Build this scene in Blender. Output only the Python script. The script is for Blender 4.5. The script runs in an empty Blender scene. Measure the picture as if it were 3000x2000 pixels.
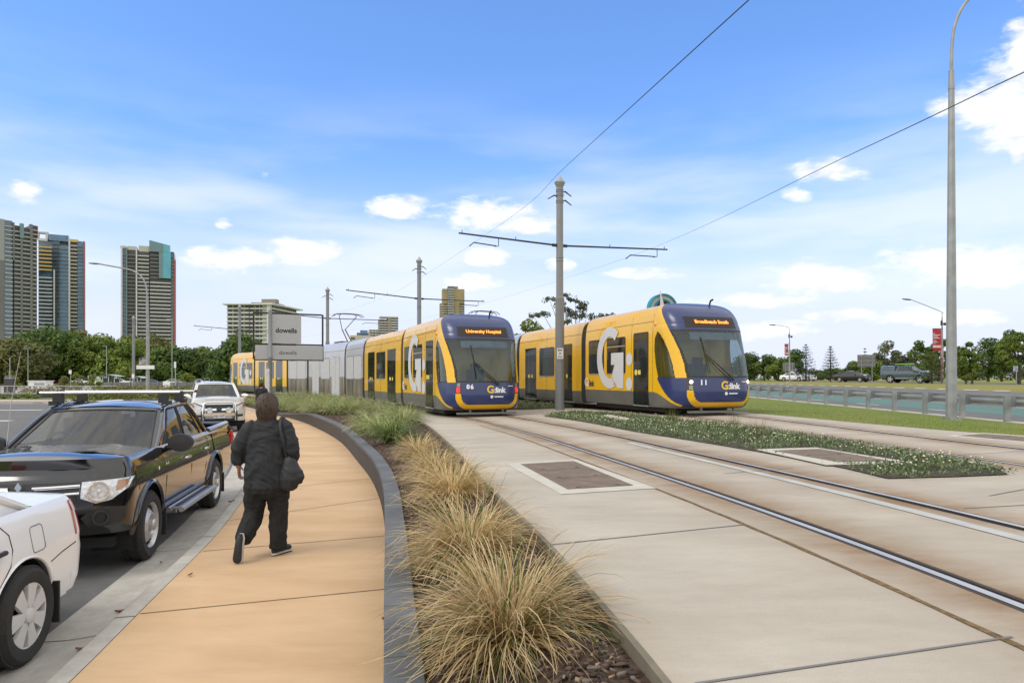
import bpy, bmesh, math, random
import numpy as np
from mathutils import Vector, Matrix
random.seed(7)
RNG = np.random.default_rng(7)
SC = bpy.context.scene
COL = SC.collection
R = math.radians
CAMZ, YH, FPX = 1.8, 1106.0, 2000.0


def at(px, py, Y):
    """world point seen at photo pixel (3000 wide) at distance Y"""
    return Vector(((px - 1500) / FPX * Y, Y, CAMZ - (py - YH) / FPX * Y))


def ss(a, b, x):
    t = np.clip((np.asarray(x, float) - a) / (b - a), 0, 1)
    return t * t * (3 - 2 * t)


def interp(x, pts):
    return np.interp(x, [p[0] for p in pts], [p[1] for p in pts])


# ------------------------------------------------------------------ materials
MATS = {}


def srgb(r, g, b):
    f = lambda c: c / 12.92 if c <= .04045 else ((c + .055) / 1.055) ** 2.4
    return (f(r / 255), f(g / 255), f(b / 255))


def M(name, col=(.5, .5, .5), rough=.5, metal=0, var=.12, scale=6, bump=0, bscale=60, spec=.5, coat=0, emit=0, col2=None, detail=4, stretch=None, ior=None):
    """procedural surface: base colour broken up by noise, roughness by a second noise, optional bump"""
    if name in MATS:
        return MATS[name]
    m = bpy.data.materials.new(name)
    m.use_nodes = True
    nt = m.node_tree
    N, L = nt.nodes, nt.links
    b = N['Principled BSDF']
    tc = N.new('ShaderNodeTexCoord')
    vec = tc.outputs['Object']
    if stretch:
        mp = N.new('ShaderNodeMapping')
        mp.inputs['Scale'].default_value = stretch
        L.new(vec, mp.inputs['Vector'])
        vec = mp.outputs['Vector']
    nz = N.new('ShaderNodeTexNoise')
    nz.inputs['Scale'].default_value = scale
    nz.inputs['Detail'].default_value = detail
    L.new(vec, nz.inputs['Vector'])
    mx = N.new('ShaderNodeMix')
    mx.data_type = 'RGBA'
    c2 = col2 if col2 else tuple(min(1, c * (1 + var)) for c in col)
    c1 = col if col2 else tuple(c * (1 - var) for c in col)
    mx.inputs['A'].default_value = (*c1, 1)
    mx.inputs['B'].default_value = (*c2, 1)
    rp = N.new('ShaderNodeMapRange')
    rp.inputs['From Min'].default_value = .3
    rp.inputs['From Max'].default_value = .7
    L.new(nz.outputs['Fac'], rp.inputs['Value'])
    L.new(rp.outputs['Result'], mx.inputs['Factor'])
    L.new(mx.outputs['Result'], b.inputs['Base Color'])
    b.inputs['Metallic'].default_value = metal
    b.inputs['Specular IOR Level'].default_value = spec
    rr = N.new('ShaderNodeMapRange')
    rr.inputs['To Min'].default_value = max(0, rough - .06)
    rr.inputs['To Max'].default_value = min(1, rough + .06)
    L.new(nz.outputs['Fac'], rr.inputs['Value'])
    L.new(rr.outputs['Result'], b.inputs['Roughness'])
    if ior:
        b.inputs['IOR'].default_value = ior
    if coat:
        b.inputs['Coat Weight'].default_value = coat
        b.inputs['Coat Roughness'].default_value = .04
    if emit:
        b.inputs['Emission Color'].default_value = (*col, 1)
        b.inputs['Emission Strength'].default_value = emit
    if bump:
        n2 = N.new('ShaderNodeTexNoise')
        n2.inputs['Scale'].default_value = bscale
        n2.inputs['Detail'].default_value = 5
        L.new(vec, n2.inputs['Vector'])
        bp = N.new('ShaderNodeBump')
        bp.inputs['Strength'].default_value = bump
        bp.inputs['Distance'].default_value = .02
        L.new(n2.outputs['Fac'], bp.inputs['Height'])
        L.new(bp.outputs['Normal'], b.inputs['Normal'])
    MATS[name] = m
    return m


def leafmat(name, col, col2, scale=.6, transl=.35, rough=.55):
    """foliage: colour varies from clump to clump and leaf to leaf, some light passes through"""
    if name in MATS:
        return MATS[name]
    m = bpy.data.materials.new(name)
    m.use_nodes = True
    nt = m.node_tree
    N, L = nt.nodes, nt.links
    b = N['Principled BSDF']
    out = N['Material Output']
    tc = N.new('ShaderNodeTexCoord')
    n1 = N.new('ShaderNodeTexNoise')
    n1.inputs['Scale'].default_value = scale
    n1.inputs['Detail'].default_value = 6
    n1.inputs['Roughness'].default_value = .7
    L.new(tc.outputs['Object'], n1.inputs['Vector'])
    rp = N.new('ShaderNodeMapRange')
    rp.inputs['From Min'].default_value = .36
    rp.inputs['From Max'].default_value = .64
    L.new(n1.outputs['Fac'], rp.inputs['Value'])
    mx = N.new('ShaderNodeMix')
    mx.data_type = 'RGBA'
    mx.inputs['A'].default_value = (*col, 1)
    mx.inputs['B'].default_value = (*col2, 1)
    L.new(rp.outputs['Result'], mx.inputs['Factor'])
    oi = N.new('ShaderNodeObjectInfo')
    hs = N.new('ShaderNodeHueSaturation')
    vr = N.new('ShaderNodeMapRange')
    vr.inputs['To Min'].default_value = .85
    vr.inputs['To Max'].default_value = 1.2
    L.new(oi.outputs['Random'], vr.inputs['Value'])
    L.new(vr.outputs['Result'], hs.inputs['Value'])
    L.new(mx.outputs['Result'], hs.inputs['Color'])
    L.new(hs.outputs['Color'], b.inputs['Base Color'])
    b.inputs['Roughness'].default_value = rough
    b.inputs['Specular IOR Level'].default_value = .3
    tr = N.new('ShaderNodeBsdfTranslucent')
    L.new(hs.outputs['Color'], tr.inputs['Color'])
    ms = N.new('ShaderNodeMixShader')
    ms.inputs['Fac'].default_value = transl
    L.new(b.outputs[0], ms.inputs[1])
    L.new(tr.outputs[0], ms.inputs[2])
    L.new(ms.outputs[0], out.inputs['Surface'])
    MATS[name] = m
    return m


def glassmat(name, tint=(.6, .66, .66), refl=(1, 1, 1), ior=1.5):
    """thin window glass: tinted see-through plus mirror reflection by angle"""
    if name in MATS:
        return MATS[name]
    m = bpy.data.materials.new(name)
    m.use_nodes = True
    nt = m.node_tree
    N, L = nt.nodes, nt.links
    N.remove(N['Principled BSDF'])
    out = N['Material Output']
    t = N.new('ShaderNodeBsdfTransparent')
    t.inputs['Color'].default_value = (*tint, 1)
    g = N.new('ShaderNodeBsdfGlossy')
    g.inputs['Roughness'].default_value = .02
    g.inputs['Color'].default_value = (*refl, 1)
    lw = N.new('ShaderNodeLayerWeight')
    lw.inputs['Blend'].default_value = .5
    pw = N.new('ShaderNodeMath')
    pw.operation = 'POWER'
    pw.inputs[1].default_value = 4.5
    L.new(lw.outputs['Facing'], pw.inputs[0])
    fr = N.new('ShaderNodeMath')
    fr.operation = 'MULTIPLY_ADD'
    fr.inputs[1].default_value = .9
    fr.inputs[2].default_value = .07
    L.new(pw.outputs[0], fr.inputs[0])
    ms = N.new('ShaderNodeMixShader')
    L.new(fr.outputs[0], ms.inputs['Fac'])
    L.new(t.outputs[0], ms.inputs[1])
    L.new(g.outputs[0], ms.inputs[2])
    L.new(ms.outputs[0], out.inputs['Surface'])
    MATS[name] = m
    return m


# ------------------------------------------------------------------ mesh tools
class MB:
    def __init__(s):
        s.v, s.f, s.m = [], [], []

    def add(s, V, F, mi=0):
        o = len(s.v)
        s.v.extend([tuple(p) for p in V])
        s.f.extend([tuple(i + o for i in f) for f in F])
        s.m.extend([mi] * len(F))
        return s

    def box(s, c, d, mi=0, rz=0, mat=None):
        x, y, z = d[0] / 2, d[1] / 2, d[2] / 2
        V = [Vector((a * x, b * y, e * z)) for e in (-1, 1) for a, b in ((-1, -1), (1, -1), (1, 1), (-1, 1))]
        if mat is None:
            mat = Matrix.Translation(c) @ Matrix.Rotation(rz, 4, 'Z')
        else:
            mat = mat @ Matrix.Translation(c)
        V = [mat @ p for p in V]
        return s.add(V, [(3, 2, 1, 0), (4, 5, 6, 7), (0, 1, 5, 4), (1, 2, 6, 5), (2, 3, 7, 6), (3, 0, 4, 7)], mi)

    def tube(s, pts, r, n=8, mi=0, cap=True):
        pts = [Vector(p) for p in pts]
        if not hasattr(r, '__len__'):
            r = [r] * len(pts)
        V, F = [], []
        up = None
        for i, p in enumerate(pts):
            d = (pts[min(i + 1, len(pts) - 1)] - pts[max(i - 1, 0)])
            d = d.normalized() if d.length > 1e-9 else Vector((0, 0, 1))
            if up is None:
                up = Vector((0, 0, 1)) if abs(d.z) < .9 else Vector((1, 0, 0))
            a = d.cross(up)
            if a.length < 1e-6:
                a = d.cross(Vector((0, 1, 0)))
            a.normalize()
            b = a.cross(d).normalized()
            up = b
            for k in range(n):
                t = 2 * math.pi * k / n
                V.append(p + a * math.cos(t) * r[i] + b * math.sin(t) * r[i])
        for i in range(len(pts) - 1):
            for k in range(n):
                F.append((i * n + k, (i + 1) * n + k, (i + 1) * n + (k + 1) % n, i * n + (k + 1) % n))
        if cap:
            F.append(tuple(range(n)))
            F.append(tuple((len(pts) - 1) * n + k for k in reversed(range(n))))
        return s.add(V, F, mi)

    def lathe(s, prof, n=16, mat=None, mi=0, ang=None):
        """prof [(r,h)] turned about local z"""
        mat = mat or Matrix.Identity(4)
        V, F = [], []
        for r, h in prof:
            for k in range(n):
                t = 2 * math.pi * k / n
                V.append(mat @ Vector((r * math.cos(t), r * math.sin(t), h)))
        for i in range(len(prof) - 1):
            for k in range(n):
                F.append((i * n + k, i * n + (k + 1) % n, (i + 1) * n + (k + 1) % n, (i + 1) * n + k))
        return s.add(V, F, mi)

    def prism(s, poly, h, mat=None, mi=0):
        """polygon in local xy, extruded 0..h in local z"""
        mat = mat or Matrix.Identity(4)
        n = len(poly)
        V = [mat @ Vector((x, y, 0)) for x, y in poly] + [mat @ Vector((x, y, h)) for x, y in poly]
        F = [tuple(reversed(range(n))), tuple(range(n, 2 * n))]
        F += [(i, (i + 1) % n, n + (i + 1) % n, n + i) for i in range(n)]
        return s.add(V, F, mi)

    def grid(s, P, mi=0, flip=False, skip=None):
        """P[i][j] points"""
        a, b = len(P), len(P[0])
        V = [p for row in P for p in row]
        F = []
        for i in range(a - 1):
            for j in range(b - 1):
                if skip and skip(i, j):
                    continue
                q = (i * b + j, (i + 1) * b + j, (i + 1) * b + j + 1, i * b + j + 1)
                F.append(q[::-1] if flip else q)
        return s.add(V, F, mi)

    def build(s, name, mats, parent=None, smooth=None, **kw):
        return mesh(name, s.v, s.f, mats, s.m, parent, smooth, **kw)


def mesh(name, V, F, mats, mi=None, parent=None, smooth=None, label=None, cat=None, group=None, kind=None, loc=None, rz=None):
    me = bpy.data.meshes.new(name)
    if isinstance(V, np.ndarray):
        V = V.astype(np.float32)
        F = np.asarray(F, np.int32)
        k = F.shape[1]
        me.vertices.add(len(V))
        me.vertices.foreach_set('co', V.ravel())
        me.loops.add(F.size)
        me.loops.foreach_set('vertex_index', F.ravel())
        me.polygons.add(len(F))
        me.polygons.foreach_set('loop_start', np.arange(0, F.size, k, dtype=np.int32))
        me.update(calc_edges=True)
        me.validate()
    else:
        me.from_pydata([tuple(p) for p in V], [], F)
    for m in (mats if isinstance(mats, (list, tuple)) else [mats]):
        me.materials.append(m)
    if mi is not None and len(mi) and np.max(mi) > 0:
        me.polygons.foreach_set('material_index', np.asarray(mi, np.int32))
    if smooth is not None:
        me.polygons.foreach_set('use_smooth', np.ones(len(me.polygons), bool))
        if smooth < 180:
            me.set_sharp_from_angle(angle=R(smooth))
    me.update()
    o = bpy.data.objects.new(name, me)
    COL.objects.link(o)
    if parent:
        o.parent = parent
    if loc is not None:
        o.location = loc
    if rz is not None:
        o.rotation_euler = (0, 0, rz)
    tag(o, label, cat, group, kind)
    return o


def tag(o, label=None, cat=None, group=None, kind=None):
    for k, v in (('label', label), ('category', cat), ('group', group), ('kind', kind)):
        if v:
            o[k] = v
    return o


def thing(name, label, cat, loc=(0, 0, 0), rz=0, group=None):
    o = bpy.data.objects.new(name, None)
    COL.objects.link(o)
    o.empty_display_size = .2
    o.location = loc
    o.rotation_euler = (0, 0, rz)
    return tag(o, label, cat, group)


def dup(o, loc=None, rz=None, label=None, parent=None, sc=None):
    c = o.copy()
    COL.objects.link(c)
    if parent:
        c.parent = parent
    if loc is not None:
        c.location = loc
    if rz is not None:
        c.rotation_euler = (0, 0, rz)
    if sc is not None:
        c.scale = sc if hasattr(sc, '__len__') else (sc, sc, sc)
    if label:
        c['label'] = label
    for ch in list(o.children):
        dup(ch, parent=c)
    return c


def text_data(txt, size=1, bold=0, ext=0, align='CENTER', shear=0, spacing=1):
    cu = bpy.data.curves.new('text', 'FONT')
    cu.body = txt
    cu.size = size
    cu.offset = bold
    cu.extrude = ext
    cu.align_x = align
    cu.align_y = 'CENTER'
    cu.shear = shear
    cu.space_character = spacing
    cu.resolution_u = 3
    o = bpy.data.objects.new('text', cu)
    COL.objects.link(o)
    bpy.context.view_layer.update()
    dg = bpy.context.evaluated_depsgraph_get()
    me = bpy.data.meshes.new_from_object(o.evaluated_get(dg))
    bpy.data.objects.remove(o)
    bpy.data.curves.remove(cu)
    return [v.co.copy() for v in me.vertices], [tuple(p.vertices) for p in me.polygons]


def add_text(mb, txt, size, mat, mi=0, bold=0, **kw):
    V, F = text_data(txt, size, bold, **kw)
    mb.add([mat @ p for p in V], F, mi)


def frame(o, x, y):
    """4x4 with local x->x, y->y, z = x cross y, origin o"""
    x = Vector(x).normalized()
    z = x.cross(Vector(y)).normalized()
    y = z.cross(x)
    return Matrix(((x.x, y.x, z.x, o[0]), (x.y, y.y, z.y, o[1]), (x.z, y.z, z.z, o[2]), (0, 0, 0, 1)))


def catmull(pts, n=12):
    """dense smooth polyline through points"""
    P = [Vector(p) for p in pts]
    out = []
    for i in range(len(P) - 1):
        p0, p1, p2, p3 = P[max(i - 1, 0)], P[i], P[i + 1], P[min(i + 2, len(P) - 1)]
        for k in range(n):
            t = k / n
            out.append(.5 * ((2 * p1) + (p2 - p0) * t + (2 * p0 - 5 * p1 + 4 * p2 - p3) * t * t + (3 * p1 - p0 - 3 * p2 + p3) * t ** 3))
    out.append(P[-1])
    return out


class Curve:
    """plan curve through (X,Y) points, Y increasing; resampled and smoothed"""

    def __init__(s, pts, smooth=30):
        d = np.array([(p.x, p.y) for p in catmull([(a, b, 0) for a, b in pts])])
        L = np.concatenate([[0], np.cumsum(np.hypot(*np.diff(d, axis=0).T))])
        n = int(L[-1] / .25)
        q = np.linspace(0, L[-1], n)
        d = np.stack([np.interp(q, L, d[:, 0]), np.interp(q, L, d[:, 1])], 1)
        for _ in range(smooth):
            d[1:-1] = .5 * d[1:-1] + .25 * (d[2:] + d[:-2])
        s.p = d
        s.L = np.concatenate([[0], np.cumsum(np.hypot(*np.diff(d, axis=0).T))])

    def off(s, o):
        t = np.gradient(s.p, axis=0)
        t /= np.linalg.norm(t, axis=1)[:, None]
        n = np.stack([t[:, 1], -t[:, 0]], 1)     # to the right when going away from the camera
        c = Curve.__new__(Curve)
        c.p = s.p + n * o
        c.L = np.concatenate([[0], np.cumsum(np.hypot(*np.diff(c.p, axis=0).T))])
        return c

    def X(s, Y):
        return np.interp(Y, s.p[:, 1], s.p[:, 0])

    def at(s, l):
        return np.array([np.interp(l, s.L, s.p[:, 0]), np.interp(l, s.L, s.p[:, 1])])

    def s_at_Y(s, Y):
        return np.interp(Y, s.p[:, 1], s.L)


def zs(X, Y):
    """height of the tram slab"""
    return .677 + .0204 * np.clip(X, -3, 40) - .0048 * np.clip(Y, -5, 24)


def strip(name, mat, cuts, Y, kind='structure', smooth=None, **kw):
    """sheet with rows at Y, columns given by functions of Y -> (X array, z array)"""
    P = []
    cols = [c(Y) for c in cuts]
    for i in range(len(Y)):
        P.append([(float(c[0][i]), float(Y[i]), float(c[1][i])) for c in cols])
    mb = MB()
    mb.grid(P, flip=True)
    return mb.build(name, mat, smooth=smooth, kind=kind, **kw)
# ------------------------------------------------------------------ plan curves
T1 = Curve([(3.5, -3), (3.32, 1), (3.15, 3.35), (2.74, 6.2), (2.05, 9.8), (1.3, 13.6), (.72, 16), (-.6, 21), (-1.56, 23.8), (-3.3, 28.2), (-6.6, 35.5), (-8.7, 39.6), (-12.5, 45.4), (-15, 48.9), (-19.3, 54.4), (-24.1, 59.9), (-32, 68)], 18)
T2 = Curve([(7.6, -3), (7.35, 2), (7.1, 5), (6.78, 8.15), (6.5, 10.95), (6.25, 13.95), (6.0, 17.5), (5.5, 21.5), (4.85, 23.6), (4.05, 25.8), (2.75, 29.3), (1.6, 32.8), (0, 37.2), (-2.6, 42), (-6, 47), (-10, 52), (-14.5, 57.2), (-20, 63), (-28, 70)], 18)
SLAB_L = Curve([(.8, -3), (.75, 0), (.66, 1.8), (.61, 2.5), (.55, 2.9), (.46, 3.42), (.28, 4.67), (.07, 5.75), (-.3, 7.69), (-1.15, 12.6), (-2.49, 19.2), (-3.9, 23.5), (-5.9, 28.5), (-9.3, 36.5), (-11.6, 40.8), (-15, 46), (-18, 50), (-23, 56), (-29, 62), (-34, 66)], 10)
SLAB_R = Curve([(11, -3), (10.5, 2), (10, 6), (9.3, 10), (8.8, 11.8), (8.39, 12.9), (8.17, 14.4), (7.92, 16.1), (7.62, 18.7), (7.1, 21.7), (6.4, 25), (5.4, 29), (4.4, 32), (2.5, 38), (-1, 45), (-6, 52.5), (-13, 61), (-20, 68)], 20)
WALL = Curve([(.02, -2), (-.1, 0), (-.2, 1), (-.38, 2), (-.56, 3.06), (-.76, 4.1), (-1.13, 6.13), (-1.71, 9.07), (-2.41, 11.8), (-3.2, 14.3), (-4.98, 19.6), (-7.42, 25.4), (-9.3, 29.3), (-11.5, 33), (-13.4, 35.6), (-16, 40), (-20, 45), (-26, 50)], 8)
KERB = Curve([(-1.95, -2), (-2.1, 0), (-2.4, 2.5), (-2.6, 4.0), (-2.86, 5.2), (-3.22, 7.05), (-3.46, 8.13), (-3.9, 9.8), (-5.05, 14), (-6.8, 18.9), (-9, 24), (-10.6, 27.3), (-13.2, 32), (-17, 38), (-21, 43), (-27, 48), (-36, 52)], 10)
YG = lambda Y: 13.9 + .056 * (np.asarray(Y) - 19.3)        # guard rail line


def un(px, py):
    """photo pixel -> point on the tram slab"""
    v, u = (py - YH) / 2000, (px - 1500) / 2000
    Y = 1.123 / (v + .0204 * u - .0048)
    return (u * Y, Y)


# ------------------------------------------------------------------ ground materials
def groundmat(name, c1, c2, c3, s1=.35, s2=9, bump=.15, rough=.85, stain=None, stretch=(1, 1, 1), s3=160):
    """large blotches + streaks + grit; optional per-vertex 'stain' (rust and tyre dirt beside the rails)"""
    m = bpy.data.materials.new(name)
    m.use_nodes = True
    N, L = m.node_tree.nodes, m.node_tree.links
    b = N['Principled BSDF']
    b.inputs['Specular IOR Level'].default_value = .25
    b.inputs['Roughness'].default_value = rough
    tc = N.new('ShaderNodeTexCoord')
    mp = N.new('ShaderNodeMapping')
    mp.inputs['Scale'].default_value = stretch
    L.new(tc.outputs['Object'], mp.inputs['Vector'])

    def noise(s, d, vec, ro=.6):
        n = N.new('ShaderNodeTexNoise')
        n.inputs['Scale'].default_value = s
        n.inputs['Detail'].default_value = d
        n.inputs['Roughness'].default_value = ro
        L.new(vec, n.inputs['Vector'])
        r = N.new('ShaderNodeMapRange')
        r.inputs['From Min'].default_value = .33
        r.inputs['From Max'].default_value = .67
        L.new(n.outputs['Fac'], r.inputs['Value'])
        return r.outputs['Result'], n

    def mix(a, bb, f):
        x = N.new('ShaderNodeMix')
        x.data_type = 'RGBA'
        for s, v in (('A', a), ('B', bb)):
            if isinstance(v, tuple):
                x.inputs[s].default_value = (*v, 1)
            else:
                L.new(v, x.inputs[s])
        if isinstance(f, float):
            x.inputs['Factor'].default_value = f
        else:
            L.new(f, x.inputs['Factor'])
        return x.outputs['Result']

    def math_(op, a, bb):
        x = N.new('ShaderNodeMath')
        x.operation = op
        for i, v in enumerate((a, bb)):
            if isinstance(v, (int, float)):
                x.inputs[i].default_value = v
            else:
                L.new(v, x.inputs[i])
        return x.outputs[0]
    f1, _ = noise(s1, 5, tc.outputs['Object'])
    f2, _ = noise(s2, 6, mp.outputs['Vector'], .7)
    f3, n3 = noise(s3, 3, tc.outputs['Object'])
    c = mix(c1, c2, f1)
    c = mix(c, c3, math_('MULTIPLY', f2, .7))
    c = mix(c, (c1[0] * .45, c1[1] * .45, c1[2] * .45), math_('MULTIPLY', f3, .22))
    if stain:
        at_ = N.new('ShaderNodeAttribute')
        at_.attribute_name = 'stain'
        fs, _ = noise(1.1, 6, mp.outputs['Vector'], .75)
        fs2 = math_('ADD', math_('MULTIPLY', fs, .85), .35)
        c = mix(c, stain, math_('MULTIPLY', at_.outputs['Fac'], fs2))
    L.new(c, b.inputs['Base Color'])
    bp = N.new('ShaderNodeBump')
    bp.inputs['Strength'].default_value = bump
    bp.inputs['Distance'].default_value = .01
    L.new(n3.outputs['Fac'], bp.inputs['Height'])
    L.new(bp.outputs['Normal'], b.inputs['Normal'])
    MATS[name] = m
    return m


G_CONC = groundmat('concrete slab', (.44, .40, .335), (.52, .475, .395), (.33, .285, .225), .55, 1.4, .2, .8, stain=(.23, .145, .075), stretch=(.45, 1.1, 1))
G_PATH = groundmat('ochre path concrete', (.58, .395, .225), (.68, .475, .285), (.47, .30, .155), .6, 1.3, .12, .75, stretch=(.35, 1.2, 1))
G_KERB = groundmat('kerb concrete', (.46, .44, .39), (.54, .51, .45), (.33, .31, .27), 1.2, 5, .25)
G_ASPH = groundmat('asphalt', (.155, .153, .147), (.19, .187, .18), (.115, .113, .11), .3, 3, .6, .85, s3=220)
G_ROAD = groundmat('worn asphalt', (.15, .147, .145), (.18, .176, .17), (.125, .122, .12), .2, 1.5, .4, .85, stretch=(1, .15, 1))
G_TEAL = groundmat('green bus lane coating', (.10, .195, .17), (.115, .215, .19), (.10, .155, .14), .3, 2, .4, .8, stretch=(1, .15, 1))
G_GRASS = groundmat('mown grass', (.15, .2, .035), (.23, .24, .055), (.10, .15, .025), .4, 7, .6, .95, s3=60)
G_DRY = groundmat('dry mown grass', (.24, .22, .06), (.30, .25, .08), (.15, .17, .035), .35, 3, .5, .95, s3=40)
G_MULCH = groundmat('bark mulch', (.085, .055, .038), (.125, .083, .058), (.045, .03, .022), 3, 40, 1.0, .95, s3=90)
G_FAR = groundmat('far ground', (.16, .17, .09), (.22, .2, .13), (.12, .13, .06), .05, .6, .3, .95)
G_PARK = groundmat('park lawn', (.22, .28, .045), (.27, .30, .06), (.17, .23, .035), .03, .4, .3, .95)
M_PAINT = M('road paint', (.72, .72, .70), .6, var=.1, scale=14, detail=6)

# ------------------------------------------------------------------ one ground sheet to the horizon
xs = np.concatenate([[-4000, -1500, -600], np.linspace(-300, -60, 13), np.linspace(-50, 80, 66), np.linspace(90, 300, 12), [600, 1500, 4000]])
ys = np.concatenate([[-1500, -300, -60], np.linspace(-20, 120, 57), np.linspace(130, 400, 19), [700, 1500, 3000, 7000]])
GX, GY = np.meshgrid(xs, ys, indexing='ij')
u_ = GX - YG(GY)
GZ = -.3 + .27 * ss(60, 66, GY) + 1.45 * ss(14, 27, u_) * (1 - .0 * ss(60, 66, GY)) - .27 * ss(60, 66, GY) * ss(14, 27, u_)
P = np.stack([GX, GY, GZ], -1)
mb = MB()
mb.grid(P.tolist())
mb.build('ground', G_PARK, kind='structure')

# ------------------------------------------------------------------ left side: path, kerb, gutter, road
Yp = np.linspace(-2, 50, 131)
strip('footpath', G_PATH, [lambda Y, t=t: (KERB.X(Y) + .004 + (WALL.X(Y) - KERB.X(Y)) * t, 0 * Y) for t in np.linspace(0, 1.02, 8)], Yp)
mb = MB()
for px0, py0, px1, py1 in ((413, 1797, 1130, 1725), (574, 1616, 1118, 1570), (700, 1520, 1107, 1460), (880, 1362, 1055, 1345), (868, 1424, 1086, 1402), (868, 1316, 1015, 1305), (866, 1286, 975, 1278)):
    a = at(px0, py0, 1.8 * FPX / (py0 - YH))
    b = at(px1, py1, 1.8 * FPX / (py1 - YH))
    d = (b - a).normalized()
    a = a + d * ((KERB.X(a.y) + .02 - a.x) / d.x)
    b = b + d * ((WALL.X(b.y) - .01 - b.x) / d.x)
    n = Vector((-d.y, d.x, 0)) * .006
    mb.add([(p.x, p.y, .004) for p in (a - n, b - n, b + n, a + n)], [(0, 1, 2, 3)])
mb.build('footpath_joints', M('joint dirt', (.12, .085, .05), .95), kind='structure')
K = lambda o, z: (lambda Y: (KERB.X(Y) - o * (1 + .25 * ss(8, 20, Y)), np.full_like(Y, z)))
strip('kerb', G_KERB, [K(0, .002), K(.13, .002), K(.155, -.012), K(.2, -.11), K(.22, -.12)], Yp, smooth=40)
strip('gutter', G_KERB, [K(.22, -.12), K(.45, -.14), K(.66, -.135)], Yp)
mb = MB()
for y0 in (2.6, 5.15, 7.75, 10.4, 13.2):
    x = float(KERB.X(y0))
    for (o0, z0), (o1, z1) in zip([(0, .006), (.13, .006), (.2, -.104), (.22, -.115), (.45, -.136)], [(.13, .006), (.2, -.104), (.22, -.115), (.45, -.136), (.66, -.131)]):
        q = lambda o: 1 + .25 * float(ss(8, 20, y0))
        mb.add([(x - o0 * q(0), y0 - o0 * .25 - .005, z0), (x - o1 * q(0), y0 - o1 * .25 - .005, z1), (x - o1 * q(0), y0 - o1 * .25 + .006, z1), (x - o0 * q(0), y0 - o0 * .25 + .006, z0)], [(0, 1, 2, 3)])
mb.build('gutter_joints', M('joint dirt'), kind='structure')
strip('side_road', G_ASPH, [lambda Y: (np.full_like(Y, -120.), np.full_like(Y, -.15)), lambda Y: (np.full_like(Y, -40.), np.full_like(Y, -.15)), lambda Y: (np.minimum(KERB.X(Y) - .65 * (1 + .25 * ss(8, 20, Y)), -2), np.full_like(Y, -.142))], np.linspace(-3, 54, 80))
mb = MB()
for X, Y, l, w in ((-30.5, 40.5, 4.5, .14), (-24.2, 30.2, 3.2, .14), (-13.3, 17.5, 3.0, .13), (-38, 51, 7, .12)):
    mb.add([(X - l / 2, Y - w * 2, -.138), (X + l / 2, Y - w * 2 + .6, -.138), (X + l / 2, Y + w * 2 + .6, -.138), (X - l / 2, Y + w * 2, -.138)], [(0, 1, 2, 3)])
mb.build('lane_markings', M_PAINT, kind='structure')
# far side of the side road: kerb and planted strip
Xf = np.linspace(-110, -22, 45)
mb = MB()
mb.grid([[(x, y, z) for x in Xf] for y, z in ((53.6, -.2), (53.6, -.02), (54.1, -.01), (54.1, .0), (55.4, .01))])
mb.build('far_kerb', M('pale path', (.5, .44, .36), .85), kind='structure')
mb = MB()
mb.grid([[(x, y, z + .03 * math.sin(x * 2.1 + y)) for x in Xf] for y, z in ((55.4, .02), (56.2, .1), (57.4, .12))])
mb.build('planter_soil', G_FAR, kind='structure')
mb = MB()
mb.grid([[(x, y, z + .05 * math.sin(x * 1.3 + y)) for x in np.linspace(-110, -8, 60)] for y, z in ((57.7, .40), (62, .42), (70, .25), (80, .02), (100, .0), (240, -.01))])
mb.build('bus_station_ground', M('pale paving', (.30, .29, .25), .9, var=.2, scale=.12), kind='structure')

# ------------------------------------------------------------------ tram slab, with real slots for the rails
Ys = np.concatenate([np.linspace(-2.5, 12, 117), np.linspace(12.2, 30, 76), np.linspace(30.4, 66, 76)])
HG = .7175
L1, R1, L2, R2 = T1.off(-HG), T1.off(HG), T2.off(-HG), T2.off(HG)
rails = {'L1': L1, 'R1': R1, 'L2': L2, 'R2': R2}


def sl(Y, c):
    t = np.gradient(c.p, axis=0)
    h = np.hypot(t[:, 0], t[:, 1]) / np.maximum(t[:, 1], 1e-3)
    return np.interp(Y, c.p[:, 1], h)


cols = []          # (x array, dz, stain)


def lat(c, o, dz=0, st=0.):
    cols.append((c.X(Ys) + o * sl(Ys, c), dz, st))


xl, xr = SLAB_L.X(Ys), SLAB_R.X(Ys)
a1 = L1.X(Ys) - 1.0 * sl(Ys, L1)
for t in (0, .2, .45, .7, 1):
    cols.append((xl + (np.maximum(a1, xl + .1) - xl) * t, 0, .0 if t else .25))
for c, fs, last in ((L1, 1, False), (R1, -1, False), (L2, 1, False), (R2, -1, False)):
    # gauge side of the left rails is to the right (fs=1), of the right rails to the left
    seq = [(-.62, 0, .12), (-.40, 0, .35), (-.22, 0, .75), (-.06 if fs > 0 else -.10, 0, 1), (-.058 if fs > 0 else -.098, -.05, 1), (.098 if fs > 0 else .058, -.05, 1), (.10 if fs > 0 else .06, 0, 1), (.25, 0, .7), (.42, 0, .35), (.6, 0, .15)]
    for o, dz, st in seq:
        lat(c, o, dz, st)
    if c is R1:
        x0, x1 = cols[-1][0], L2.X(Ys) - .62 * sl(Ys, L2)
        for t in (.25, .5, .75):
            cols.append((x0 + (x1 - x0) * t, 0, .12))
    if c is L1 or c is L2:
        cols.append((T1.X(Ys) if c is L1 else T2.X(Ys), 0, .12))
x0 = cols[-1][0]
for t in (.4, 1):
    cols.append((x0 + (np.maximum(xr, x0 + .1) - x0) * t, 0, .05))
V = np.stack([np.stack([x, Ys, zs(x, Ys) + dz], 1) for x, dz, st in cols], 1)
mb = MB()
mb.grid(V.tolist(), flip=True)
nc = len(cols)
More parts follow.
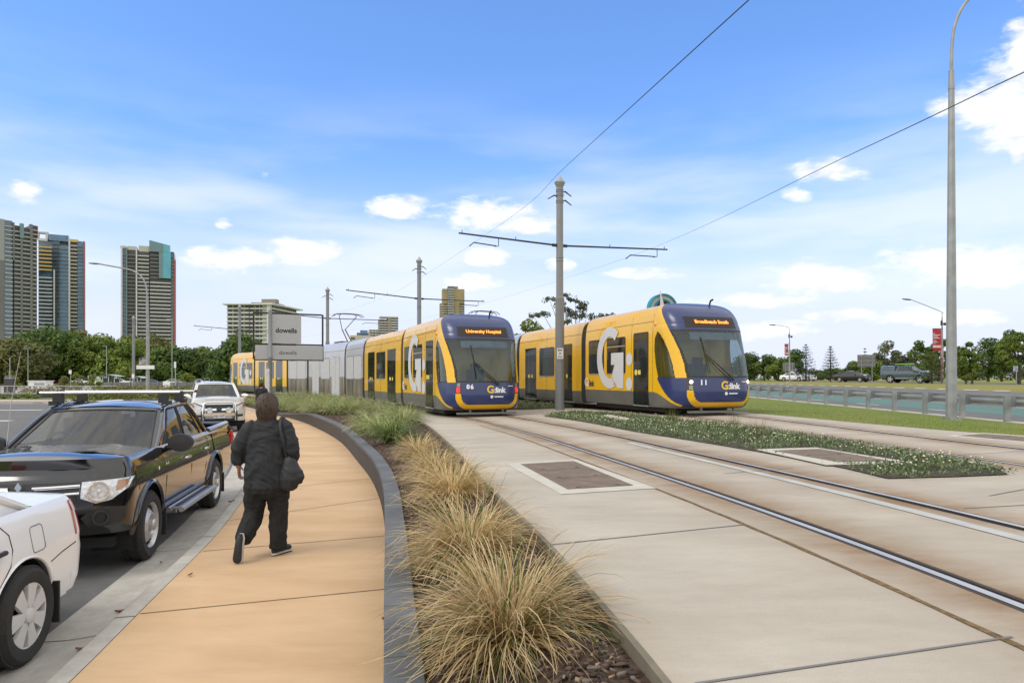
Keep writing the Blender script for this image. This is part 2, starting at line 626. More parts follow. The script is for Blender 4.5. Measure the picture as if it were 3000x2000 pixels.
edge = [(V[i][0][0] + .005, V[i][0][1], V[i][0][2] - .16) for i in range(len(Ys))]
base = len(mb.v)
mb.v.extend(edge)
for i in range(len(Ys) - 1):
    mb.f.append((base + i, base + i + 1, (i + 1) * nc, i * nc))
    mb.m.append(0)
slab = mb.build('concrete_slab', G_CONC, kind='structure')
st = np.zeros(len(slab.data.vertices), np.float32)
st[:len(Ys) * nc] = np.tile(np.array([c[2] for c in cols], np.float32), len(Ys))
aa = slab.data.attributes.new('stain', 'FLOAT', 'POINT')
aa.data.foreach_set('value', st)

M_RAIL = M('polished rail steel', (.50, .49, .47), .45, .6, var=.12, scale=3)
M_RUBR = M('dark rubber', (.035, .03, .027), .8)
for k, c in rails.items():
    g = 1 if k[0] == 'L' else -1
    mb = MB()
    sec = [(-.058, -.045, 1), (-.058, .0, 1), (-.030, .001, 1), (-.030, .004, 0), (.026, .004, 0), (.028, -.04, 1), (.076, -.044, 1), (.078, -.004, 1), (.098, -.002, 1)]
    sec = sec if g > 0 else [(-o, z, m_) for o, z, m_ in reversed(sec)]
    s_ = sl(Ys, c)
    P = [[(c.X(y) + o * s_[i], y, zs(c.X(y), y) + z) for o, z, _ in sec] for i, y in enumerate(Ys)]
    mb.grid(P, flip=True)
    n = len(sec) - 1
    mm = [0 if (sec[j][1] > .003 and sec[j + 1][1] > .003) else 1 for j in range(n)] * (len(Ys) - 1)
    mb.m = mm
    mb.build('tram_rail', [M_RAIL, M_RUBR], kind='structure')


def onslab(pts, dz):
    return [(x, y, float(zs(x, y)) + dz) for x, y in pts]


def slabline(p, q, w, dz=.004, n=8):
    p, q = Vector(p), Vector(q)
    d = (q - p).normalized()
    nn = Vector((-d.y, d.x)) * w / 2
    V = []
    for i in range(n + 1):
        m_ = p + (q - p) * i / n
        V += onslab([(m_ - nn)[:], (m_ + nn)[:]], dz)
    return V, [(2 * i, 2 * i + 2, 2 * i + 3, 2 * i + 1) for i in range(n)]


mb = MB()
JO = T1.off(-HG - .41)
for p, q in (((.27, 4.66), (1.78, 5.17)), ((.67, 2.5), (2.11, 2.88)), ((.48, 6.7), (1.47, 6.94)), ((.9, .4), (2.3, .75)), ((-1.2, 13.2), (-.1, 13.7)), ((4.3, 6.15), (6.0, 7.1)), ((2.45, 7.9), (3.4, 8.25)), ((1.9, 10.8), (2.95, 11.2)), ((5.9, 9.2), (7.2, 9.5)), ((3.7, 5.6), (4.6, 5.75))):
    mb.add(*slabline(p, q, .016))
mb.build('slab_joints', M('grey joint sealant', (.16, .16, .155), .8), kind='structure')
mb = MB()
Yj = np.linspace(-2, 17.5, 90)
P = [[(JO.X(y) + o, y, zs(JO.X(y), y) + .004) for o in (-.018 - .004 * math.sin(y * 9), .018 + .005 * math.sin(y * 7.3))] for y in Yj]
mb.grid(P, flip=True)
mb.build('filler_joint', M('brown joint filler', (.17, .105, .04), .95, var=.5, scale=25, bump=.8, bscale=90), kind='structure')
mb = MB()
Yj = np.linspace(2.2, 12, 60)
GR = T1.off(.40)
P = [[(GR.X(y) + o, y, zs(GR.X(y), y) + .004) for o in (-.06, .07)] for y in Yj]
mb.grid(P, flip=True)
mb.build('grout_strip', M('blue grey grout', (.40, .41, .39), .8, scale=3), kind='structure')

# ------------------------------------------------------------------ service pit covers
M_PLATE = M('rusty cover plate', (.165, .122, .085), .8, 0, var=.25, scale=5, bump=.5, bscale=120)
M_PFRM = M('pale concrete collar', (.47, .44, .375), .8, var=.1, scale=4)


def pit(frame_px, plate_px, n, label, lift=0):
    F = [un(*p) for p in frame_px]
    Pp = [un(*p) for p in plate_px]
    c = np.mean(F, axis=0)
    t = thing('pit_cover', label, 'pit cover', (c[0], c[1], float(zs(*c)) + lift), 0, 'service pit covers in the slab')
    loc = lambda pts, dz: [(x - c[0], y - c[1], float(zs(x, y) - zs(*c)) + dz) for x, y in pts]
    mb = MB()
    V = loc(F, .001) + loc(F, .006) + loc(Pp, .006)
    mb.add(V, [(0, 1, 5, 4), (1, 2, 6, 5), (2, 3, 7, 6), (3, 0, 4, 7)] + [(4, 5, 9, 8), (5, 6, 10, 9), (6, 7, 11, 10), (7, 4, 8, 11)])
    mb.build('collar', M_PFRM, t)
    Pp = [np.array(p) for p in Pp]
    for i in range(n):
        a, b = i / n + .006, (i + 1) / n - .006
        q = [Pp[0] + (Pp[3] - Pp[0]) * a, Pp[1] + (Pp[2] - Pp[1]) * a, Pp[1] + (Pp[2] - Pp[1]) * b, Pp[0] + (Pp[3] - Pp[0]) * b]
        mb = MB()
        V = loc(q, .001) + loc(q, .009)
        mb.add(V, [(4, 5, 6, 7), (0, 1, 5, 4), (1, 2, 6, 5), (2, 3, 7, 6), (3, 0, 4, 7)])
        for w in (.2, .8):
            m_ = q[3] + (q[2] - q[3]) * w
            mb.box(loc([tuple(m_ + (q[0] - q[3]) * .1)], .010)[0], (.05, .025, .004), 1)
        mb.build('cover_plate', [M_PLATE, M_RUBR], t)
    return t


pit([(1481, 1358), (1688, 1346.5), (1923, 1430.6), (1644, 1448)], [(1525, 1360), (1680, 1351), (1856, 1423), (1663, 1434.5)], 3, 'square brown pit cover of three plates beside the dry grass clumps')
pit([(2211, 1319), (2391, 1314), (2690, 1361), (2420, 1366)], [(2262, 1323.5), (2402, 1318.5), (2612, 1355), (2455, 1358)], 2, 'brown two-plate pit cover set into the planted island', .016)
pit([(2770, 1276.5), (2878, 1268), (3120, 1285), (3040, 1300)], [(2803, 1276), (2881, 1271), (3090, 1286), (3035, 1297)], 2, 'brown pit cover at the lawn edge by the galvanised lamp post')

# ------------------------------------------------------------------ garden bed between wall and slab, verge lawn
Yb = np.linspace(-2, 46, 120)


def bedz(Y, t):
    a = .37 - .34 * ss(26, 34, Y)
    b = zs(SLAB_L.X(Y), Y) - .06
    return a + (b - a) * (t * t * (3 - 2 * t) * .6 + t * .4) + .012 * np.sin(Y * 9 + t * 23) + .03 * np.sin(np.pi * t)


strip('garden_bed', G_MULCH, [lambda Y, t=t: (WALL.X(Y) + .12 + (SLAB_L.X(Y) + .01 - WALL.X(Y) - .12) * t, bedz(Y, t)) for t in np.linspace(0, 1, 14)], Yb, smooth=180)
mb = MB()
P = [[(SLAB_L.X(y) + o, y, zs(SLAB_L.X(y), y) + dz) for o, dz in ((-.035, -.12), (-.035, .002), (-.002, .003))] for y in np.linspace(-2, 40, 160)]
mb.grid(P, flip=True)
mb.build('edging_board', M('weathered edging', (.16, .14, .10), .9, scale=8), kind='structure')

vz = lambda Y, t: zs(SLAB_R.X(Y), Y) * (1 - ss(0, 1, t)) + .56 * ss(0, 1, t)
strip('verge_lawn', G_GRASS, [lambda Y, t=t: (SLAB_R.X(Y) + .0 + (YG(Y) + .02 - SLAB_R.X(Y)) * t, vz(Y, t) + .02 * math.sin(t * 3.14) + .004) for t in np.linspace(0, 1, 12)], np.linspace(-3, 66, 140), smooth=180)

# ------------------------------------------------------------------ right-hand road
U = lambda u, z: (lambda Y: (YG(Y) + u, z + 0 * Y))
Yr = np.linspace(-10, 320, 60)
rz = lambda u: .52 + .40 * u / 16
strip('guard_rail_footing', G_KERB, [U(-.25, .565), U(.35, .57), U(.36, .5)], Yr)
strip('main_road', G_ROAD, [U(u, rz(u)) for u in (.34, 2, 5, 10, 16)], Yr)
strip('bus_lane', G_TEAL, [U(u, rz(u) + .004) for u in (2.0, 4.9)], Yr)
mb = MB()
for u, l, gap in ((1.9, 2.2, 4.0), (5.05, 2.2, 4.0), (8.6, 3, 9), (12.3, 3, 9)):
    y = 12.0
    while y < 150:
        mb.add([(YG(y) + u - .06, y, rz(u) + .008), (YG(y) + u + .06, y, rz(u) + .008), (YG(y + l) + u + .06, y + l, rz(u) + .008), (YG(y + l) + u - .06, y + l, rz(u) + .008)], [(0, 1, 2, 3)])
        y += l + gap
mb.build('road_markings', M_PAINT, kind='structure')
mb = MB()
y = 14.0
while y < 130:
    x = float(YG(y)) + 16.0
    mb.add([(x - .08, y, .94), (x + .12, y, .98), (x + .15, y + 1.5, .98), (x - .05, y + 1.5, .94)], [(0, 1, 2, 3)])
    y += 3.2
mb.build('rumble_marks', M('pale kerb paint', (.5, .48, .42), .8), kind='structure')
strip('median_grass', G_DRY, [U(15.9, .90), U(16.2, 1.0), U(20, 1.12), U(24, 1.2), U(27.5, 1.19)], Yr, smooth=180)
strip('second_carriageway', G_ROAD, [U(27.4, 1.20), U(36, 1.22)], Yr)
strip('park_edge', G_DRY, [U(35.9, 1.23), U(38, 1.26), U(52, 1.24), U(60, 1.16)], Yr, smooth=180)
# ------------------------------------------------------------------ trams
Y_ = M('tram yellow', (.80, .455, .008), .28, var=.03, scale=.5, coat=.55, spec=.4)
M_TBLUE = M('tram navy', (.022, .036, .125), .3, var=.08, scale=1, coat=.25)
M_TGREY = M('tram grey skirt', (.13, .128, .112), .4, var=.15, scale=1.5)
M_TDARK = M('tram black rubber', (.018, .017, .016), .6)
M_TGLASS = M('tram dark glass', (.018, .022, .022), .035, var=.5, scale=.9, ior=1.85)
M_TSCREEN = glassmat('tram windscreen glass', (.46, .55, .60), (.78, .92, 1.0))
M_TWHITE = M('white vinyl', (.62, .62, .63), .4, var=.03)
M_TSILV = M('silver wrap', (.50, .50, .50), .3, .25, var=.1, scale=.5, coat=.3)
M_TMURAL = M('printed wrap mural', (.035, .032, .03), .3, .1, scale=1.5, col2=(.34, .28, .22), detail=7, stretch=(1.6, 1, .28), coat=.3)
M_ALU = M('aluminium trim', (.58, .58, .57), .35, .7, var=.06)
M_DYEL = M('yellow sticker', (.8, .62, .12), .5)
M_RED = M('red tail lamp lit', (.9, .02, .03), .3, emit=1.6)
M_LAMP = M('warm lamp lit', (1, .86, .62), .3, emit=2.5)
M_LED = M('orange dot display', (1, .23, .03), .4, emit=2.6)
M_LENS = M('clear lamp lens', (.25, .25, .25), .08, .6, var=.3, scale=20)
M_WHITEP = M('white lettering', (.8, .8, .8), .45, var=.02)
M_AMBER = M('amber lens', (.75, .33, .02), .2)

NN = 3.4
NX = .86          # overall shortening of the nose
TSEC = [(.22, 1.27), (.30, 1.30), (.5, 1.32), (.68, 1.325), (1.1, 1.325), (2.45, 1.322), (2.7, 1.305), (2.88, 1.285), (3.05, 1.245), (3.18, 1.18), (3.28, 1.06), (3.35, .85), (3.39, .45), (3.40, 0.)]
NKEY = [(.22, 1.60), (.30, 1.80), (.45, 1.95), (.7, 2.0), (1.1, 1.95), (1.8, 1.68), (2.45, 1.40), (2.7, 1.27), (2.88, 1.15), (3.05, .97), (3.18, .78), (3.28, .56), (3.35, .34), (3.39, .14), (3.40, .02)]


def tsec_dense(n=14):
    out = []
    for i in range(len(TSEC) - 1):
        for k in range(n if i > 5 else 3):
            t = k / (n if i > 5 else 3)
            out.append((TSEC[i][0] + (TSEC[i + 1][0] - TSEC[i][0]) * t, TSEC[i][1] + (TSEC[i + 1][1] - TSEC[i][1]) * t))
    out.append(TSEC[-1])
    return out


def nose_mesh():
    """cab nose surface split into regions; x forward from the cab side, z up"""
    n = NN
    zc = np.array([p.y for p in catmull([(0, z, w) for z, w in TSEC], 12)])
    wc = np.array([p.z for p in catmull([(0, z, w) for z, w in TSEC], 12)])
    xf = np.interp(zc, [a for a, b in NKEY], [b * NX for a, b in NKEY])
    for _ in range(10):
        xf[1:-1] = .5 * xf[1:-1] + .25 * (xf[2:] + xf[:-2])
    # resample rows evenly along the profile
    s = np.concatenate([[0], np.cumsum(np.hypot(np.hypot(np.diff(zc), np.diff(wc)), np.diff(xf)))])
    q = np.linspace(0, s[-1], 190)
    zc, wc, xf = (np.interp(q, s, a) for a in (zc, wc, xf))
    t = np.linspace(-np.pi / 2, np.pi / 2, 3001)
    f = lambda t, w, x: (np.sign(np.sin(t)) * np.abs(np.sin(t)) ** (2 / n) * w, np.abs(np.cos(t)) ** (2 / n) * x)
    yy, xx = f(t, 1.325, 1.9)
    s = np.concatenate([[0], np.cumsum(np.hypot(np.diff(yy), np.diff(xx)))])
    t = np.interp(np.linspace(0, s[-1], 261), s, t)
    G = []
    for z, w, x in zip(zc, wc, xf):
        y_, x_ = f(t, w, x)
        # slight bow so the front face is not flat
        G.append(np.stack([x_, y_, np.full_like(x_, z)], 1))
    G = np.array(G)
    C = (G[:-1, :-1] + G[1:, :-1] + G[:-1, 1:] + G[1:, 1:]) / 4
    x, y, z = C[..., 0] / NX, C[..., 1], C[..., 2]
    ay = np.abs(y)
    I = lambda v, k: np.interp(v, [a for a, b in k], [b for a, b in k])
    reg = np.full(x.shape, 'yellow', dtype=object)
    zy = I(x, [(0, .68), (.3, .65), (.7, .53), (1.1, .38), (1.4, .27), (3, .2)])
    zb = I(x, [(.28, 1.10), (.4, .97), (.65, .75), (.95, .54), (1.25, .385), (1.5, .30), (3, .22)])
    reg[z < zy] = 'skirt'
    reg[(x > .28) & (z > zb) & (z < 1.10)] = 'side_panel'
    front = (ay < 1.08) & (x > 1.0)
    fr = front & (z < 1.10)
    reg[fr] = 'side_panel'
    dx, dz = np.maximum(ay - .62, 0), np.maximum(.68 - z, 0)
    outer = (np.hypot(dx, dz) < .43) & (z < .76)
    inner = (np.hypot(dx, dz) < .28)
    reg[fr & outer] = 'bumper'
    reg[fr & inner & (z < .76)] = 'front_panel'
    reg[fr & (z >= .76) & (ay < .88)] = 'front_panel'
    reg[fr & (z >= .76) & (ay >= .88) & (ay < 1.06)] = 'lamp_housing'
    reg[fr & (z < .26)] = 'skirt'
    # one sweeping line from the roof at the cab door down to the windscreen corner
    xb = I(z, [(1.1, 1.63), (1.5, 1.50), (1.9, 1.31), (2.3, 1.06), (2.6, .83), (2.9, .57), (3.1, .37), (3.25, .22), (3.36, .10), (3.40, 0.)])
    up = (z >= 1.10) & (x > xb)
    reg[up] = 'screen_rim'
    reg[up & (z > 2.52)] = 'front_mask'
    reg[up & (x > xb + .07) & (z > 1.15) & (z < 2.47)] = 'windscreen'
    reg[up & (ay < .86) & (z > 2.57) & (z < 2.92)] = 'display_glass'
    xl_ = I(z, [(1.1, .36), (1.5, .20), (2.0, .10), (2.3, .13), (2.5, .30)])
    xr_ = I(z, [(1.1, 1.27), (1.5, 1.13), (1.9, .93), (2.2, .71), (2.4, .50), (2.5, .33)])
    lf = (z > 1.1) & (z < 2.5) & (x > xl_) & (x < xr_)
    reg[lf] = 'screen_rim'
    reg[lf & (x > xl_ + .035) & (x < xr_ - .035) & (z > 1.14) & (z < 2.45)] = 'cab_window'
    nr, ncol = G.shape[:2]
    V = G.reshape(-1, 3)
    out = {}
    for r in set(reg.ravel()):
        ii, jj = np.where(reg == r)
        F = np.stack([ii * ncol + jj, ii * ncol + jj + 1, (ii + 1) * ncol + jj + 1, (ii + 1) * ncol + jj], 1)
        two = r in ('cab_window', 'side_panel', 'skirt', 'lamp_housing')
        for sg in ((-1, 1) if two else (0,)):
            Fs = F[V[F][:, :, 1].mean(1) * sg >= 0] if sg else F
            u, inv = np.unique(Fs, return_inverse=True)
            out[r + ('|' + str(sg) if sg else '')] = (V[u], inv.reshape(-1, 4))
    return out


NOSE = nose_mesh()
NOSE_ME = {}


def tram_shell(x0, x1, z0, z1):
    """body skin between stations x0..x1 and heights z0..z1"""
    sec = [(z0, side_y(z0))] + [p for p in tsec_dense() if z0 + .01 < p[0] < z1 - .01] + [(z1, side_y(z1) if z1 < 3.39 else 0.)]
    ring = [(-w, z) for z, w in sec] + [(w, z) for z, w in reversed(sec)]
    if z1 < 3:
        mb = MB()
        for sg in (-1, 1):
            P = [[(x, sg * w, z) for z, w in sec] for x in (x0, x1)]
            mb.grid(P, flip=sg > 0)
        for x in (x0, x1):
            mb.add([(x, y, z) for y, z in ring], [tuple(range(len(ring)))])
        return mb
    mb = MB()
    mb.grid([[(x, y, z) for y, z in ring] for x in np.linspace(x0, x1, 8)])
    for x in (x0, x1):
        mb.add([(x, y, z) for y, z in ring], [tuple(range(len(ring)))])
    return mb


def side_y(z):
    return float(np.interp(z, [a for a, b in TSEC], [b for a, b in TSEC]))


def side_panel(parent, name, x0, x1, z0, z1, mat, proud=.008, rim=.0, rmat=None, rad=.06):
    """flush glazed panel on both sides"""
    obs = []
    for sg in (-1, 1):
        mb = MB()

        def rr(x0, x1, z0, z1, r, y, mi, h):
            pts = []
            for cx, cz, a in ((x1 - r, z1 - r, 0), (x0 + r, z1 - r, 90), (x0 + r, z0 + r, 180), (x1 - r, z0 + r, 270)):
                for k in range(5):
                    t = R(a + k * 22.5)
                    pts.append((cx + r * math.cos(t), cz + r * math.sin(t)))
            mb.prism(pts if sg < 0 else pts[::-1], h, frame((0, sg * y, 0), (1, 0, 0), (0, 0, 1)) if sg < 0 else Matrix(((1, 0, 0, 0), (0, 0, 1, y), (0, 1, 0, 0), (0, 0, 0, 1))), mi)
        y = 1.318
        if rim:
            rr(x0 - rim, x1 + rim, z0 - rim, z1 + rim, rad + rim, y, 1, proud)
            rr(x0, x1, z0, z1, rad, y + .001, 0, proud + .003)
        else:
            rr(x0, x1, z0, z1, rad, y, 0, proud)
        obs.append(mb.build(name, [mat, rmat or M_TDARK], parent))
    return obs


def sub_box(parent, name, c, d, mat, both=True):
    for sg in ((-1, 1) if both else (-1,)):
        MB().box((c[0], sg * c[1], c[2]), d).build(name, mat, parent)


def seams(parent, x0, x1, xs_=()):
    mb = MB()
    for sg in (-1, 1):
        y = side_y(2.82)
        mb.box(((x0 + x1) / 2, sg * (y + .001), 2.82), (x1 - x0, .006, .014))
        for x in xs_:
            for za, zb_ in ((.3, .68), (.68, 2.45), (2.45, 2.82), (2.82, 3.05)):
                ya, yb = side_y(za), side_y(zb_)
                n = Vector((x, sg * ya, za)), Vector((x, sg * yb, zb_))
                mb.tube(n, .007, 4)
    mb.build('panel_seam', M('dark seam line', (.10, .06, .01), .7), parent)  # dark brown joint lines between body panels


def g_poly():
    """the big G: open ring, square spur and foot, in metres about its centre (x right, z up)"""
    o, i = [], []
    rx, rz, t = 1.03, 1.06, .42
    polys = []
    N_ = 40
    ring = []
    a0, a1 = R(52), R(292)
    for k in range(N_ + 1):
        a = a0 + (a1 - a0) * k / N_
        ring.append(((rx * math.cos(a), rz * math.sin(a)), ((rx - t) * math.cos(a), (rz - .34) * math.sin(a))))
    for k in range(N_):
        polys.append([ring[k][0], ring[k][1], ring[k + 1][1], ring[k + 1][0]])
    polys.append([(.10, .15), (.10, -.25), (.36, -.25), (.16, -.62), (.36, -.82), (1.02, -.50), (1.02, .15)][::-1])
    polys.append([(.36, -.82), (.62, -1.04), (1.02, -1.04), (1.02, -.50)][::-1])
    polys.append([(.16, -.62), (.30, -1.0), (.36, -.82)][::-1])
    return polys


def logo_decal(parent, cx, cz, mirror):
    for sg in (-1, 1):
        mb = MB()
        M4 = frame((cx, sg * 1.339, cz), (1, 0, 0) if sg < 0 else (-1, 0, 0), (0, 0, 1))
        fl = 1
        for p in g_poly():
            mb.prism([(x * fl, y) for x, y in p], .0015, M4)
        for dz in (-.09, -.89):
            mb.prism([(fl * 1.42 + .215 * math.cos(2 * math.pi * k / 24), dz + .215 * math.sin(2 * math.pi * k / 24)) for k in range(24)], .0015, M4)
        mb.build('logo_decal', M_TWHITE, parent)
        mb = MB()
        M5 = frame((cx - 1.92 if sg < 0 else cx + 1.0, sg * 1.336, .93), (1, 0, 0) if sg < 0 else (-1, 0, 0), (0, 0, 1))
        add_text(mb, 'G:', .42, M5, 0, .012)
        add_text(mb, 'link', .30, M5 @ Matrix.Translation((.40, -.03, 0)), 1, .008)
        mb.build('side_lettering', [M_WHITEP, M('dark lettering', (.06, .045, .03), .5)], parent)


def cab_section(root, loc, rz, rear, number, dest, body=5.0, mirror=False):
    t = thing_part('cab_section', root, loc, rz)
    sh = tram_shell(-body, .001, .68, 3.4)
    sh.build('body_shell', Y_, t, smooth=30)
    tram_shell(-body, .001, .22, .68).build('skirt', M_TGREY, t, smooth=30)
    MB().box((-body / 2 + .4, 0, .17), (body - .2, 2.2, .2)).build('bogie', M_TDARK, t)
    mats = {'yellow': ('nose_cowl', Y_), 'skirt': ('nose_skirt', M_TGREY), 'side_panel': ('nose_side', M_TBLUE), 'front_panel': ('front_panel', M_TBLUE), 'bumper': ('bumper_band', Y_), 'lamp_housing': ('lamp_housing', M('lamp bezel', (.05, .05, .05), .25)), 'screen_rim': ('windscreen_surround', M_TDARK), 'windscreen': ('windscreen', M_TSCREEN), 'front_mask': ('front_mask', M_TBLUE), 'display_glass': ('display_glass', M_TDARK), 'cab_window': ('cab_window', M_TSCREEN)}
    for r, (V, F) in NOSE.items():
        nm, mt = mats[r.split('|')[0]]
        if r in NOSE_ME:
            o = bpy.data.objects.new(nm, NOSE_ME[r])
            COL.objects.link(o)
            o.parent = t
        else:
            o = mesh(nm, V, F, mt, None, t, smooth=50)
            NOSE_ME[r] = o.data
    seams(t, -body, .0, (-.02, -1.38, -3.0))
    side_panel(t, 'passenger_window', -4.68, -3.45, 1.26, 2.43, M_TGLASS, rim=.035)
    side_panel(t, 'passenger_window', -3.16, -1.82, 1.26, 2.43, M_TGLASS, rim=.035)
    mb = MB()
    for xa, xb in ((-4.68, -3.45), (-3.16, -1.82)):
        for sg in (-1, 1):
            mb.box(((xa + xb) / 2, sg * 1.331, 1.245), (xb - xa, .012, .03))
            if xa > -4:
                mb.box(((xa + xb) / 2, sg * 1.332, 2.16), (xb - xa, .012, .035))
    mb.build('window_trim', M_ALU, t)
    side_panel(t, 'single_door', -1.22, -.30, .27, 2.5, M_TGLASS, rim=.03, rad=.05)
    sub_box(t, 'door_step', (-.76, 1.31, .235), (.95, .07, .03), M_ALU)
    for sg in (-1, 1):
        MB().box((-.84, sg * 1.332, 1.28), (.16, .008, .14)).build('door_sticker', M_DYEL, t)
        MB().lathe([(0, .004), (.09, .004), (.09, 0)], 14, frame((-1.06, sg * 1.331, 1.28), (1, 0, 0), (0, 0, 1) if sg < 0 else (0, 0, -1))).build('door_button', M_DYEL, t)
    # driver's cab behind the glass
    mb = MB()
    mb.box((-.06, 0, 1.6), (.06, 2.5, 2.6), 0)
    for y, w, h, c in ((-.75, .5, 1.7, 1), (.1, .55, 1.75, 2), (.85, .45, 1.7, 1)):
        mb.box((-.02, y, 1.65), (.03, w, h), c)
    mb.box((1.05, 0, .98), (.8, 2.0, .18), 3)
    mb.box((.5, -.1, 1.15), (.16, .55, .75), 3)
    mb.box((.5, -.1, 1.62), (.12, .30, .22), 3)
    mb.build('cab_interior', [M('cab wall', (.075, .105, .135), .7), M('cab panel', (.14, .19, .235), .6), M('cab door glass', (.09, .17, .22), .3), M_TDARK], t)
    logo_decal(t, -2.93, 1.80, mirror)
    for sg in (-1, 1):
        MB().lathe([(0, .07), (.05, .06), (.08, .02), (.085, 0)], 14, frame((.12, sg * 1.27, 2.72), (1, 0, 0), (0, 0, 1) if sg < 0 else (0, 0, -1))).build('side_indicator', M_AMBER, t)
    xw = lambda z, y: NX * np.interp(z, [a for a, b in NKEY], [b for a, b in NKEY]) * (1 - (abs(y) / 1.325) ** NN) ** (1 / NN)

    def fr(y, z, d=.014):
        return frame((xw(z, y) + d, y, z), ((xw(z, y + .06) - xw(z, y - .06)) / .12, 1, 0), ((xw(z + .1, y) - xw(z - .1, y)) / .2, 0, 1))

    def front_text(mb, txt, size, y0, z, mi, bold, step):
        for k, ch in enumerate(txt):
            add_text(mb, ch, size, fr(y0 + step * k, z), mi, bold)
    # lettering on the front
    mb = MB()
    add_text(mb, 'G', .33, fr(.02, .88), 1, .011)
    add_text(mb, ':link', .23, fr(.33, .865), 0, .010)
    front_text(mb, number, .19, -.70, .97, 0, .010, .12)
    mb.build('front_lettering', [M_WHITEP, M('gold lettering', (.75, .48, .06), .4)], t)
    mb = MB()
    mb.box((0, 0, 0), (.30, .035, .004), mat=fr(.30, .66))
    mb.lathe([(.0, .003), (.05, .003), (.05, 0)], 12, fr(.06, .66))
    mb.box((0, 0, 0), (.2, .022, .004), mat=fr(.72, .995))
    mb.build('operator_badge', M_WHITEP, t)
    mb = MB()
    add_text(mb, dest, .155, fr(.0, 2.75, .035), 0, .005, spacing=1.0)
    mb.build('destination_text', M_LED, t)
    mb = MB()
    mb.grid([[(xw(z, y) + .006, y, z) for z in (2.22, 2.33, 2.43)] for y in np.linspace(-.80, .80, 12)])
    mb.build('sun_blind', M('pale blind', (.22, .24, .25), .5), t)
    for sg in (-1, 1):
        mb = MB()
        f_ = fr(sg * .97, .90, .0)
        if rear:
            mb.box((0, -.03, .01), (.10, .16, .03), mat=f_)
            mb.build('tail_lamp', M_RED, t)
        else:
            mb.lathe([(0, .03), (.04, .025), (.05, .01), (.055, -.01)], 14, fr(sg * .95, .99, .0))
            mb.build('headlamp', M_LAMP, t)
        MB().box((0, 0, .005), (.11, .12, .02), mat=fr(sg * .96, .83 if not rear else 1.03, .0)).build('lamp_lens', M_LENS, t)
    # wiper: one long jointed arm with a near-vertical blade
    mb = MB()
    pt = lambda y, z, d: Vector((xw(z, y) + d, y, z))
    mb.tube([pt(.30, 1.04, .05), pt(.24, 1.12, .06), pt(-.18, 1.52, .06), pt(-.46, 1.78, .055)], [.035, .022, .014, .012], 6)
    mb.tube([pt(.20, 1.06, .05), pt(-.12, 1.32, .06), pt(-.42, 1.72, .055)], .009, 5)
    mb.tube([pt(-.50, 2.30, .035), pt(-.45, 1.85, .04), pt(-.42, 1.24, .035)], .014, 5)
    mb.build('wiper', M_TDARK, t)
    mb = MB()
    mb.box((1.42, 0, .13), (.10, 2.0, .06))
    mb.box((1.38, -.55, .2), (.06, .06, .1))
    mb.box((1.38, .55, .2), (.06, .06, .1))
    mb.build('obstacle_bar', M('bar grey', (.16, .16, .16), .5), t)
    mb = MB()
    mb.tube([(.25, .5, 3.36), (.30, .5, 3.47), (.42, .5, 3.5)], .03, 6)
    mb.build('roof_aerial', M_TDARK, t)
    return t


def thing_part(name, root, loc, rz):
    o = bpy.data.objects.new(name, None)
    COL.objects.link(o)
    o.empty_display_size = .2
    o.parent = root
    o.location = loc
    o.rotation_euler = (0, 0, rz)
    return o


def door_section(root, loc, rz, L_, silver):
    nm = 'door_section'
    t = thing_part(nm, root, loc, rz)
    h = L_ / 2
    body = M_TSILV if silver else Y_
    if silver:
        tram_shell(-h, h, 1.35, 3.4).build('body_shell', body, t, smooth=30)
        tram_shell(-h, h, .22, 1.35).build('mural_wrap', M_TMURAL, t, smooth=30)
    else:
        tram_shell(-h, h, .68, 3.4).build('body_shell', body, t, smooth=30)
        tram_shell(-h, h, .22, .68).build('skirt', M_TGREY, t, smooth=30)
    seams(t, -h, h, (0,))
    gl = M_TGLASS if not silver else M('wrapped window film', (.075, .07, .065), .06, .2, col2=(.34, .33, .31), scale=1.3, stretch=(1.6, 1, .35), detail=6)
    for xc in (-h * .56, h * .56):
        for k in (-1, 1):
            side_panel(t, 'door_leaf', xc + (k - 1) * .35 + .01, xc + (k + 1) * .35 - .01, .27, 2.5, gl, rim=.012, rad=.04)
        sub_box(t, 'door_step', (xc, 1.31, .235), (1.5, .08, .035), M_ALU)
        if not silver:
            for sg in (-1, 1):
                for dx, w in ((-.22, .12), (-.08, .07), (.22, .12)):
                    MB().box((xc + dx, sg * 1.334, 1.25), (w, .008, .14)).build('door_sticker', M_DYEL, t)
    side_panel(t, 'passenger_window', -.82, .82, 1.26, 2.43, gl, rim=.03)
    sub_box(t, 'window_trim', (0, 1.331, 1.245), (1.64, .012, .03), M_ALU)
    return t


def bogie_section(root, loc, rz, L_):
    t = thing_part('bogie_section', root, loc, rz)
    h = L_ / 2
    tram_shell(-h, h, 1.3, 3.4).build('body_shell', M_TSILV, t, smooth=30)
    tram_shell(-h, h, .22, 1.3).build('mural_wrap', M_TMURAL, t, smooth=30)
    MB().box((0, 0, .17), (L_ - .6, 2.2, .2)).build('bogie', M_TDARK, t)
    seams(t, -h, h, ())
    gl = M('wrapped window film')
    side_panel(t, 'passenger_window', -1.72, -.08, 1.26, 2.43, gl, rim=.02)
    side_panel(t, 'passenger_window', .08, 1.72, 1.26, 2.43, gl, rim=.02)
    sub_box(t, 'window_trim', (0, 1.331, 1.245), (3.4, .012, .03), M_ALU)
    return t


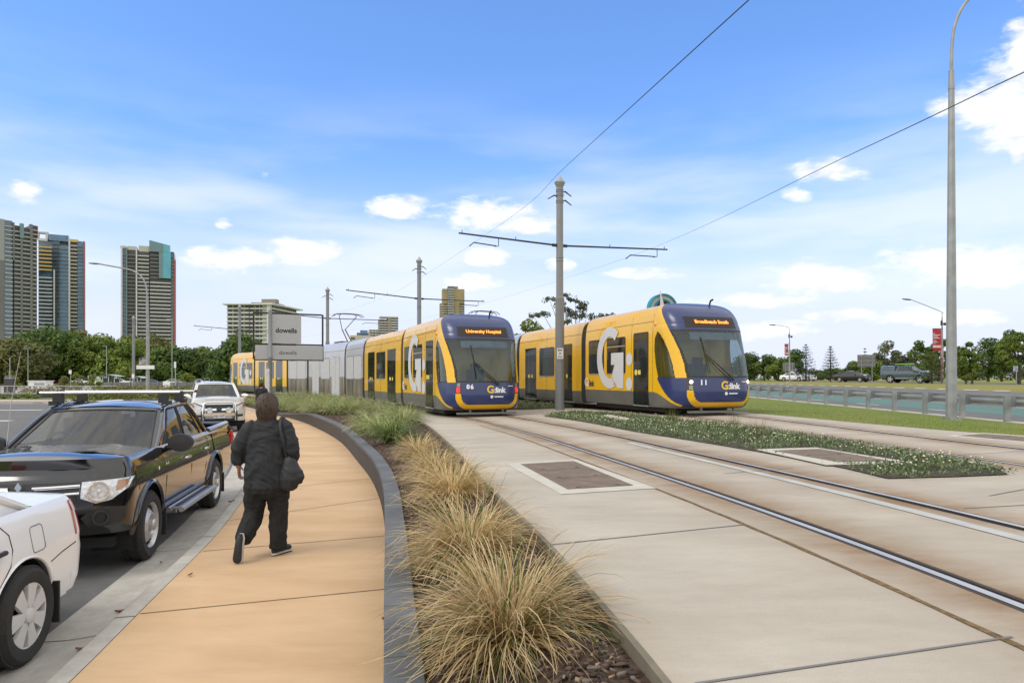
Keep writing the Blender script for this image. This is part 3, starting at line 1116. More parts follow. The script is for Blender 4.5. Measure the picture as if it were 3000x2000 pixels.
def gangway(root, a, b):
    """ribbed bellows between two joints (plan points)"""
    d = Vector((b[0] - a[0], b[1] - a[1], 0))
    mid = (Vector((a[0], a[1], a[2])) + Vector((b[0], b[1], b[2]))) / 2
    t_ = mesh_tmp = MB()
    n = 7
    L_ = d.length + .1
    sec = [p for p in tsec_dense(4) if p[0] < 3.36]
    ring = [(-w, z) for z, w in sec] + [(w, z) for z, w in reversed(sec)]
    P = []
    for i in range(n * 2 + 1):
        x = -L_ / 2 + L_ * i / (n * 2)
        k = .985 if i % 2 else .955
        P.append([(x, y * k, z * (1 if z < 3 else k)) for y, z in ring])
    t_.grid(P)
    t_.build('gangway_bellows', M_TDARK, root, loc=mid, rz=math.atan2(d.y, d.x))


def pantograph(root, loc, rz, h):
    mb = MB()
    mb.box((0, 0, .05), (1.4, 1.1, .08))
    for sg in (-1, 1):
        mb.tube([(.5, sg * .12, .1), (-.55, sg * .1, h * .5)], .04, 6)
        mb.tube([(-.55, sg * .1, h * .5), (.25, sg * .55, h - .12)], .022, 6)
    for x in (.05, .42):
        mb.tube([(x, -.95, h - .16), (x, -.75, h - .02), (x, -.3, h + .02), (x, .3, h + .02), (x, .75, h - .02), (x, .95, h - .16)], .022, 6)
    mb.tube([(.05, -.5, h - .06), (.42, -.5, h - .06)], .02, 5)
    mb.tube([(.05, .5, h - .06), (.42, .5, h - .06)], .02, 5)
    mb.build('pantograph', M('pantograph steel', (.10, .045, .04), .5), root, loc=loc, rz=rz)


def make_tram(T, seamY, ncars, label, rear, number, dest, name='tram', group='yellow trams'):
    s0 = T.s_at_Y(seamY)
    p0 = T.at(s0)
    zt = lambda p: float(zs(p[0], p[1]))
    root = thing(name, label, 'tram', (p0[0], p0[1], zt(p0)), 0, group)
    o = np.array([p0[0], p0[1], zt(p0)])

    def place(sa, sb):
        """front end sa, back end sb (arc lengths growing away from the camera)"""
        a, b = T.at(sa), T.at(sb)
        d = a - b
        return a, b, math.atan2(d[1], d[0])
    G_ = .42
    s = s0
    lens = [5.0, 6.9, 3.95, 6.9, 3.95, 6.9, 5.0][:ncars]
    kinds = ['cab', 'door', 'bogie', 'sdoor', 'bogie', 'door', 'tail'][:ncars]
    prev = None
    for L_, k in zip(lens, kinds):
        a, b, rz = place(s, s + L_)
        loc = lambda p: (p[0] - o[0], p[1] - o[1], zt(p) - o[2])
        if prev is not None:
            gangway(root, loc(prev), loc(a))
        m = (a + b) / 2
        if k == 'cab':
            cab_section(root, loc(a), rz, rear, number, dest, L_)
        elif k == 'tail':
            cab_section(root, loc(b), rz + math.pi, not rear, number, dest, L_, True)
        elif k in ('door', 'sdoor'):
            door_section(root, loc(m), rz, L_, k == 'sdoor')
            if k == 'sdoor':
                l = loc(m)
                pantograph(root, (l[0], l[1], l[2] + 3.4), rz, 1.75)
        else:
            bogie_section(root, loc(m), rz, L_)
        prev = b
        s += L_ + G_
    return root


TRAM_A = make_tram(T1, 23.15, 7, 'yellow and navy tram numbered 06 with red tail lamps, curving away behind the planted bed', True, '06', 'University Hospital')
TRAM_B = make_tram(T2, 21.15, 4, 'yellow and navy tram numbered 11 with white headlamps, beside the grass verge and guard rail', False, '11', 'Broadbeach South')
# ------------------------------------------------------------------ vehicles
M_BLACKP = M('black car paint', (.006, .006, .007), .12, var=.1, scale=2, coat=1.0)
M_WHITECP = M('white car paint', (.80, .80, .80), .25, var=.02, scale=1, coat=.7)
M_SILVP = M('pale silver car paint', (.68, .68, .665), .28, .25, var=.03, coat=.7)
M_BLUEP = M('blue grey car paint', (.07, .105, .13), .25, .3, var=.04, coat=.7)
M_TYRE = M('tyre rubber', (.028, .027, .026), .85, var=.2, scale=12, bump=.4, bscale=70)
M_RIM = M('wheel metal', (.55, .54, .52), .35, .6, var=.1, scale=10)
M_HUBW = M('hub cap paint', (.58, .57, .55), .4, var=.05)
M_PLAST = M('black trim plastic', (.022, .022, .023), .5, var=.15, scale=30, bump=.2, bscale=300)
M_CHROME = M('chrome', (.75, .75, .76), .08, 1, var=.02)
M_GLASS = glassmat('car glass', (.50, .56, .55), ior=1.6)
M_DGLASS = M('dark car glass', (.02, .025, .027), .04, var=.3, spec=.8)
M_CABIN = M('cabin trim', (.05, .05, .05), .7, var=.2)
M_SEAT = M('seat cloth', (.075, .075, .08), .9, var=.2, scale=20)
M_TAILR = M('red lamp lens', (.55, .012, .012), .12, coat=.6, var=.2, scale=9)
M_PLATEW = M('number plate', (.72, .72, .70), .4, var=.03)
M_PTEXT = M('plate characters', (.05, .02, .03), .5)
M_GAP = M('panel gap', (.004, .004, .004), .9)
M_LAMPG = M('headlamp glass', (.62, .64, .66), .08, .15, var=.35, scale=26, coat=1)
M_UNDER = M('underbody', (.012, .012, .012), .9)


class Car:
    """x forward from the front axle, y to the car's left, z up from the road"""

    def __init__(s, name, label, cat, paint, loc, heading, group=None, **k):
        s.__dict__.update(dict(wb=3.0, r=.36, ar=.46, W=.88, F=.83, Rr=-4.3, nose=.36, tail=.3, sill=.36, zfront=.42, track=.78,
                               shoulder=[(.9, .98), (.4, 1.02), (-.5, 1.10), (-2.7, 1.14), (-4.5, 1.17)], crown=.06,
                               cowl=(-.42, 1.17), wtop=(-1.22, 1.66), rtop=(-2.3, 1.69), rbase=(-2.72, 1.19), yb=.76, yr=.60, bulge=.16, rbulge=.06,
                               noseprof=[(.42, .74), (.55, .98), (.75, 1.0), (.95, .90), (1.05, .78)], nn=2.6, tn=4.0, tailprof=None, panes=None, hi=True, deck=True, glass=None), **k)
        s.paint = paint
        s.t = thing(name, label, cat, loc, heading, group)

    def zt(s, x):
        return interp(x, s.shoulder)

    def yw(s, x, z):
        zt = s.zt(x)
        f = np.clip((np.asarray(z, float) - s.sill) / (zt - s.sill), 0, 1)
        sec = np.interp(f, [0, .15, .5, .62, .85, .95, 1], [.935, .975, .995, 1.0, .965, .935, .90])
        return s.W * sec

    def zb(s, x):
        x = np.asarray(x, float)
        z = np.full_like(x, s.sill)
        for a in (0, -s.wb):
            d = np.abs(x - a)
            z = np.maximum(z, np.where(d < s.ar, s.r + np.sqrt(np.maximum(s.ar ** 2 - d ** 2, 0)), 0))
        return z

    def body(s):
        x1, x0 = s.F - s.nose, s.Rr + s.tail
        xs_ = list(np.linspace(x0, x1, 60))
        for a in (0, -s.wb):
            th = np.linspace(0, math.pi, 33)
            xs_ += list(a + s.ar * np.cos(th) * .9999)
            xs_ += [a + s.ar + .0005, a - s.ar - .0005]
        xs_ = np.array(sorted(x for x in xs_ if x0 - 1e-6 <= x <= x1 + 1e-6))
        zb, zt = s.zb(xs_), s.zt(xs_)
        mb = MB()
        vv = np.array([0, .06, .14, .25, .38, .5, .56, .62, .7, .78, .85, .9, .95, 1.0])
        for sg in (-1, 1):
            P = [[(x, sg * float(s.yw(x, z0 + (z1 - z0) * v)), z0 + (z1 - z0) * v) for v in vv] for x, z0, z1 in zip(xs_, zb, zt)]
            mb.grid(P, flip=sg < 0)
        s.nose_tail(mb, x1, 1)
        s.nose_tail(mb, x0, -1)
        # bonnet and boot lid
        s.lid(mb, x1, s.cowl[0], 1)
        if s.deck:
            s.lid(mb, x0, s.rbase[0], -1)
        o = mb.build('body', s.paint, s.t, smooth=38)
        s.bodyo = o
        mb = MB()
        for a in (0, -s.wb):
            th = np.linspace(-.35, math.pi + .35, 24)
            for sg in (-1, 1):
                P = [[(a + s.ar * 1.0 * math.cos(t), sg * y, s.r + s.ar * math.sin(t)) for y in (float(s.yw(a, .8)) * .96, s.track - .32)] for t in th]
                mb.grid(P)
                mb.prism([(a + s.ar * math.cos(t), s.r + s.ar * math.sin(t)) for t in th], .01, Matrix(((1, 0, 0, 0), (0, 0, 1, sg * (s.track - .3)), (0, 1, 0, 0), (0, 0, 0, 1))))
        mb.box(((s.F + s.Rr) / 2, 0, s.sill - .04), (s.F - s.Rr - .5, s.W * 1.6, .1))
        mb.build('wheel_arch_liner', M_UNDER, s.t)

    def outline(s, x, z, sg):
        pr = s.noseprof if sg > 0 else (s.tailprof or s.noseprof)
        L_ = (s.nose if sg > 0 else s.tail) * interp(z, pr)
        n = s.nn if sg > 0 else s.tn
        return L_, n

    def nose_tail(s, mb, x, sg):
        zt = float(s.zt(x))
        z0 = s.zfront if sg > 0 else s.zfront + .02
        zz = np.linspace(z0, zt, 26)
        t = np.linspace(-math.pi / 2, math.pi / 2, 61)
        P = []
        for z in zz:
            L_, n = s.outline(x, z, sg)
            w = float(s.yw(x, z))
            P.append([(x + sg * L_ * abs(math.cos(a)) ** (2 / n), w * math.copysign(abs(math.sin(a)) ** (2 / n), a), z) for a in t])
        mb.grid(P, flip=sg < 0)
        # cap over the top row
        L_, n = s.outline(x, zt, sg)
        w = float(s.yw(x, zt))
        cr = s.crown
        P = []
        for a in t[1:-1]:
            y = w * math.copysign(abs(math.sin(a)) ** (2 / n), a)
            xe = x + sg * L_ * abs(math.cos(a)) ** (2 / n)
            q = 1 - (y / w) ** 2
            P.append([(xe + (x - xe) * u, y, zt + cr * q * (1 - (1 - u) ** 2)) for u in (0, .3, .6, 1)])
        mb.grid(P, flip=sg > 0)

    def lid(s, mb, xa, xb, sg):
        P = []
        for x in np.linspace(xa, xb + (s.bulge if sg > 0 else 0), 14):
            zt = float(s.zt(x))
            w = float(s.yw(x, zt))
            row = []
            for q in np.linspace(-1, 1, 25):
                k = 1 - q * q
                rid = .018 * math.exp(-((abs(q) - .52) / .10) ** 2) if s.hi and sg > 0 else 0
                row.append((x, w * q, zt + s.crown * k ** .8 + rid))
            P.append(row)
        mb.grid(P, flip=sg < 0)

    def gpt(s, edge, a, v):
        """point on greenhouse: edge 0 windscreen, 1 left side, 2 rear, 3 right side; a along, v up"""
        (xc, zc), (xw, zw), (xr, zr), (xd, zd) = s.cowl, s.wtop, s.rtop, s.rbase
        if edge in (0, 2):
            q = 2 * a - 1
            x0, z0, x1, z1, sg = (xc, zc, xw, zw, 1) if edge == 0 else (xd, zd, xr, zr, -1)
            b0 = Vector((x0 + sg * s.bulge * (1 - q * q) * (1 if edge == 0 else .4), s.yb * q, z0))
            b1 = Vector((x1 + sg * s.rbulge * (1 - q * q), s.yr * q, z1 + .03 * (1 - q * q)))
        else:
            sg = 1 if edge == 1 else -1
            b0 = Vector((xc + (xd - xc) * a, sg * (s.yb + .012 * 4 * a * (1 - a)), zc + (zd - zc) * a))
            b1 = Vector((xw + (xr - xw) * a, sg * (s.yr + .012 * 4 * a * (1 - a)), zw + (zr - zw) * a + .02 * 4 * a * (1 - a)))
        p = b0.lerp(b1, v)
        if edge in (1, 3):
            p.y += sg * .02 * 4 * v * (1 - v)
        return p

    def greenhouse(s):
        """panes: edge -> list of column lines (bottom a, top a); odd intervals are glass between v0 and v1"""
        panes = s.panes or {0: [(0, 0), (.045, .06), (.955, .94), (1, 1)], 1: [(0, 0), (.05, .10), (.42, .42), (.47, .47), (.90, .84), (1, 1)], 2: [(0, 0), (.1, .1), (.9, .9), (1, 1)]}
        panes = dict(panes)
        panes[3] = panes[1]
        mb = MB()
        names = {0: 'windscreen', 1: 'side_window', 2: 'rear_window', 3: 'side_window'}
        for e, colz in panes.items():
            v0, v1 = (.05, .93) if e != 2 else (.12, .86)
            if e in (1, 3):
                v0 = .02
            for i in range(len(colz) - 1):
                (b0, t0), (b1, t1) = colz[i], colz[i + 1]
                nn = max(2, int((b1 - b0) * 14) + 1)
                G = lambda k, v: s.gpt(e, (b0 + (b1 - b0) * k / nn) * (1 - v) + (t0 + (t1 - t0) * k / nn) * v, v)
                flip = e in (0, 3)
                if e == 2:
                    flip = False
                if i % 2 == 0:
                    mb.grid([[G(k, v) for v in (0, v0, .5, v1, 1)] for k in range(nn + 1)], flip=e in (0, 3))
                else:
                    for va, vb in ((0, v0), (v1, 1)):
                        mb.grid([[G(k, v) for v in (va, vb)] for k in range(nn + 1)], flip=e in (0, 3))
                    g = MB()
                    P = [[G(k, v) for v in np.linspace(v0, v1, 5)] for k in range(nn + 1)]
                    g.grid(P, flip=e in (0, 3))
                    if e != 0 or True:
                        g.build(names[e], s.glass or (M_GLASS if s.hi else M_DGLASS), s.t, smooth=60)
                    # rubber seal
                    rb = MB()
                    ring = [G(k, v0) for k in range(nn + 1)] + [G(nn, v) for v in np.linspace(v0, v1, 5)[1:]] + [G(k, v1) for k in range(nn - 1, -1, -1)] + [G(0, v) for v in np.linspace(v1, v0, 5)[1:-1]]
                    rb.tube(ring + [ring[0]], .012, 5, cap=False)
                    rb.build('window_seal', M_PLAST, s.t)
        # roof
        n = 18
        P = []
        for a in np.linspace(0, 1, 13):
            row = []
            for q in np.linspace(0, 1, 13):
                f, b = s.gpt(0, q, 1), s.gpt(2, q, 1)
                p = f.lerp(b, a)
                p.z += .035 * 4 * a * (1 - a) * (1 - (2 * q - 1) ** 4) + .012 * (1 - (2 * q - 1) ** 2)
                row.append(p)
            P.append(row)
        mb.grid(P)
        for e in (1, 3):
            mb.tube([s.gpt(e, 0, v) for v in np.linspace(0, .97, 6)] + [s.gpt(e, a, 1) for a in np.linspace(.02, .98, 8)] + [s.gpt(e, 1, v) for v in np.linspace(.97, 0, 6)], .028, 8)
        mb.build('cabin_frame', s.paint, s.t, smooth=40)

    def interior(s):
        mb = MB()
        x0, x1 = s.cowl[0], s.rbase[0]
        mb.box(((x0 + x1) / 2, 0, .62), (x0 - x1 - .1, s.yb * 1.8, .5), 0)
        mb.box((x0 - .12, 0, s.cowl[1] - .06), (.35, s.yb * 1.85, .14), 0)
        for sg in (-1, 1):
            for xx in (x0 - 1.15, x0 - 1.95):
                if xx < x1 + .25:
                    continue
                mb.box((xx, sg * .36, 1.12), (.16, .46, .62), 1)
                mb.box((xx + .01, sg * .36, 1.45), (.1, .26, .17), 1)
        ring = [(x0 - .52 + .06 * math.sin(t), -.36 + .18 * math.cos(t), 1.12 + .18 * math.sin(t)) for t in np.linspace(0, 2 * math.pi, 20)]
        mb.tube(ring, .016, 6, 0, cap=False)
        mb.tube([(x0 - .52, -.36, 1.12), (x0 - .25, -.36, 1.02)], .03, 6)
        mb.build('interior', [M_CABIN, M_SEAT], s.t)

    def wheels(s, style, hub=None):
        r, w = s.r, .23
        prof = [(r * .66, -w / 2 + .01), (r * .70, -w / 2), (r * .90, -w / 2 - .004), (r * .965, -w / 2 + .022), (r, -w / 2 + .05), (r, 0), (r, w / 2 - .05), (r * .965, w / 2 - .022), (r * .90, w / 2 + .004), (r * .70, w / 2), (r * .66, w / 2 - .01)]
        for a in (0, -s.wb):
            for sg in (-1, 1):
                M4 = frame((a, sg * (s.track), r), (1, 0, 0), (0, 0, -sg))
                wl = MB().lathe(prof, 40, M4)
                for k in range(40):      # tread blocks
                    t = 2 * math.pi * (k + .5) / 40
                    for h in (-.07, 0, .07):
                        wl.box((0, 0, 0), (.028, .05, .012), mat=M4 @ Matrix.Rotation(t, 4, 'Z') @ Matrix.Translation((r, 0, h)) @ Matrix.Rotation(R(90), 4, 'Y'))
                o = wl.build('wheel', M_TYRE, s.t, smooth=50)
                rim = MB()
                fz = w / 2 - .02
                if style == 'steel':
                    rim.lathe([(r * .69, fz + .005), (r * .66, fz + .012), (r * .62, fz - .004), (r * .60, fz - .045), (r * .50, fz - .035), (r * .40, fz + .0), (r * .30, fz + .012), (r * .24, fz - .02), (r * .17, fz - .02), (r * .17, fz + .035), (r * .14, fz + .05), (0, fz + .052)], 40, M4, 0)
                    for k in range(14):
                        t = 2 * math.pi * k / 14
                        rim.box((r * .555, 0, fz - .036), (.035, .062, .012), 1, mat=M4 @ Matrix.Rotation(t, 4, 'Z'))
                    for k in range(6):
                        t = 2 * math.pi * k / 6
                        rim.lathe([(.011, 0), (.011, .02), (0, .022)], 6, M4 @ Matrix.Rotation(t, 4, 'Z') @ Matrix.Translation((r * .215, 0, fz - .02)), 0)
                else:
                    ns = 7 if style == 'cap' else 5
                    rim.lathe([(r * .70, fz + .0), (r * .685, fz + .014), (r * .64, fz + .006), (r * .63, fz - .05)], 40, M4, 0)
                    rim.lathe([(r * .63, fz - .05), (0, fz - .055)], 30, M4, 1)
                    rim.lathe([(r * .17, fz - .01), (r * .155, fz + .022), (r * .10, fz + .03), (0, fz + .03)], 20, M4, 0)
                    for k in range(ns):
                        t = 2 * math.pi * k / ns
                        h0, h1 = (.42, .62)
                        pl = [(r * .13, -r * .10), (r * .40, -r * .135), (r * .645, -r * (.19 if ns == 7 else .15)), (r * .645, r * (.19 if ns == 7 else .15)), (r * .40, r * .135), (r * .13, r * .10)]
                        rim.prism(pl, .028, M4 @ Matrix.Rotation(t, 4, 'Z') @ Matrix.Translation((0, 0, fz - .018)), 0)
                rim.build('rim', [M_RIM if style != 'cap' else M_HUBW, M_UNDER], o, smooth=35)

    # ---- helpers that lay trim on the skin
    def sidept(s, x, z, sg, d=.004):
        return Vector((x, sg * (float(s.yw(x, z)) + d), z))

    def line(s, name, pts, sg, r=.006, mat=None):
        mb = MB()
        mb.tube([s.sidept(x, z, sg, .0) for x, z in pts], r, 4)
        return mb.build(name, mat or M_GAP, s.t)

    def nosept(s, y, z, sg=1, d=.006):
        x = s.F - s.nose if sg > 0 else s.Rr + s.tail
        L_, n = s.outline(x, z, sg)
        w = float(s.yw(x, min(z, float(s.zt(x)))))
        q = max(0, 1 - (abs(y) / w) ** n)
        X_ = q ** (1 / n)
        gx, gy = max(X_, 1e-4) ** (n - 1) / max(L_, .02), (min(1, abs(y) / w)) ** (n - 1) / w
        g = math.hypot(gx, gy)
        return Vector((x + sg * (L_ * X_ + d * gx / g), y + math.copysign(d * gy / g, y), z))

    def nosepatch(s, name, poly, mat, d=.008, sg=1, res=10, parent=None):
        """polygon (y,z) laid on the nose; triangulated finely so it follows the curve"""
        bm = bmesh.new()
        vs = [bm.verts.new((y, z, 0)) for y, z in poly]
        bm.faces.new(vs)
        bmesh.ops.triangulate(bm, faces=bm.faces[:])
        for _ in range(3):
            bmesh.ops.subdivide_edges(bm, edges=[e for e in bm.edges if e.calc_length() > .05], cuts=1, use_grid_fill=True)
        V = [s.nosept(v.co.x, v.co.y, sg, d) for v in bm.verts]
        bm.verts.index_update()
        F = [tuple(v.index for v in f.verts) for f in bm.faces]
        bm.free()
        o = mesh(name, V, F, mat, None, parent or s.t, smooth=60)
        return o

    def nosebar(s, name, pts, r, mat, sg=1, d=.01, n=6):
        mb = MB()
        mb.tube([s.nosept(y, z, sg, d) for y, z in pts], r, n)
        return mb.build(name, mat, s.t)

    def mirror(s, sg, mat, big=1.0, x=-.72, z=1.22):
        mb = MB()
        c = Vector((x, sg * (s.yb + .20), z))
        mb.lathe([(0, -.06), (.08, -.055), (.105, -.03), (.112, .02), (.107, .05), (0, .055)], 4 if False else 16, Matrix.Translation(c) @ Matrix.Rotation(R(90), 4, 'Y') @ Matrix.Diagonal((.85 * big, 1.15 * big, 1.1 * big, 1)))
        mb.tube([(x - .02, sg * (s.yb + .0), z - .07), (x, sg * (s.yb + .14), z - .05)], .035, 6)
        return mb.build('wing_mirror', mat, s.t, smooth=50)

    def handle(s, x, z, sg, mat):
        mb = MB()
        p = s.sidept(x, z, sg, .012)
        mb.tube([(x - .11, p.y, z), (x - .09, p.y + sg * .022, z), (x + .09, p.y + sg * .022, z), (x + .11, p.y, z)], [.012, .016, .016, .012], 6)
        return mb.build('door_handle', mat, s.t, smooth=60)

    def lip(s, mat, r=.022):
        for a in (0, -s.wb):
            for sg in (-1, 1):
                mb = MB()
                pts = []
                for t in np.linspace(.0, math.pi, 22):
                    x, z = a + s.ar * math.cos(t), s.r + s.ar * math.sin(t)
                    pts.append(s.sidept(x, z, sg, .0))
                mb.tube(pts, r, 6)
                mb.build('arch_lip', mat, s.t, smooth=60)

    def mudflap(s, a, sg):
        MB().box((a, sg * (s.track + .0), .30), (.02, .24, .30)).build('mud_flap', M_PLAST, s.t)


# ---------------------------------------------------------------- the black double-cab pickup
def build_pickup():
    hd = R(-90) + R(11.2)
    c = Car('pickup_truck', 'black double-cab pickup with silver roof bars, parked along the kerb', 'pickup', M_BLACKP, (-4.74, 7.16, -.135), hd,
            shoulder=[(.9, .945), (.47, .98), (-.1, 1.03), (-.5, 1.05), (-2.7, 1.08), (-2.95, 1.12), (-4.5, 1.15)], W=.885, nose=.40, F=.84, crown=.055, noseprof=[(.40, .70), (.52, .95), (.66, 1.0), (.82, .97), (.95, .86), (1.03, .70)], deck=False,
            cowl=(-.46, 1.08), wtop=(-1.30, 1.55), rtop=(-2.28, 1.59), rbase=(-2.80, 1.12), yb=.785, yr=.625,
            panes={0: [(0, 0), (.035, .05), (.965, .95), (1, 1)], 1: [(0, 0), (.10, .12), (.46, .42), (.51, .47), (.86, .86), (1, 1)], 2: [(0, 0), (.1, .1), (.9, .9), (1, 1)]})
    c.body()
    c.greenhouse()
    c.interior()
    c.wheels('steel')
    c.lip(c.paint, .03)
    t = c.t
    # grille: dark opening, two chrome bars, three-diamond badge
    c.nosepatch('grille', [(-.49, .94), (-.46, .76), (.46, .76), (.49, .94)], M_PLAST, .004)
    for z in (.895, .825):
        for sg in (-1, 1):
            c.nosebar('grille_bar', [(sg * .10, z), (sg * .3, z + .005), (sg * .49, z + .012)], .017, M_CHROME, d=.012)
    mb = MB()
    for ang in (90, 210, 330):
        p = c.nosept(0, .865, 1, .03)
        u = Vector((0, math.cos(R(ang)), math.sin(R(ang))))
        n_ = Vector((0, -u.z, u.y))
        mb.prism([(0, 0), (.05, .03), (.1, 0), (.05, -.03)], .015, Matrix(((0, 0, 1, p.x), (u.y, n_.y, 0, p.y), (u.z, n_.z, 0, p.z), (0, 0, 0, 1))))
    mb.build('bonnet_emblem', M_CHROME, t)
    for sg in (-1, 1):
        hl = c.nosepatch('headlight', [(sg * .50, .94), (sg * .50, .79), (sg * .62, .735), (sg * .74, .76), (sg * .85, .86), (sg * .866, .955), (sg * .70, .95)][::sg], M_LAMPG, .010)
        q = c.nosept(sg * .64, .845, 1, .02)
        fr_ = frame(q, (c.nosept(sg * .64 + .05, .885) - c.nosept(sg * .64 - .05, .885)), (0, 0, 1))
        MB().lathe([(.095, 0), (.092, .012), (.082, .012), (.078, .004)], 24, fr_).lathe([(.078, .004), (.05, .001), (0, .008)], 24, fr_, 1).build('lamp_reflector', [M_CHROME, M_LAMPG], hl, smooth=40)
        c.nosepatch('indicator_lens', [(sg * .775, .94), (sg * .765, .84), (sg * .80, .845), (sg * .84, .89), (sg * .85, .94)][::sg], M('smoked orange lens', (.42, .22, .12), .1, coat=1), .014, parent=hl)
        fg = c.nosepatch('fog_lamp_pod', [(sg * .50, .60), (sg * .56, .50), (sg * .80, .525), (sg * .84, .68), (sg * .70, .70), (sg * .56, .66)][::sg], M_PLAST, .006)
        q = c.nosept(sg * .655, .595, 1, .012)
        fr_ = frame(q, (c.nosept(sg * .66 + .05, .6) - c.nosept(sg * .66 - .05, .6)), (0, 0, 1))
        MB().lathe([(.075, 0), (.07, .02), (.055, .02), (.05, -.01), (0, -.01)], 20, fr_).build('fog_lamp', M_PLAST, fg, smooth=40)
    c.nosepatch('lower_intake', [(-.44, .68), (-.40, .50), (.40, .50), (.44, .68)], M_PLAST, .005)
    c.nosepatch('bumper_valance', [(-.46, .49), (-.46, .43), (.46, .43), (.46, .49)], M('lower valance', (.03, .03, .03), .6), .006)
    c.nosepatch('number_plate', [(-.19, .66), (-.19, .57), (.19, .57), (.19, .66)], M_PLATEW, .03)
    for sg in (-1, 1):
        c.line('door_seam', [(-.50, 1.04), (-.56, .8), (-.56, .45)], sg)
        c.line('door_seam', [(-1.62, 1.06), (-1.64, .8), (-1.62, .42)], sg)
        c.line('door_seam', [(-2.62, 1.07), (-2.58, .93), (-2.42, .7), (-2.28, .42)], sg)
        c.line('bed_gap', [(-2.90, 1.10), (-2.90, .86)], sg, .014)
        c.line('bumper_seam', [(.44, .98), (.36, .80)], sg)
        c.handle(-1.42, .93, sg, M_CHROME)
        c.handle(-2.42, .945, sg, M_CHROME)
        c.mirror(sg, M_PLAST, 1.12, x=-.76, z=1.17)
        mb = MB()
        for dy, z, r_ in ((.02, .40, .032), (.16, .40, .032)):
            mb.tube([(-.62, sg * (.86 + dy), z), (-2.30, sg * (.86 + dy), z)], r_, 8)
        mb.box((-1.46, sg * .95, .415), (1.66, .13, .02))
        for x in (-.8, -1.5, -2.1):
            mb.box((x, sg * .82, .36), (.06, .2, .05))
        mb.build('side_step', M('step aluminium', (.46, .46, .47), .35, .7, var=.1, scale=14), t, smooth=40)
        MB().box((-1.46, sg * .95, .428), (1.5, .05, .006)).build('step_tread', M_PLAST, t)
        c.mudflap(-3.0 - .48, sg)
        c.mudflap(-.47, sg)
        mb = MB()
        for x, z, w_ in ((-.30, .93, .07),):
            mb.lathe([(0, .003), (.022, .003), (.022, 0)], 12, frame(c.sidept(x, z, sg, .004), (1, 0, 0), (0, 0, 1) if sg < 0 else (0, 0, -1)))
        p = c.sidept(-.62, .97, sg, .006)
        add_text(mb, '4x4', .085, frame((p.x, p.y, .93), (1, 0, 0) if sg < 0 else (-1, 0, 0), (0, 0, 1)), 0, .004)
        mb.build('side_decal', M_WHITEP, t)
    # load bed
    mb = MB()
    mb.box((-3.6, 0, .72), (1.35, 1.5, .03))
    for sg in (-1, 1):
        mb.box((-3.6, sg * .73, .95), (1.4, .04, .46))
    mb.box((-2.92, 0, .95), (.04, 1.5, .46))
    mb.box((-4.26, 0, .95), (.04, 1.5, .46))
    mb.build('load_bed', M_PLAST, t)
    mb = MB()
    for sg in (-1, 1):
        mb.tube([(-2.93, sg * .775, 1.135), (-3.6, sg * .785, 1.155), (-4.2, sg * .775, 1.165)], .05, 8)
    mb.tube([(-4.24, -.76, 1.16), (-4.24, .76, 1.16)], .045, 8)
    mb.build('bed_rail', M_BLACKP, t, smooth=60)
    for sg in (-1, 1):
        c.nosepatch('tail_lamp', [(sg * .70, 1.05), (sg * .70, .78), (sg * .86, .78), (sg * .86, 1.05)][::-sg], M_TAILR, .006, sg=-1)
        MB().box((-4.17, sg * (c.W - .015), .93), (.14, .03, .26)).build('tail_lamp', M_TAILR, t)
    # roof bars
    for x in (-1.42, -2.12):
        z = 1.75
        mb = MB()
        mb.prism([(-.025, -.014), (.025, -.014), (.035, 0), (.025, .014), (-.025, .014), (-.035, 0)], 1.62, Matrix(((1, 0, 0, x), (0, 0, 1, -.81), (0, 1, 0, z), (0, 0, 0, 1))))
        bar = mb.build('roof_bar', M('anodised bar', (.62, .62, .63), .3, .6, var=.04), t)
        for sg in (-1, 1):
            mb = MB()
            mb.box((x, sg * .60, z - .075), (.09, .10, .12))
            mb.box((x, sg * .64, z - .13), (.11, .10, .05))
            mb.build('bar_foot', M_PLAST, bar)
            MB().box((x, sg * .815, z), (.075, .02, .035)).build('bar_end', M_PLAST, bar)
    # wipers, aerial, washer jets
    for y0, y1 in ((-.62, .02), (.02, .68)):
        mb = MB()
        g = lambda y, v: c.gpt(0, (y / c.yb + 1) / 2, v) + Vector((.02, 0, .015))
        mb.tube([g(y0, .03), g((y0 + y1) / 2, .07), g(y1, .10)], .012, 5)
        mb.build('wiper', M_PLAST, t)
    mb = MB()
    mb.tube([(-.62, -.80, 1.08), (-.95, -.90, 1.66), (-1.3, -.96, 2.25)], [.006, .004, .002], 5)
    mb.build('aerial', M('pale aerial', (.3, .27, .24), .5), t)
    return c


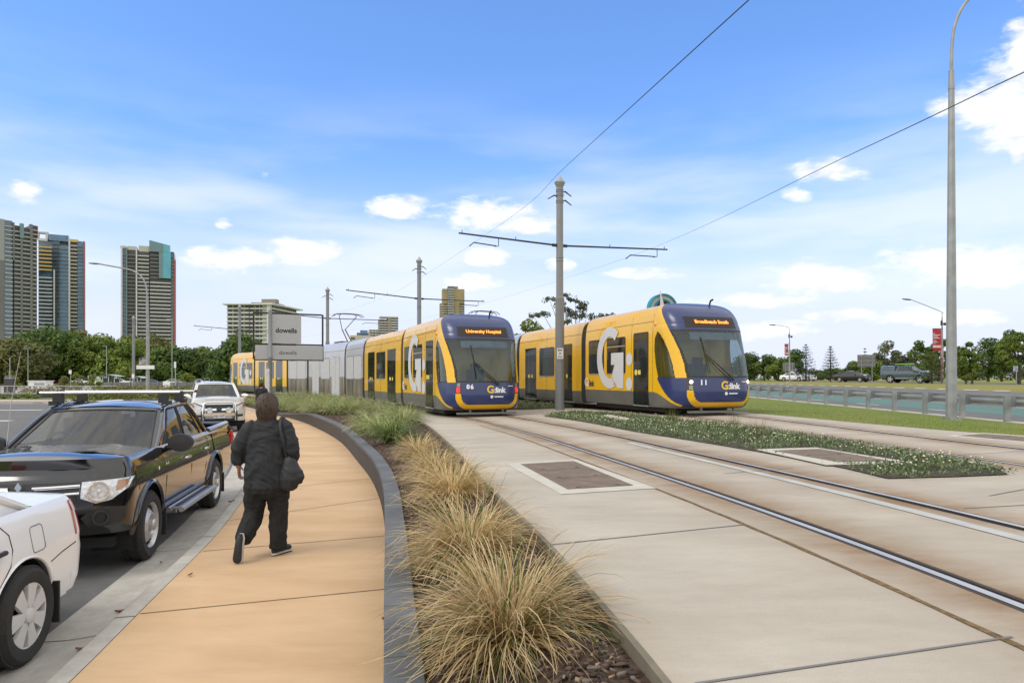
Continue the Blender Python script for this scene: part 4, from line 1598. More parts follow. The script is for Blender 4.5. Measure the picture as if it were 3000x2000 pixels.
def build_sedan_white():
    hd = R(-90) + R(8.5)
    wb = 2.70
    rear = Vector((-4.17, 4.50))
    h = Vector((math.sin(R(8.5)), -math.cos(R(8.5))))
    f = rear + h * wb
    c = Car('sedan_car', 'white sedan with silver wheel covers, its tail in front of the black pickup', 'car', M_WHITECP, (f.x, f.y, -.135), hd, wb=wb, r=.325, ar=.385, W=.885, F=.86, Rr=-3.78, nose=.5, tail=.42, sill=.27, zfront=.27, track=.80,
            shoulder=[(.9, .72), (.3, .80), (-.5, .90), (-1.6, .94), (-2.5, .98), (-3.0, 1.00), (-3.36, 1.015), (-3.8, 1.02)], crown=.05, noseprof=[(.27, .85), (.45, 1.0), (.6, .98), (.75, .75)], tailprof=[(.27, .86), (.40, .97), (.55, 1.0), (.62, .98), (.66, .86), (.80, .78), (.95, .66), (1.03, .55)], tn=3.0,
            cowl=(-.40, .93), wtop=(-1.15, 1.36), rtop=(-2.05, 1.39), rbase=(-2.95, 1.0), yb=.76, yr=.58, bulge=.22, rbulge=.08,
            panes={0: [(0, 0), (.04, .05), (.96, .95), (1, 1)], 1: [(0, 0), (.10, .12), (.44, .5), (.48, .55), (.84, .93), (1, 1)], 2: [(0, 0), (.08, .1), (.92, .9), (1, 1)]})
    c.body()
    c.greenhouse()
    c.interior()
    c.wheels('cap')
    c.lip(M_WHITECP, .012)
    t = c.t
    for sg in (-1, 1):
        c.line('door_seam', [(-.45, .88), (-.5, .6), (-.48, .32)], sg, .005)
        c.line('door_seam', [(-1.45, .92), (-1.47, .6), (-1.45, .30)], sg, .005)
        c.line('door_seam', [(-2.48, .975), (-2.55, .90), (-2.56, .80), (-2.52, .70), (-2.42, .60), (-2.33, .50), (-2.25, .38), (-2.22, .30)], sg, .005)
        c.line('bumper_seam', [(-3.04, .60), (-3.2, .635), (-3.4, .66)], sg, .005)
        c.handle(-1.27, .80, sg, M_PLAST)
        c.handle(-2.34, .815, sg, M_PLAST)
        c.mirror(sg, M_WHITECP, .9, x=-.62, z=.98)
        # fuel flap outline on the left rear wing
        if sg > 0:
            pts = []
            for cx, cz, a in ((-2.82, .87, 0), (-2.92, .87, 90), (-2.92, .75, 180), (-2.82, .75, 270)):
                for k in range(4):
                    q = R(a + k * 30)
                    pts.append((cx + .03 * math.cos(q), cz + .03 * math.sin(q)))
            c.line('fuel_flap', pts + [pts[0]], sg, .004, M('flap gap', (.15, .15, .15), .8))
        c.mudflap(-wb - .37, sg)
        mb = MB()
        P = []
        zz = np.linspace(.72, .985, 8)
        for z in zz:
            row = []
            for y in np.linspace(.60, .885, 12):
                w = float(c.yw(c.Rr + c.tail, z))
                yy = min(y * w / .885, w * .99985)
                row.append(c.nosept(sg * yy, z, -1, .006))
            P.append(row)
        mb.grid(P, flip=sg < 0)
        mb.build('tail_lamp', M_TAILR, t, smooth=60)
        c.nosepatch('headlight', [(sg * .5, .70), (sg * .5, .60), (sg * .8, .62), (sg * .84, .72)][::sg], M_LAMPG, .006)
    c.nosepatch('grille', [(-.36, .70), (-.34, .60), (.34, .60), (.36, .70)], M_PLAST, .005)
    c.nosepatch('number_plate', [(-.19, .80), (-.19, .70), (.19, .70), (.19, .80)][::-1], M_PLATEW, .01, sg=-1)
    return c


def build_ute_silver():
    ang = 27
    hd = R(-90) + R(ang)
    h = Vector((math.sin(R(ang)), -math.cos(R(ang))))
    f = Vector((-10.25, 23.9)) - h * .85
    c = Car('pickup_truck', 'pale silver pickup with bull bar and round driving lamps, parked behind the black one', 'pickup', M_SILVP, (f.x, f.y, -.14), hd,
            shoulder=[(.9, 1.0), (.47, 1.05), (-.1, 1.09), (-.5, 1.13), (-2.7, 1.17), (-2.95, 1.2), (-4.5, 1.22)], W=.90, nose=.36, F=.80, crown=.06, noseprof=[(.40, .85), (.55, 1.0), (.75, .98), (.95, .9), (1.05, .72)], deck=False,
            cowl=(-.46, 1.18), wtop=(-1.2, 1.70), rtop=(-2.28, 1.74), rbase=(-2.70, 1.22), yb=.78, yr=.64)
    c.body()
    c.greenhouse()
    c.interior()
    c.wheels('alloy')
    t = c.t
    c.nosepatch('grille', [(-.46, 1.0), (-.42, .72), (.42, .72), (.46, 1.0)], M_PLAST, .006)
    c.nosepatch('grille_bar', [(-.44, .86), (-.43, .79), (.43, .79), (.44, .86)], M_CHROME, .016)
    MB().lathe([(.075, 0), (.07, .02), (0, .024)], 20, frame(c.nosept(0, .83, 1, .03), (0, 1, 0), (0, 0, 1)) @ Matrix.Diagonal((1.3, .62, 1, 1))).build('oval_emblem', M('dark blue enamel', (.03, .05, .12), .2), t)
    for sg in (-1, 1):
        hl = c.nosepatch('headlight', [(sg * .50, 1.0), (sg * .50, .80), (sg * .80, .82), (sg * .875, .92), (sg * .875, 1.02)][::sg], M_LAMPG, .008)
        c.nosepatch('indicator_lens', [(sg * .78, 1.0), (sg * .78, .87), (sg * .86, .92), (sg * .87, 1.0)][::sg], M('amber red lens', (.5, .12, .03), .1, coat=1), .014, parent=hl)
        c.nosepatch('fog_lamp', [(sg * .55, .64), (sg * .57, .56), (sg * .78, .57), (sg * .80, .65)][::sg], M_PLAST, .006)
        MB().lathe([(.085, -.05), (.10, 0), (.09, .012), (.05, .004), (0, .012)], 20, frame(c.nosept(sg * .30, .80, 1, .16), (0, 1, 0), (0, 0, 1))).build('driving_lamp', M_LAMPG, t, smooth=40)
        c.mirror(sg, M_CHROME, 1.1, x=-.70, z=1.25)
        c.line('door_seam', [(-.50, 1.10), (-.56, .8), (-.56, .45)], sg)
        c.line('door_seam', [(-1.62, 1.14), (-1.64, .8), (-1.62, .42)], sg)
        c.nosepatch('tail_lamp', [(sg * .70, 1.10), (sg * .70, .82), (sg * .86, .82), (sg * .86, 1.10)][::-sg], M_TAILR, .006, sg=-1)
    c.nosepatch('bumper_valance', [(-.6, .50), (-.6, .41), (.6, .41), (.6, .50)], M_PLAST, .006)
    # bull bar
    x = c.nosept(0, .6, 1, .10).x
    mb = MB()
    mb.tube([(x, -.52, .45), (x + .02, -.53, .80), (x - .02, -.50, 1.02), (x - .04, -.40, 1.08), (x - .04, .40, 1.08), (x - .02, .50, 1.02), (x + .02, .53, .80), (x, .52, .45)], .035, 8)
    mb.box((x + .0, 0, .66), (.07, 1.0, .10))
    mb.build('bull_bar', M_CHROME, t, smooth=50)
    for sg in (-1, 1):
        mb = MB()
        mb.box((x - .02, sg * .53, .60), (.10, .12, .36))
        mb.tube([(x, sg * .53, .75), (x, sg * .53, .95), (x - .10, sg * .80, 1.06), (x - .3, sg * .9, 1.0)], .02, 6)
        mb.build('bull_bar_mount', M_PLAST, t)
    mb = MB()
    mb.box((x + .045, 0, .60), (.01, .37, .12), 0)
    add_text(mb, '924 VUT', .092, frame((x + .052, 0, .60), (0, 1, 0), (0, 0, 1)), 1, .004)
    mb.build('number_plate', [M_PLATEW, M_PTEXT], t)
    mb = MB()
    mb.box((-3.55, 0, .72), (1.3, 1.5, .03))
    for sg in (-1, 1):
        mb.box((-3.55, sg * .74, .95), (1.4, .05, .5))
    mb.box((-4.2, 0, .95), (.05, 1.5, .5))
    mb.build('load_bed', M_PLAST, t)
    return c


PICK = build_pickup()
SEDAN = build_sedan_white()
UTE = build_ute_silver()
# ------------------------------------------------------------------ people
M_SKIN = M('skin', (.42, .23, .15), .5, var=.08, scale=30)
M_HAIR = M('dark brown hair', (.014, .010, .008), .5, col2=(.075, .050, .034), var=.6, scale=50, stretch=(4, 4, .6), bump=.9, bscale=60)
M_JACK = M('faded black jacket', (.017, .019, .022), .8, var=.25, scale=7, bump=.35, bscale=120)
M_TROU = M('black trousers', (.009, .009, .009), .85, var=.2, scale=9, bump=.3, bscale=150)
M_SHOE = M('black canvas shoe', (.018, .02, .024), .6)
M_SOLE = M('worn sole', (.10, .075, .06), .8, var=.3, scale=20)
M_TRIM = M('white shoe trim', (.5, .48, .44), .7)
M_BAG = M('black shoulder bag', (.013, .014, .016), .55, var=.2, scale=12, bump=.3, bscale=90)


def loft(mb, rings, n=20, mi=0):
    """closed tube through rings (centre, half-width vector, half-depth vector)"""
    V, F = [], []
    for c, a, b in rings:
        c, a, b = Vector(c), Vector(a), Vector(b)
        for k in range(n):
            t = 2 * math.pi * k / n
            V.append(c + a * math.cos(t) + b * math.sin(t))
    m_ = len(rings)
    for i in range(m_ - 1):
        for k in range(n):
            F.append((i * n + k, i * n + (k + 1) % n, (i + 1) * n + (k + 1) % n, (i + 1) * n + k))
    F.append(tuple(reversed(range(n))))
    F.append(tuple((m_ - 1) * n + k for k in range(n)))
    mb.add(V, F, mi)


def limb(mb, pts, rs, n=16, sub=4):
    P = catmull(pts, sub)
    rr = np.interp(np.linspace(0, 1, len(P)), np.linspace(0, 1, len(rs)), rs)
    # round ends
    mb.tube(P, list(rr), n)


def ball(mb, c, r, sc=(1, 1, 1)):
    mb.lathe([(r * math.sin(t), -r * math.cos(t)) for t in np.linspace(.02, math.pi - .02, 12)], 16, Matrix.Translation(c) @ Matrix.Diagonal((*sc, 1)))


def soft(o, voxel, smooth=6, folds=0, hairy=0, seed=0):
    """fuse overlapping lofts into one skin, then crease it like cloth (or comb it like hair)"""
    from mathutils import noise
    m = o.modifiers.new('remesh', 'REMESH')
    m.mode = 'VOXEL'
    m.voxel_size = voxel
    m = o.modifiers.new('smooth', 'SMOOTH')
    m.iterations = smooth
    m.factor = .5
    bpy.context.view_layer.update()
    me = bpy.data.meshes.new_from_object(o.evaluated_get(bpy.context.evaluated_depsgraph_get()))
    o.modifiers.clear()
    mats = list(o.data.materials)
    o.data = me
    me.materials.clear()
    for k in mats:
        me.materials.append(k)
    if folds or hairy:
        co = [(v.co.copy(), v.normal.copy()) for v in me.vertices]
        for v, (p, n) in zip(me.vertices, co):
            if folds:
                w = noise.noise(Vector((p.x * 3, p.y * 3, p.z * 2.2 + seed))) * .22
                a = noise.noise(Vector((p.x * 6 + w * 9, p.y * 6, p.z * 2.6 + w * 14 + seed)))
                b = noise.noise(Vector((p.x * 9 + p.z * 8, p.y * 9 - p.z * 4, p.z * 11 + w * 12 + seed)))
                h = (1 - abs(a) * 2.4) * .8 + (1 - abs(b) * 2.6) * .42
                v.co = p + n * folds * (h - .5)
            else:
                th = math.atan2(p.y, p.x)
                a = noise.noise(Vector((th * 5, p.z * 3, seed)))
                b = noise.noise(Vector((th * 14, p.z * 5, seed)))
                v.co = p + n * hairy * (a + .7 * b)
    me.polygons.foreach_set('use_smooth', np.ones(len(me.polygons), bool))
    me.update()


def build_person(label, loc, rz, P, sc=1.0, bag=None):
    t = thing('person', label, 'person', loc, rz, None)
    t.scale = (sc * .93, sc * .95, sc)
    b = MB()
    # torso, neck, head
    loft(b, [((0, 0, z), (w, 0, 0), (0, d, 0)) for z, w, d in ((.66, .15, .12), (.75, .165, .125), (.95, .15, .11), (1.15, .165, .115), (1.28, .17, .10), (1.345, .11, .08), (1.38, .055, .058), (1.44, .052, .055))])
    hc = Vector((0, .02, 1.515))
    loft(b, [((0, .025, 1.40), (.04, 0, 0), (0, .045, 0)), ((0, .03, 1.43), (.058, 0, 0), (0, .075, 0)), ((0, .022, 1.48), (.070, 0, 0), (0, .088, 0)), ((0, .015, 1.53), (.074, 0, 0), (0, .093, 0)), ((0, .01, 1.58), (.066, 0, 0), (0, .084, 0)), ((0, .008, 1.61), (.04, 0, 0), (0, .05, 0)), ((0, .008, 1.62), (.01, 0, 0), (0, .015, 0))])
    b.tube([(0, .105, 1.525), (0, .128, 1.49), (0, .105, 1.475)], [.010, .016, .012], 8)     # nose
    b.tube([(-.022, .107, 1.447), (0, .113, 1.448), (.022, .107, 1.447)], .007, 6)           # mouth
    for sg in (-1, 1):
        ball(b, (sg * .028, .098, 1.520), .013)
        ball(b, (sg * .078, .01, 1.505), .028, (.35, .7, 1))
    for side in ('L', 'R'):
        sh, el, wr_ = P['arm' + side]
        limb(b, [sh, el, wr_], [.055, .045, .03])
        hip, kn, an = P['leg' + side]
        limb(b, [hip, kn, an], [.085, .06, .04])
        # hand: palm, thumb from its side, four curled fingers of unequal length
        w = Vector(wr_)
        d = (w - Vector(el)).normalized()
        d = (d + Vector((0, .25, -.5))).normalized()
        s_ = Vector((0, 1, 0)).cross(d).normalized() * (1 if side == 'L' else -1)
        f_ = d.cross(s_).normalized()
        k_ = f_ if f_.y > 0 else -f_
        palm = w + d * .05
        loft(b, [(w - d * .01, k_ * .022, s_ * .017), (w + d * .03, k_ * .036, s_ * .016), (w + d * .075, k_ * .038, s_ * .014), (w + d * .088, k_ * .034, s_ * .011)], 12)
        inn = -s_ if (s_.x > 0) == (side == 'R') else s_
        for q, (off, ln) in enumerate(((.028, .066), (.010, .075), (-.009, .070), (-.027, .054))):
            p0 = w + d * .078 + k_ * off
            p1 = p0 + d * ln * .5 + inn * .004
            p2 = p1 + (d * .75 + inn * .65).normalized() * ln * .33
            p3 = p2 + (d * .35 + inn * .95).normalized() * ln * .28
            b.tube([p0, p1, p2, p3], [.0088, .0082, .0075, .006], 8)
        p0 = w + d * .02 + k_ * .03
        b.tube([p0, p0 + (d * .6 + k_ * .7 + inn * .3).normalized() * .035, p0 + (d * .95 + k_ * .55 + inn * .4).normalized() * .064], [.012, .010, .007], 8)
    o = b.build('body', M_SKIN, t)
    soft(o, .0062, 3)
    # eyes
    for sg in (-1, 1):
        e = MB()
        ball(e, (sg * .028, .106, 1.521), .0085)
        e.build('eye', M('eye dark', (.02, .015, .012), .2), t, smooth=180)
    # top
    b = MB()
    loft(b, [((x, y, z), (w, 0, 0), (0, d, 0)) for x, y, z, w, d in P['torso']], 28)
    for side in ('L', 'R'):
        pts, rs = P['sleeve' + side]
        limb(b, pts, rs)
    o = b.build(P.get('topname', 'jacket'), M_JACK, t)
    soft(o, .008, 4, .017, 0, 3)
    # trousers
    b = MB()
    loft(b, [((0, 0, z), (w, 0, 0), (0, d, 0)) for z, w, d in ((.58, .15, .11), (.64, .215, .155), (.74, .22, .16), (.86, .20, .145))], 24)
    for side in ('L', 'R'):
        pts, rs = P['trouser' + side]
        limb(b, pts, rs)
    o = b.build('trousers', M_TROU, t)
    soft(o, .009, 4, .018, 0, 8)
    # shoes
    for side in ('L', 'R'):
        heel, toe, up = (Vector(v) for v in P['shoe' + side])
        d = (toe - heel).normalized()
        u = Vector(up).normalized()
        s_ = d.cross(u).normalized()
        u = s_.cross(d).normalized()
        sh = MB()
        L_ = (toe - heel).length
        prof = [(-.02, .020, .05), (.02, .034, .075), (.10, .036, .075), (.16, .042, .06), (.22, .046, .045), (L_ - .012, .036, .032), (L_, .015, .018)]
        loft(sh, [(heel + d * a + u * (h / 2 + .022), s_ * w, u * (h / 2)) for a, w, h in prof], 16)
        so_ = sh.build('shoe', M_SHOE, t, smooth=60)
        sl_ = MB()
        loft(sl_, [(heel + d * a + u * .011, s_ * (w + .006), u * .011) for a, w, h in [(-.028, .012, 0)] + [(a, w, h) for a, w, h in prof[:-1]] + [(L_ + .008, .014, 0)]], 14)
        sl_.build('shoe_rim', M_TRIM, so_, smooth=50)
        sl_ = MB()
        loft(sl_, [(heel + d * a - u * .003, s_ * (w + .003), u * .006) for a, w, h in [(-.024, .012, 0)] + [(a, w, h) for a, w, h in prof[:-1]] + [(L_ + .004, .014, 0)]], 14)
        sl_.build('shoe_sole', M_SOLE, so_, smooth=50)
    # hair: solid cap with strands over it
    b = MB()
    loft(b, [((0, y, z), (w, 0, 0), (0, d, 0)) for y, z, w, d in P['hair']], 24)
    o = b.build('hair', M_HAIR, t)
    soft(o, .009, 3, 0, .013, 2)
    b = MB()
    for k in range(P.get('strands', 520)):
        a = random.uniform(-2.5, 2.5) - math.pi / 2
        z0 = random.uniform(1.47, 1.63)
        pts = []
        ln = random.uniform(.09, .22)
        for q in range(5):
            z = z0 - ln * q / 4
            w = float(np.interp(z, [h[1] for h in P['hair']], [h[2] for h in P['hair']])) + random.uniform(-.002, .009) + .014 * (q / 4) ** 2
            dd = float(np.interp(z, [h[1] for h in P['hair']], [h[3] for h in P['hair']])) + random.uniform(-.002, .009) + .014 * (q / 4) ** 2
            y = float(np.interp(z, [h[1] for h in P['hair']], [h[0] for h in P['hair']]))
            a2 = a + .25 * math.sin(q * .7 + k)
            pts.append((w * math.cos(a2), y + dd * math.sin(a2), z))
        b.tube(pts, [.006, .0065, .006, .0045, .001], 4, cap=False)
    b.build('hair_strands', M('hair strand', (.03, .02, .014), .45, col2=(.11, .075, .05), scale=40, stretch=(3, 3, .4)), o, smooth=180)
    return t


HAIRP = [(-.035, 1.345, .050, .03), (-.03, 1.37, .076, .05), (-.02, 1.41, .090, .075), (-.014, 1.46, .099, .098), (-.008, 1.53, .102, .112), (-.004, 1.59, .090, .10), (0, 1.625, .06, .066), (0, 1.642, .02, .022)]
WALK = dict(
    armL=((-.17, 0, 1.31), (-.295, -.035, 1.06), (-.318, .03, .885)), armR=((.17, 0, 1.31), (.27, -.05, 1.07), (.24, .12, .95)),
    legL=((-.09, 0, .70), (-.15, .03, .40), (-.19, -.22, .20)), legR=((.09, 0, .70), (.11, .03, .38), (.11, .0, .07)),
    torso=[(0, 0, .675, .250, .165), (0, 0, .70, .252, .17), (0, 0, .80, .248, .17), (0, 0, .95, .238, .16), (0, 0, 1.10, .232, .15), (0, 0, 1.22, .225, .135), (0, 0, 1.30, .205, .118), (.0, 0, 1.345, .155, .10), (0, .0, 1.375, .095, .085), (0, .0, 1.41, .075, .075)],
    sleeveL=([(-.12, 0, 1.30), (-.215, -.01, 1.22), (-.30, -.035, 1.07), (-.318, .01, .93)], [.09, .10, .085, .075, .068]),
    sleeveR=([(.12, 0, 1.30), (.205, -.01, 1.23), (.275, -.05, 1.07), (.25, .08, .97)], [.095, .105, .088, .076, .066]),
    trouserL=([(-.115, 0, .72), (-.135, .02, .56), (-.155, .03, .40), (-.175, -.11, .28), (-.185, -.22, .20)], [.135, .128, .105, .098, .092, .080]),
    trouserR=([(.115, 0, .72), (.115, .02, .56), (.12, .02, .38), (.112, .0, .2), (.11, -.005, .065)], [.135, .122, .105, .098, .092, .090]),
    shoeL=((-.185, -.265, .245), (-.200, -.335, -.005), (0, -1, .25)), shoeR=((.085, -.05, .003), (.20, .17, .003), (0, 0, 1)),
    hair=HAIRP)
PERSON_Y = 6.95
PERSON_A = build_person('person walking away in loose black jacket and trousers, shoulder bag at the hip', (-2.49, PERSON_Y, .004), R(3), WALK)
# the bag hangs from the shoulder: a thing of its own
bt = thing('shoulder_bag', 'black soft shoulder bag hanging at the right hip of the walking person', 'bag', (-2.49, PERSON_Y, .004), R(3))
b = MB()
loft(b, [((x, y, z), (w, 0, 0), (0, d, 0)) for x, y, z, w, d in ((.235, -.085, .665, .05, .05), (.235, -.09, .69, .085, .075), (.25, -.09, .78, .105, .09), (.255, -.085, .88, .095, .08), (.245, -.08, .97, .06, .055), (.235, -.07, 1.01, .035, .03))], 22)
b.tube([(.33, -.09, .86), (.345, -.095, .80), (.33, -.09, .74)], [.04, .05, .04], 10)
o = b.build('bag_body', M_BAG, bt)
soft(o, .010, 5, .010, 0, 5)
b = MB()
b.tube(catmull([(.215, -.09, 1.0), (.20, -.135, 1.15), (.165, -.125, 1.28), (.15, -.06, 1.375), (.155, .03, 1.38), (.175, .12, 1.28), (.22, .15, 1.12), (.235, .06, 1.0)], 6), .016, 6)
b.build('strap', M_BAG, bt, smooth=60)

STAND = dict(WALK)
STAND.update(armL=((-.17, 0, 1.31), (-.24, -.03, 1.06), (-.25, .05, .86)), armR=((.17, 0, 1.31), (.24, -.03, 1.06), (.25, .05, .86)),
             legL=((-.09, 0, .70), (-.10, .05, .38), (-.10, .12, .08)), trouserL=([(-.10, 0, .72), (-.10, .03, .56), (-.10, .05, .38), (-.10, .08, .2), (-.10, .12, .07)], [.115, .105, .09, .08, .078, .075]), shoeL=((-.10, .06, .003), (-.11, .30, .003), (0, 0, 1)),
             sleeveL=([(-.12, 0, 1.30), (-.20, -.01, 1.24), (-.235, -.02, 1.10)], [.09, .095, .08, .075]), sleeveR=([(.12, 0, 1.30), (.20, -.01, 1.24), (.235, -.02, 1.10)], [.09, .095, .08, .075]),
             torso=[(0, 0, .72, .205, .14), (0, 0, .80, .205, .145), (0, 0, .95, .205, .145), (0, 0, 1.10, .21, .14), (0, 0, 1.22, .215, .13), (0, 0, 1.30, .20, .115), (.0, 0, 1.345, .15, .095), (0, .0, 1.375, .085, .075)],
             hair=[(-.03, 1.42, .05, .04), (-.02, 1.46, .074, .07), (-.012, 1.53, .084, .095), (-.004, 1.59, .076, .088), (0, 1.625, .04, .05)], strands=0, topname='shirt')
PERSON_B = build_person('distant person in black shirt, seen behind the walker and beside the sign pole', (-10.32, 28.1, .004), R(10), STAND, 1.0)
# ------------------------------------------------------------------ plants
M_STRAW = leafmat('dry straw blade', (.56, .41, .20), (.86, .70, .42), 6, .38, .6)
M_STRAWD = leafmat('brown straw blade', (.34, .225, .09), (.54, .38, .17), 6, .35, .6)
M_BGRN = leafmat('fresh green blade', (.07, .13, .02), (.15, .23, .04), 4, .35)
M_BPALE = leafmat('pale green blade', (.26, .30, .13), (.55, .56, .38), 3, .35)
M_FLAX = leafmat('arching green blade', (.14, .21, .035), (.30, .35, .10), 1.5, .35)


def blades(n, rad, ln, lift, droop, width, mats, wts, seed, seg=6, curl=.25, twist=.4):
    """tuft of arching strip leaves; returns V,F,mi arrays"""
    g = np.random.default_rng(seed)
    az = g.uniform(0, 2 * np.pi, n)
    L_ = g.uniform(ln[0], ln[1], n) * g.uniform(.75, 1.0, n)
    el = g.uniform(lift[0], lift[1], n)
    dr = g.uniform(droop[0], droop[1], n)
    r0 = rad * np.sqrt(g.uniform(0, 1, n))
    a0 = az + g.normal(0, .5, n)
    p = np.stack([r0 * np.cos(a0), r0 * np.sin(a0), np.zeros(n)], 1)
    mi = g.choice(len(mats), n, p=wts)
    cz = az.copy()
    turn = g.normal(0, curl, n)
    Vs = []
    for k in range(seg + 1):
        t = k / seg
        w = width * (1 - t) ** .6 * (1 if k else .7) * (.6 + .8 * ((np.arange(n) * 7919 % 100) / 100))
        d = np.stack([np.cos(cz), np.sin(cz)], 1)
        sx = np.stack([-d[:, 1], d[:, 0], twist * np.sin(np.arange(n) + k * .6)], 1)
        Vs.append(p - sx * w[:, None] / 2)
        Vs.append(p + sx * w[:, None] / 2)
        st = L_ / seg
        p = p + np.stack([d[:, 0] * np.cos(el) * st, d[:, 1] * np.cos(el) * st, np.sin(el) * st], 1)
        p[:, 2] = np.maximum(p[:, 2], .004 + .01 * (np.arange(n) % 7) / 7)
        el = el - dr / seg * (.5 + t * 1.6)
        cz = cz + turn / seg * (.5 + t * 1.5)
    V = np.stack(Vs, 1)          # n, 2(seg+1), 3
    m_ = 2 * (seg + 1)
    F = np.array([(2 * k, 2 * k + 1, 2 * k + 3, 2 * k + 2) for k in range(seg)])
    F = (F[None] + (np.arange(n) * m_)[:, None, None]).reshape(-1, 4)
    return V.reshape(-1, 3), F, np.repeat(mi, seg)


def bed_z(X, Y):
    t = (X - (WALL.X(Y) + .12)) / max(.2, SLAB_L.X(Y) - WALL.X(Y) - .12)
    return float(bedz(np.array([Y]), min(1, max(0, t)))[0])


# the dry clumps nearest the camera, each its own mesh
dry = [((-.02, 3.36), 1500, 1.0, 'largest dry straw tussock with green blades, nearest in the bed'), ((-.30, 4.92), 1500, 1.0, 'dense straw tussock, second from the near end of the bed'), ((-.62, 7.15), 1200, .98, 'dry straw tussock trailing over the wall capping'), ((-1.0, 9.0), 1000, .95, 'dry straw tussock beside the square pit cover'), ((-1.55, 11.3), 850, .9, 'straw tussock next to the bright green clump')]
for i, ((X, Y), n, sc_, lab) in enumerate(dry):
    V, F, mi = blades(n, .10, (.45, .82), (.25, 1.35), (.7, 2.1), .0075, [0, 1, 2], [.62, .27, .11], 40 + i, 7, .45)
    V2, F2, mi2 = blades(150, .12, (.25, .6), (-.1, .35), (.3, 1.0), .0075, [0, 1, 2], [.55, .43, .02], 90 + i, 6, .8)
    V = np.concatenate([V, V2]) * sc_ * 1.04
    F = np.concatenate([F, F2 + len(V) - len(V2)])
    mi = np.concatenate([mi, mi2])
    mesh('dry_grass_clump', V, F, [M_STRAW, M_STRAWD, M_BGRN], mi, None, 180, lab, 'ornamental grass', 'dry grass clumps in the raised bed', loc=(X, Y, bed_z(X, Y) - .01))
# green arching clumps further along the bed
protos = []
for k in range(5):
    V, F, mi = blades(420, .14, (.65, 1.05), (.45, 1.35), (1.0, 2.3), .016, [0, 1, 2], [.56, .34, .10] if k else [.9, .1, .0], 140 + k, 6, .2)
    o = mesh('flax_clump', V, F, [M_FLAX if k else M_BGRN, M_BPALE, M_STRAW], mi, None, 180, cat='ornamental grass', group='green arching clumps along the raised bed')
    protos.append(o)
protos[0].location = (-2.45, 14.2, bed_z(-2.45, 14.2))
protos[0]['label'] = 'bright green grass clump where the dry tussocks end'
spots = [(-3.05, 16.0), (-3.75, 17.8)]
g = np.random.default_rng(5)
Y = 19.0
while Y < 43:
    w0, w1 = float(WALL.X(Y)) + .35, float(SLAB_L.X(Y)) - .25
    nrow = 2 if w1 - w0 < 2.2 else 3
    for q in range(nrow):
        t = (q + .75) / nrow + g.normal(0, .06)
        if Y < 25 and q == 0:
            continue
        spots.append((w0 + (w1 - w0) * min(t, 1), Y + g.normal(0, .2)))
    Y += .85
used = [False] * 5
for i, (X, Y) in enumerate(spots):
    k = 1 + i % 4
    lab = 'pale-tipped grass clump right behind the bright green one' if i == 0 else 'green arching grass clump in the mass along the curved wall'
    s_ = g.uniform(.85, 1.15)
    if not used[k]:
        o = protos[k]
        used[k] = True
        o.location = (X, Y, bed_z(X, Y) - .01)
        o.rotation_euler = (0, 0, g.uniform(0, 6))
        o['label'] = lab
    else:
        o = dup(protos[k], (X, Y, bed_z(X, Y) - .01), g.uniform(0, 6), lab, sc=s_)

# bark chips on the bed
n = 9000
g = np.random.default_rng(9)
Yc = 1.2 + 26 * g.uniform(0, 1, n) ** 1.9
tc_ = g.uniform(0, 1, n)
Xc = WALL.X(Yc) + .14 + (SLAB_L.X(Yc) - .06 - WALL.X(Yc) - .14) * tc_
Zc = np.array([bedz(np.array([a]), b)[0] for a, b in zip(Yc, tc_)])
ang, ln, wd = g.uniform(0, np.pi, n), g.uniform(.010, .034, n), g.uniform(.003, .008, n)
tl = g.normal(0, .3, n)
d = np.stack([np.cos(ang), np.sin(ang), tl], 1)
s_ = np.stack([-np.sin(ang), np.cos(ang), g.normal(0, .3, n)], 1)
c0 = np.stack([Xc, Yc, Zc + .008], 1)
up = np.array([0, 0, .004])
cr = [c0 - d * ln[:, None] - s_ * wd[:, None], c0 + d * ln[:, None] - s_ * wd[:, None], c0 + d * ln[:, None] + s_ * wd[:, None], c0 - d * ln[:, None] + s_ * wd[:, None]]
V = np.stack([c - up for c in cr] + [c + up for c in cr], 1).reshape(-1, 3)
F = (np.array([(4, 5, 6, 7), (0, 1, 5, 4), (1, 2, 6, 5), (2, 3, 7, 6), (3, 0, 4, 7)])[None] + (np.arange(n) * 8)[:, None, None]).reshape(-1, 4)
mi = np.repeat(g.choice(4, n, p=[.42, .3, .2, .08]), 5)
mesh('bark_mulch', V, F, [M('bark dark', (.05, .033, .024), .9), M('bark brown', (.11, .072, .048), .9), M('bark grey', (.16, .13, .10), .9), M('bark pale', (.30, .21, .13), .85)], mi, kind='stuff')

# ------------------------------------------------------------------ island ground cover
M_GC = leafmat('grey green ground cover', (.075, .115, .04), (.17, .205, .095), 5, .25)
M_GC2 = leafmat('pale ground cover', (.20, .235, .13), (.27, .30, .19), 5, .25)
M_FLW = M('cream flower', (.72, .68, .45), .7, var=.1)


def inpoly(P, x, y):
    ins = np.zeros(len(x), bool)
    n = len(P)
    for i in range(n):
        (x0, y0), (x1, y1) = P[i], P[(i + 1) % n]
        c = ((y0 > y) != (y1 > y)) & (x < (x1 - x0) * (y - y0) / (y1 - y0 + 1e-12) + x0)
        ins ^= c
    return ins


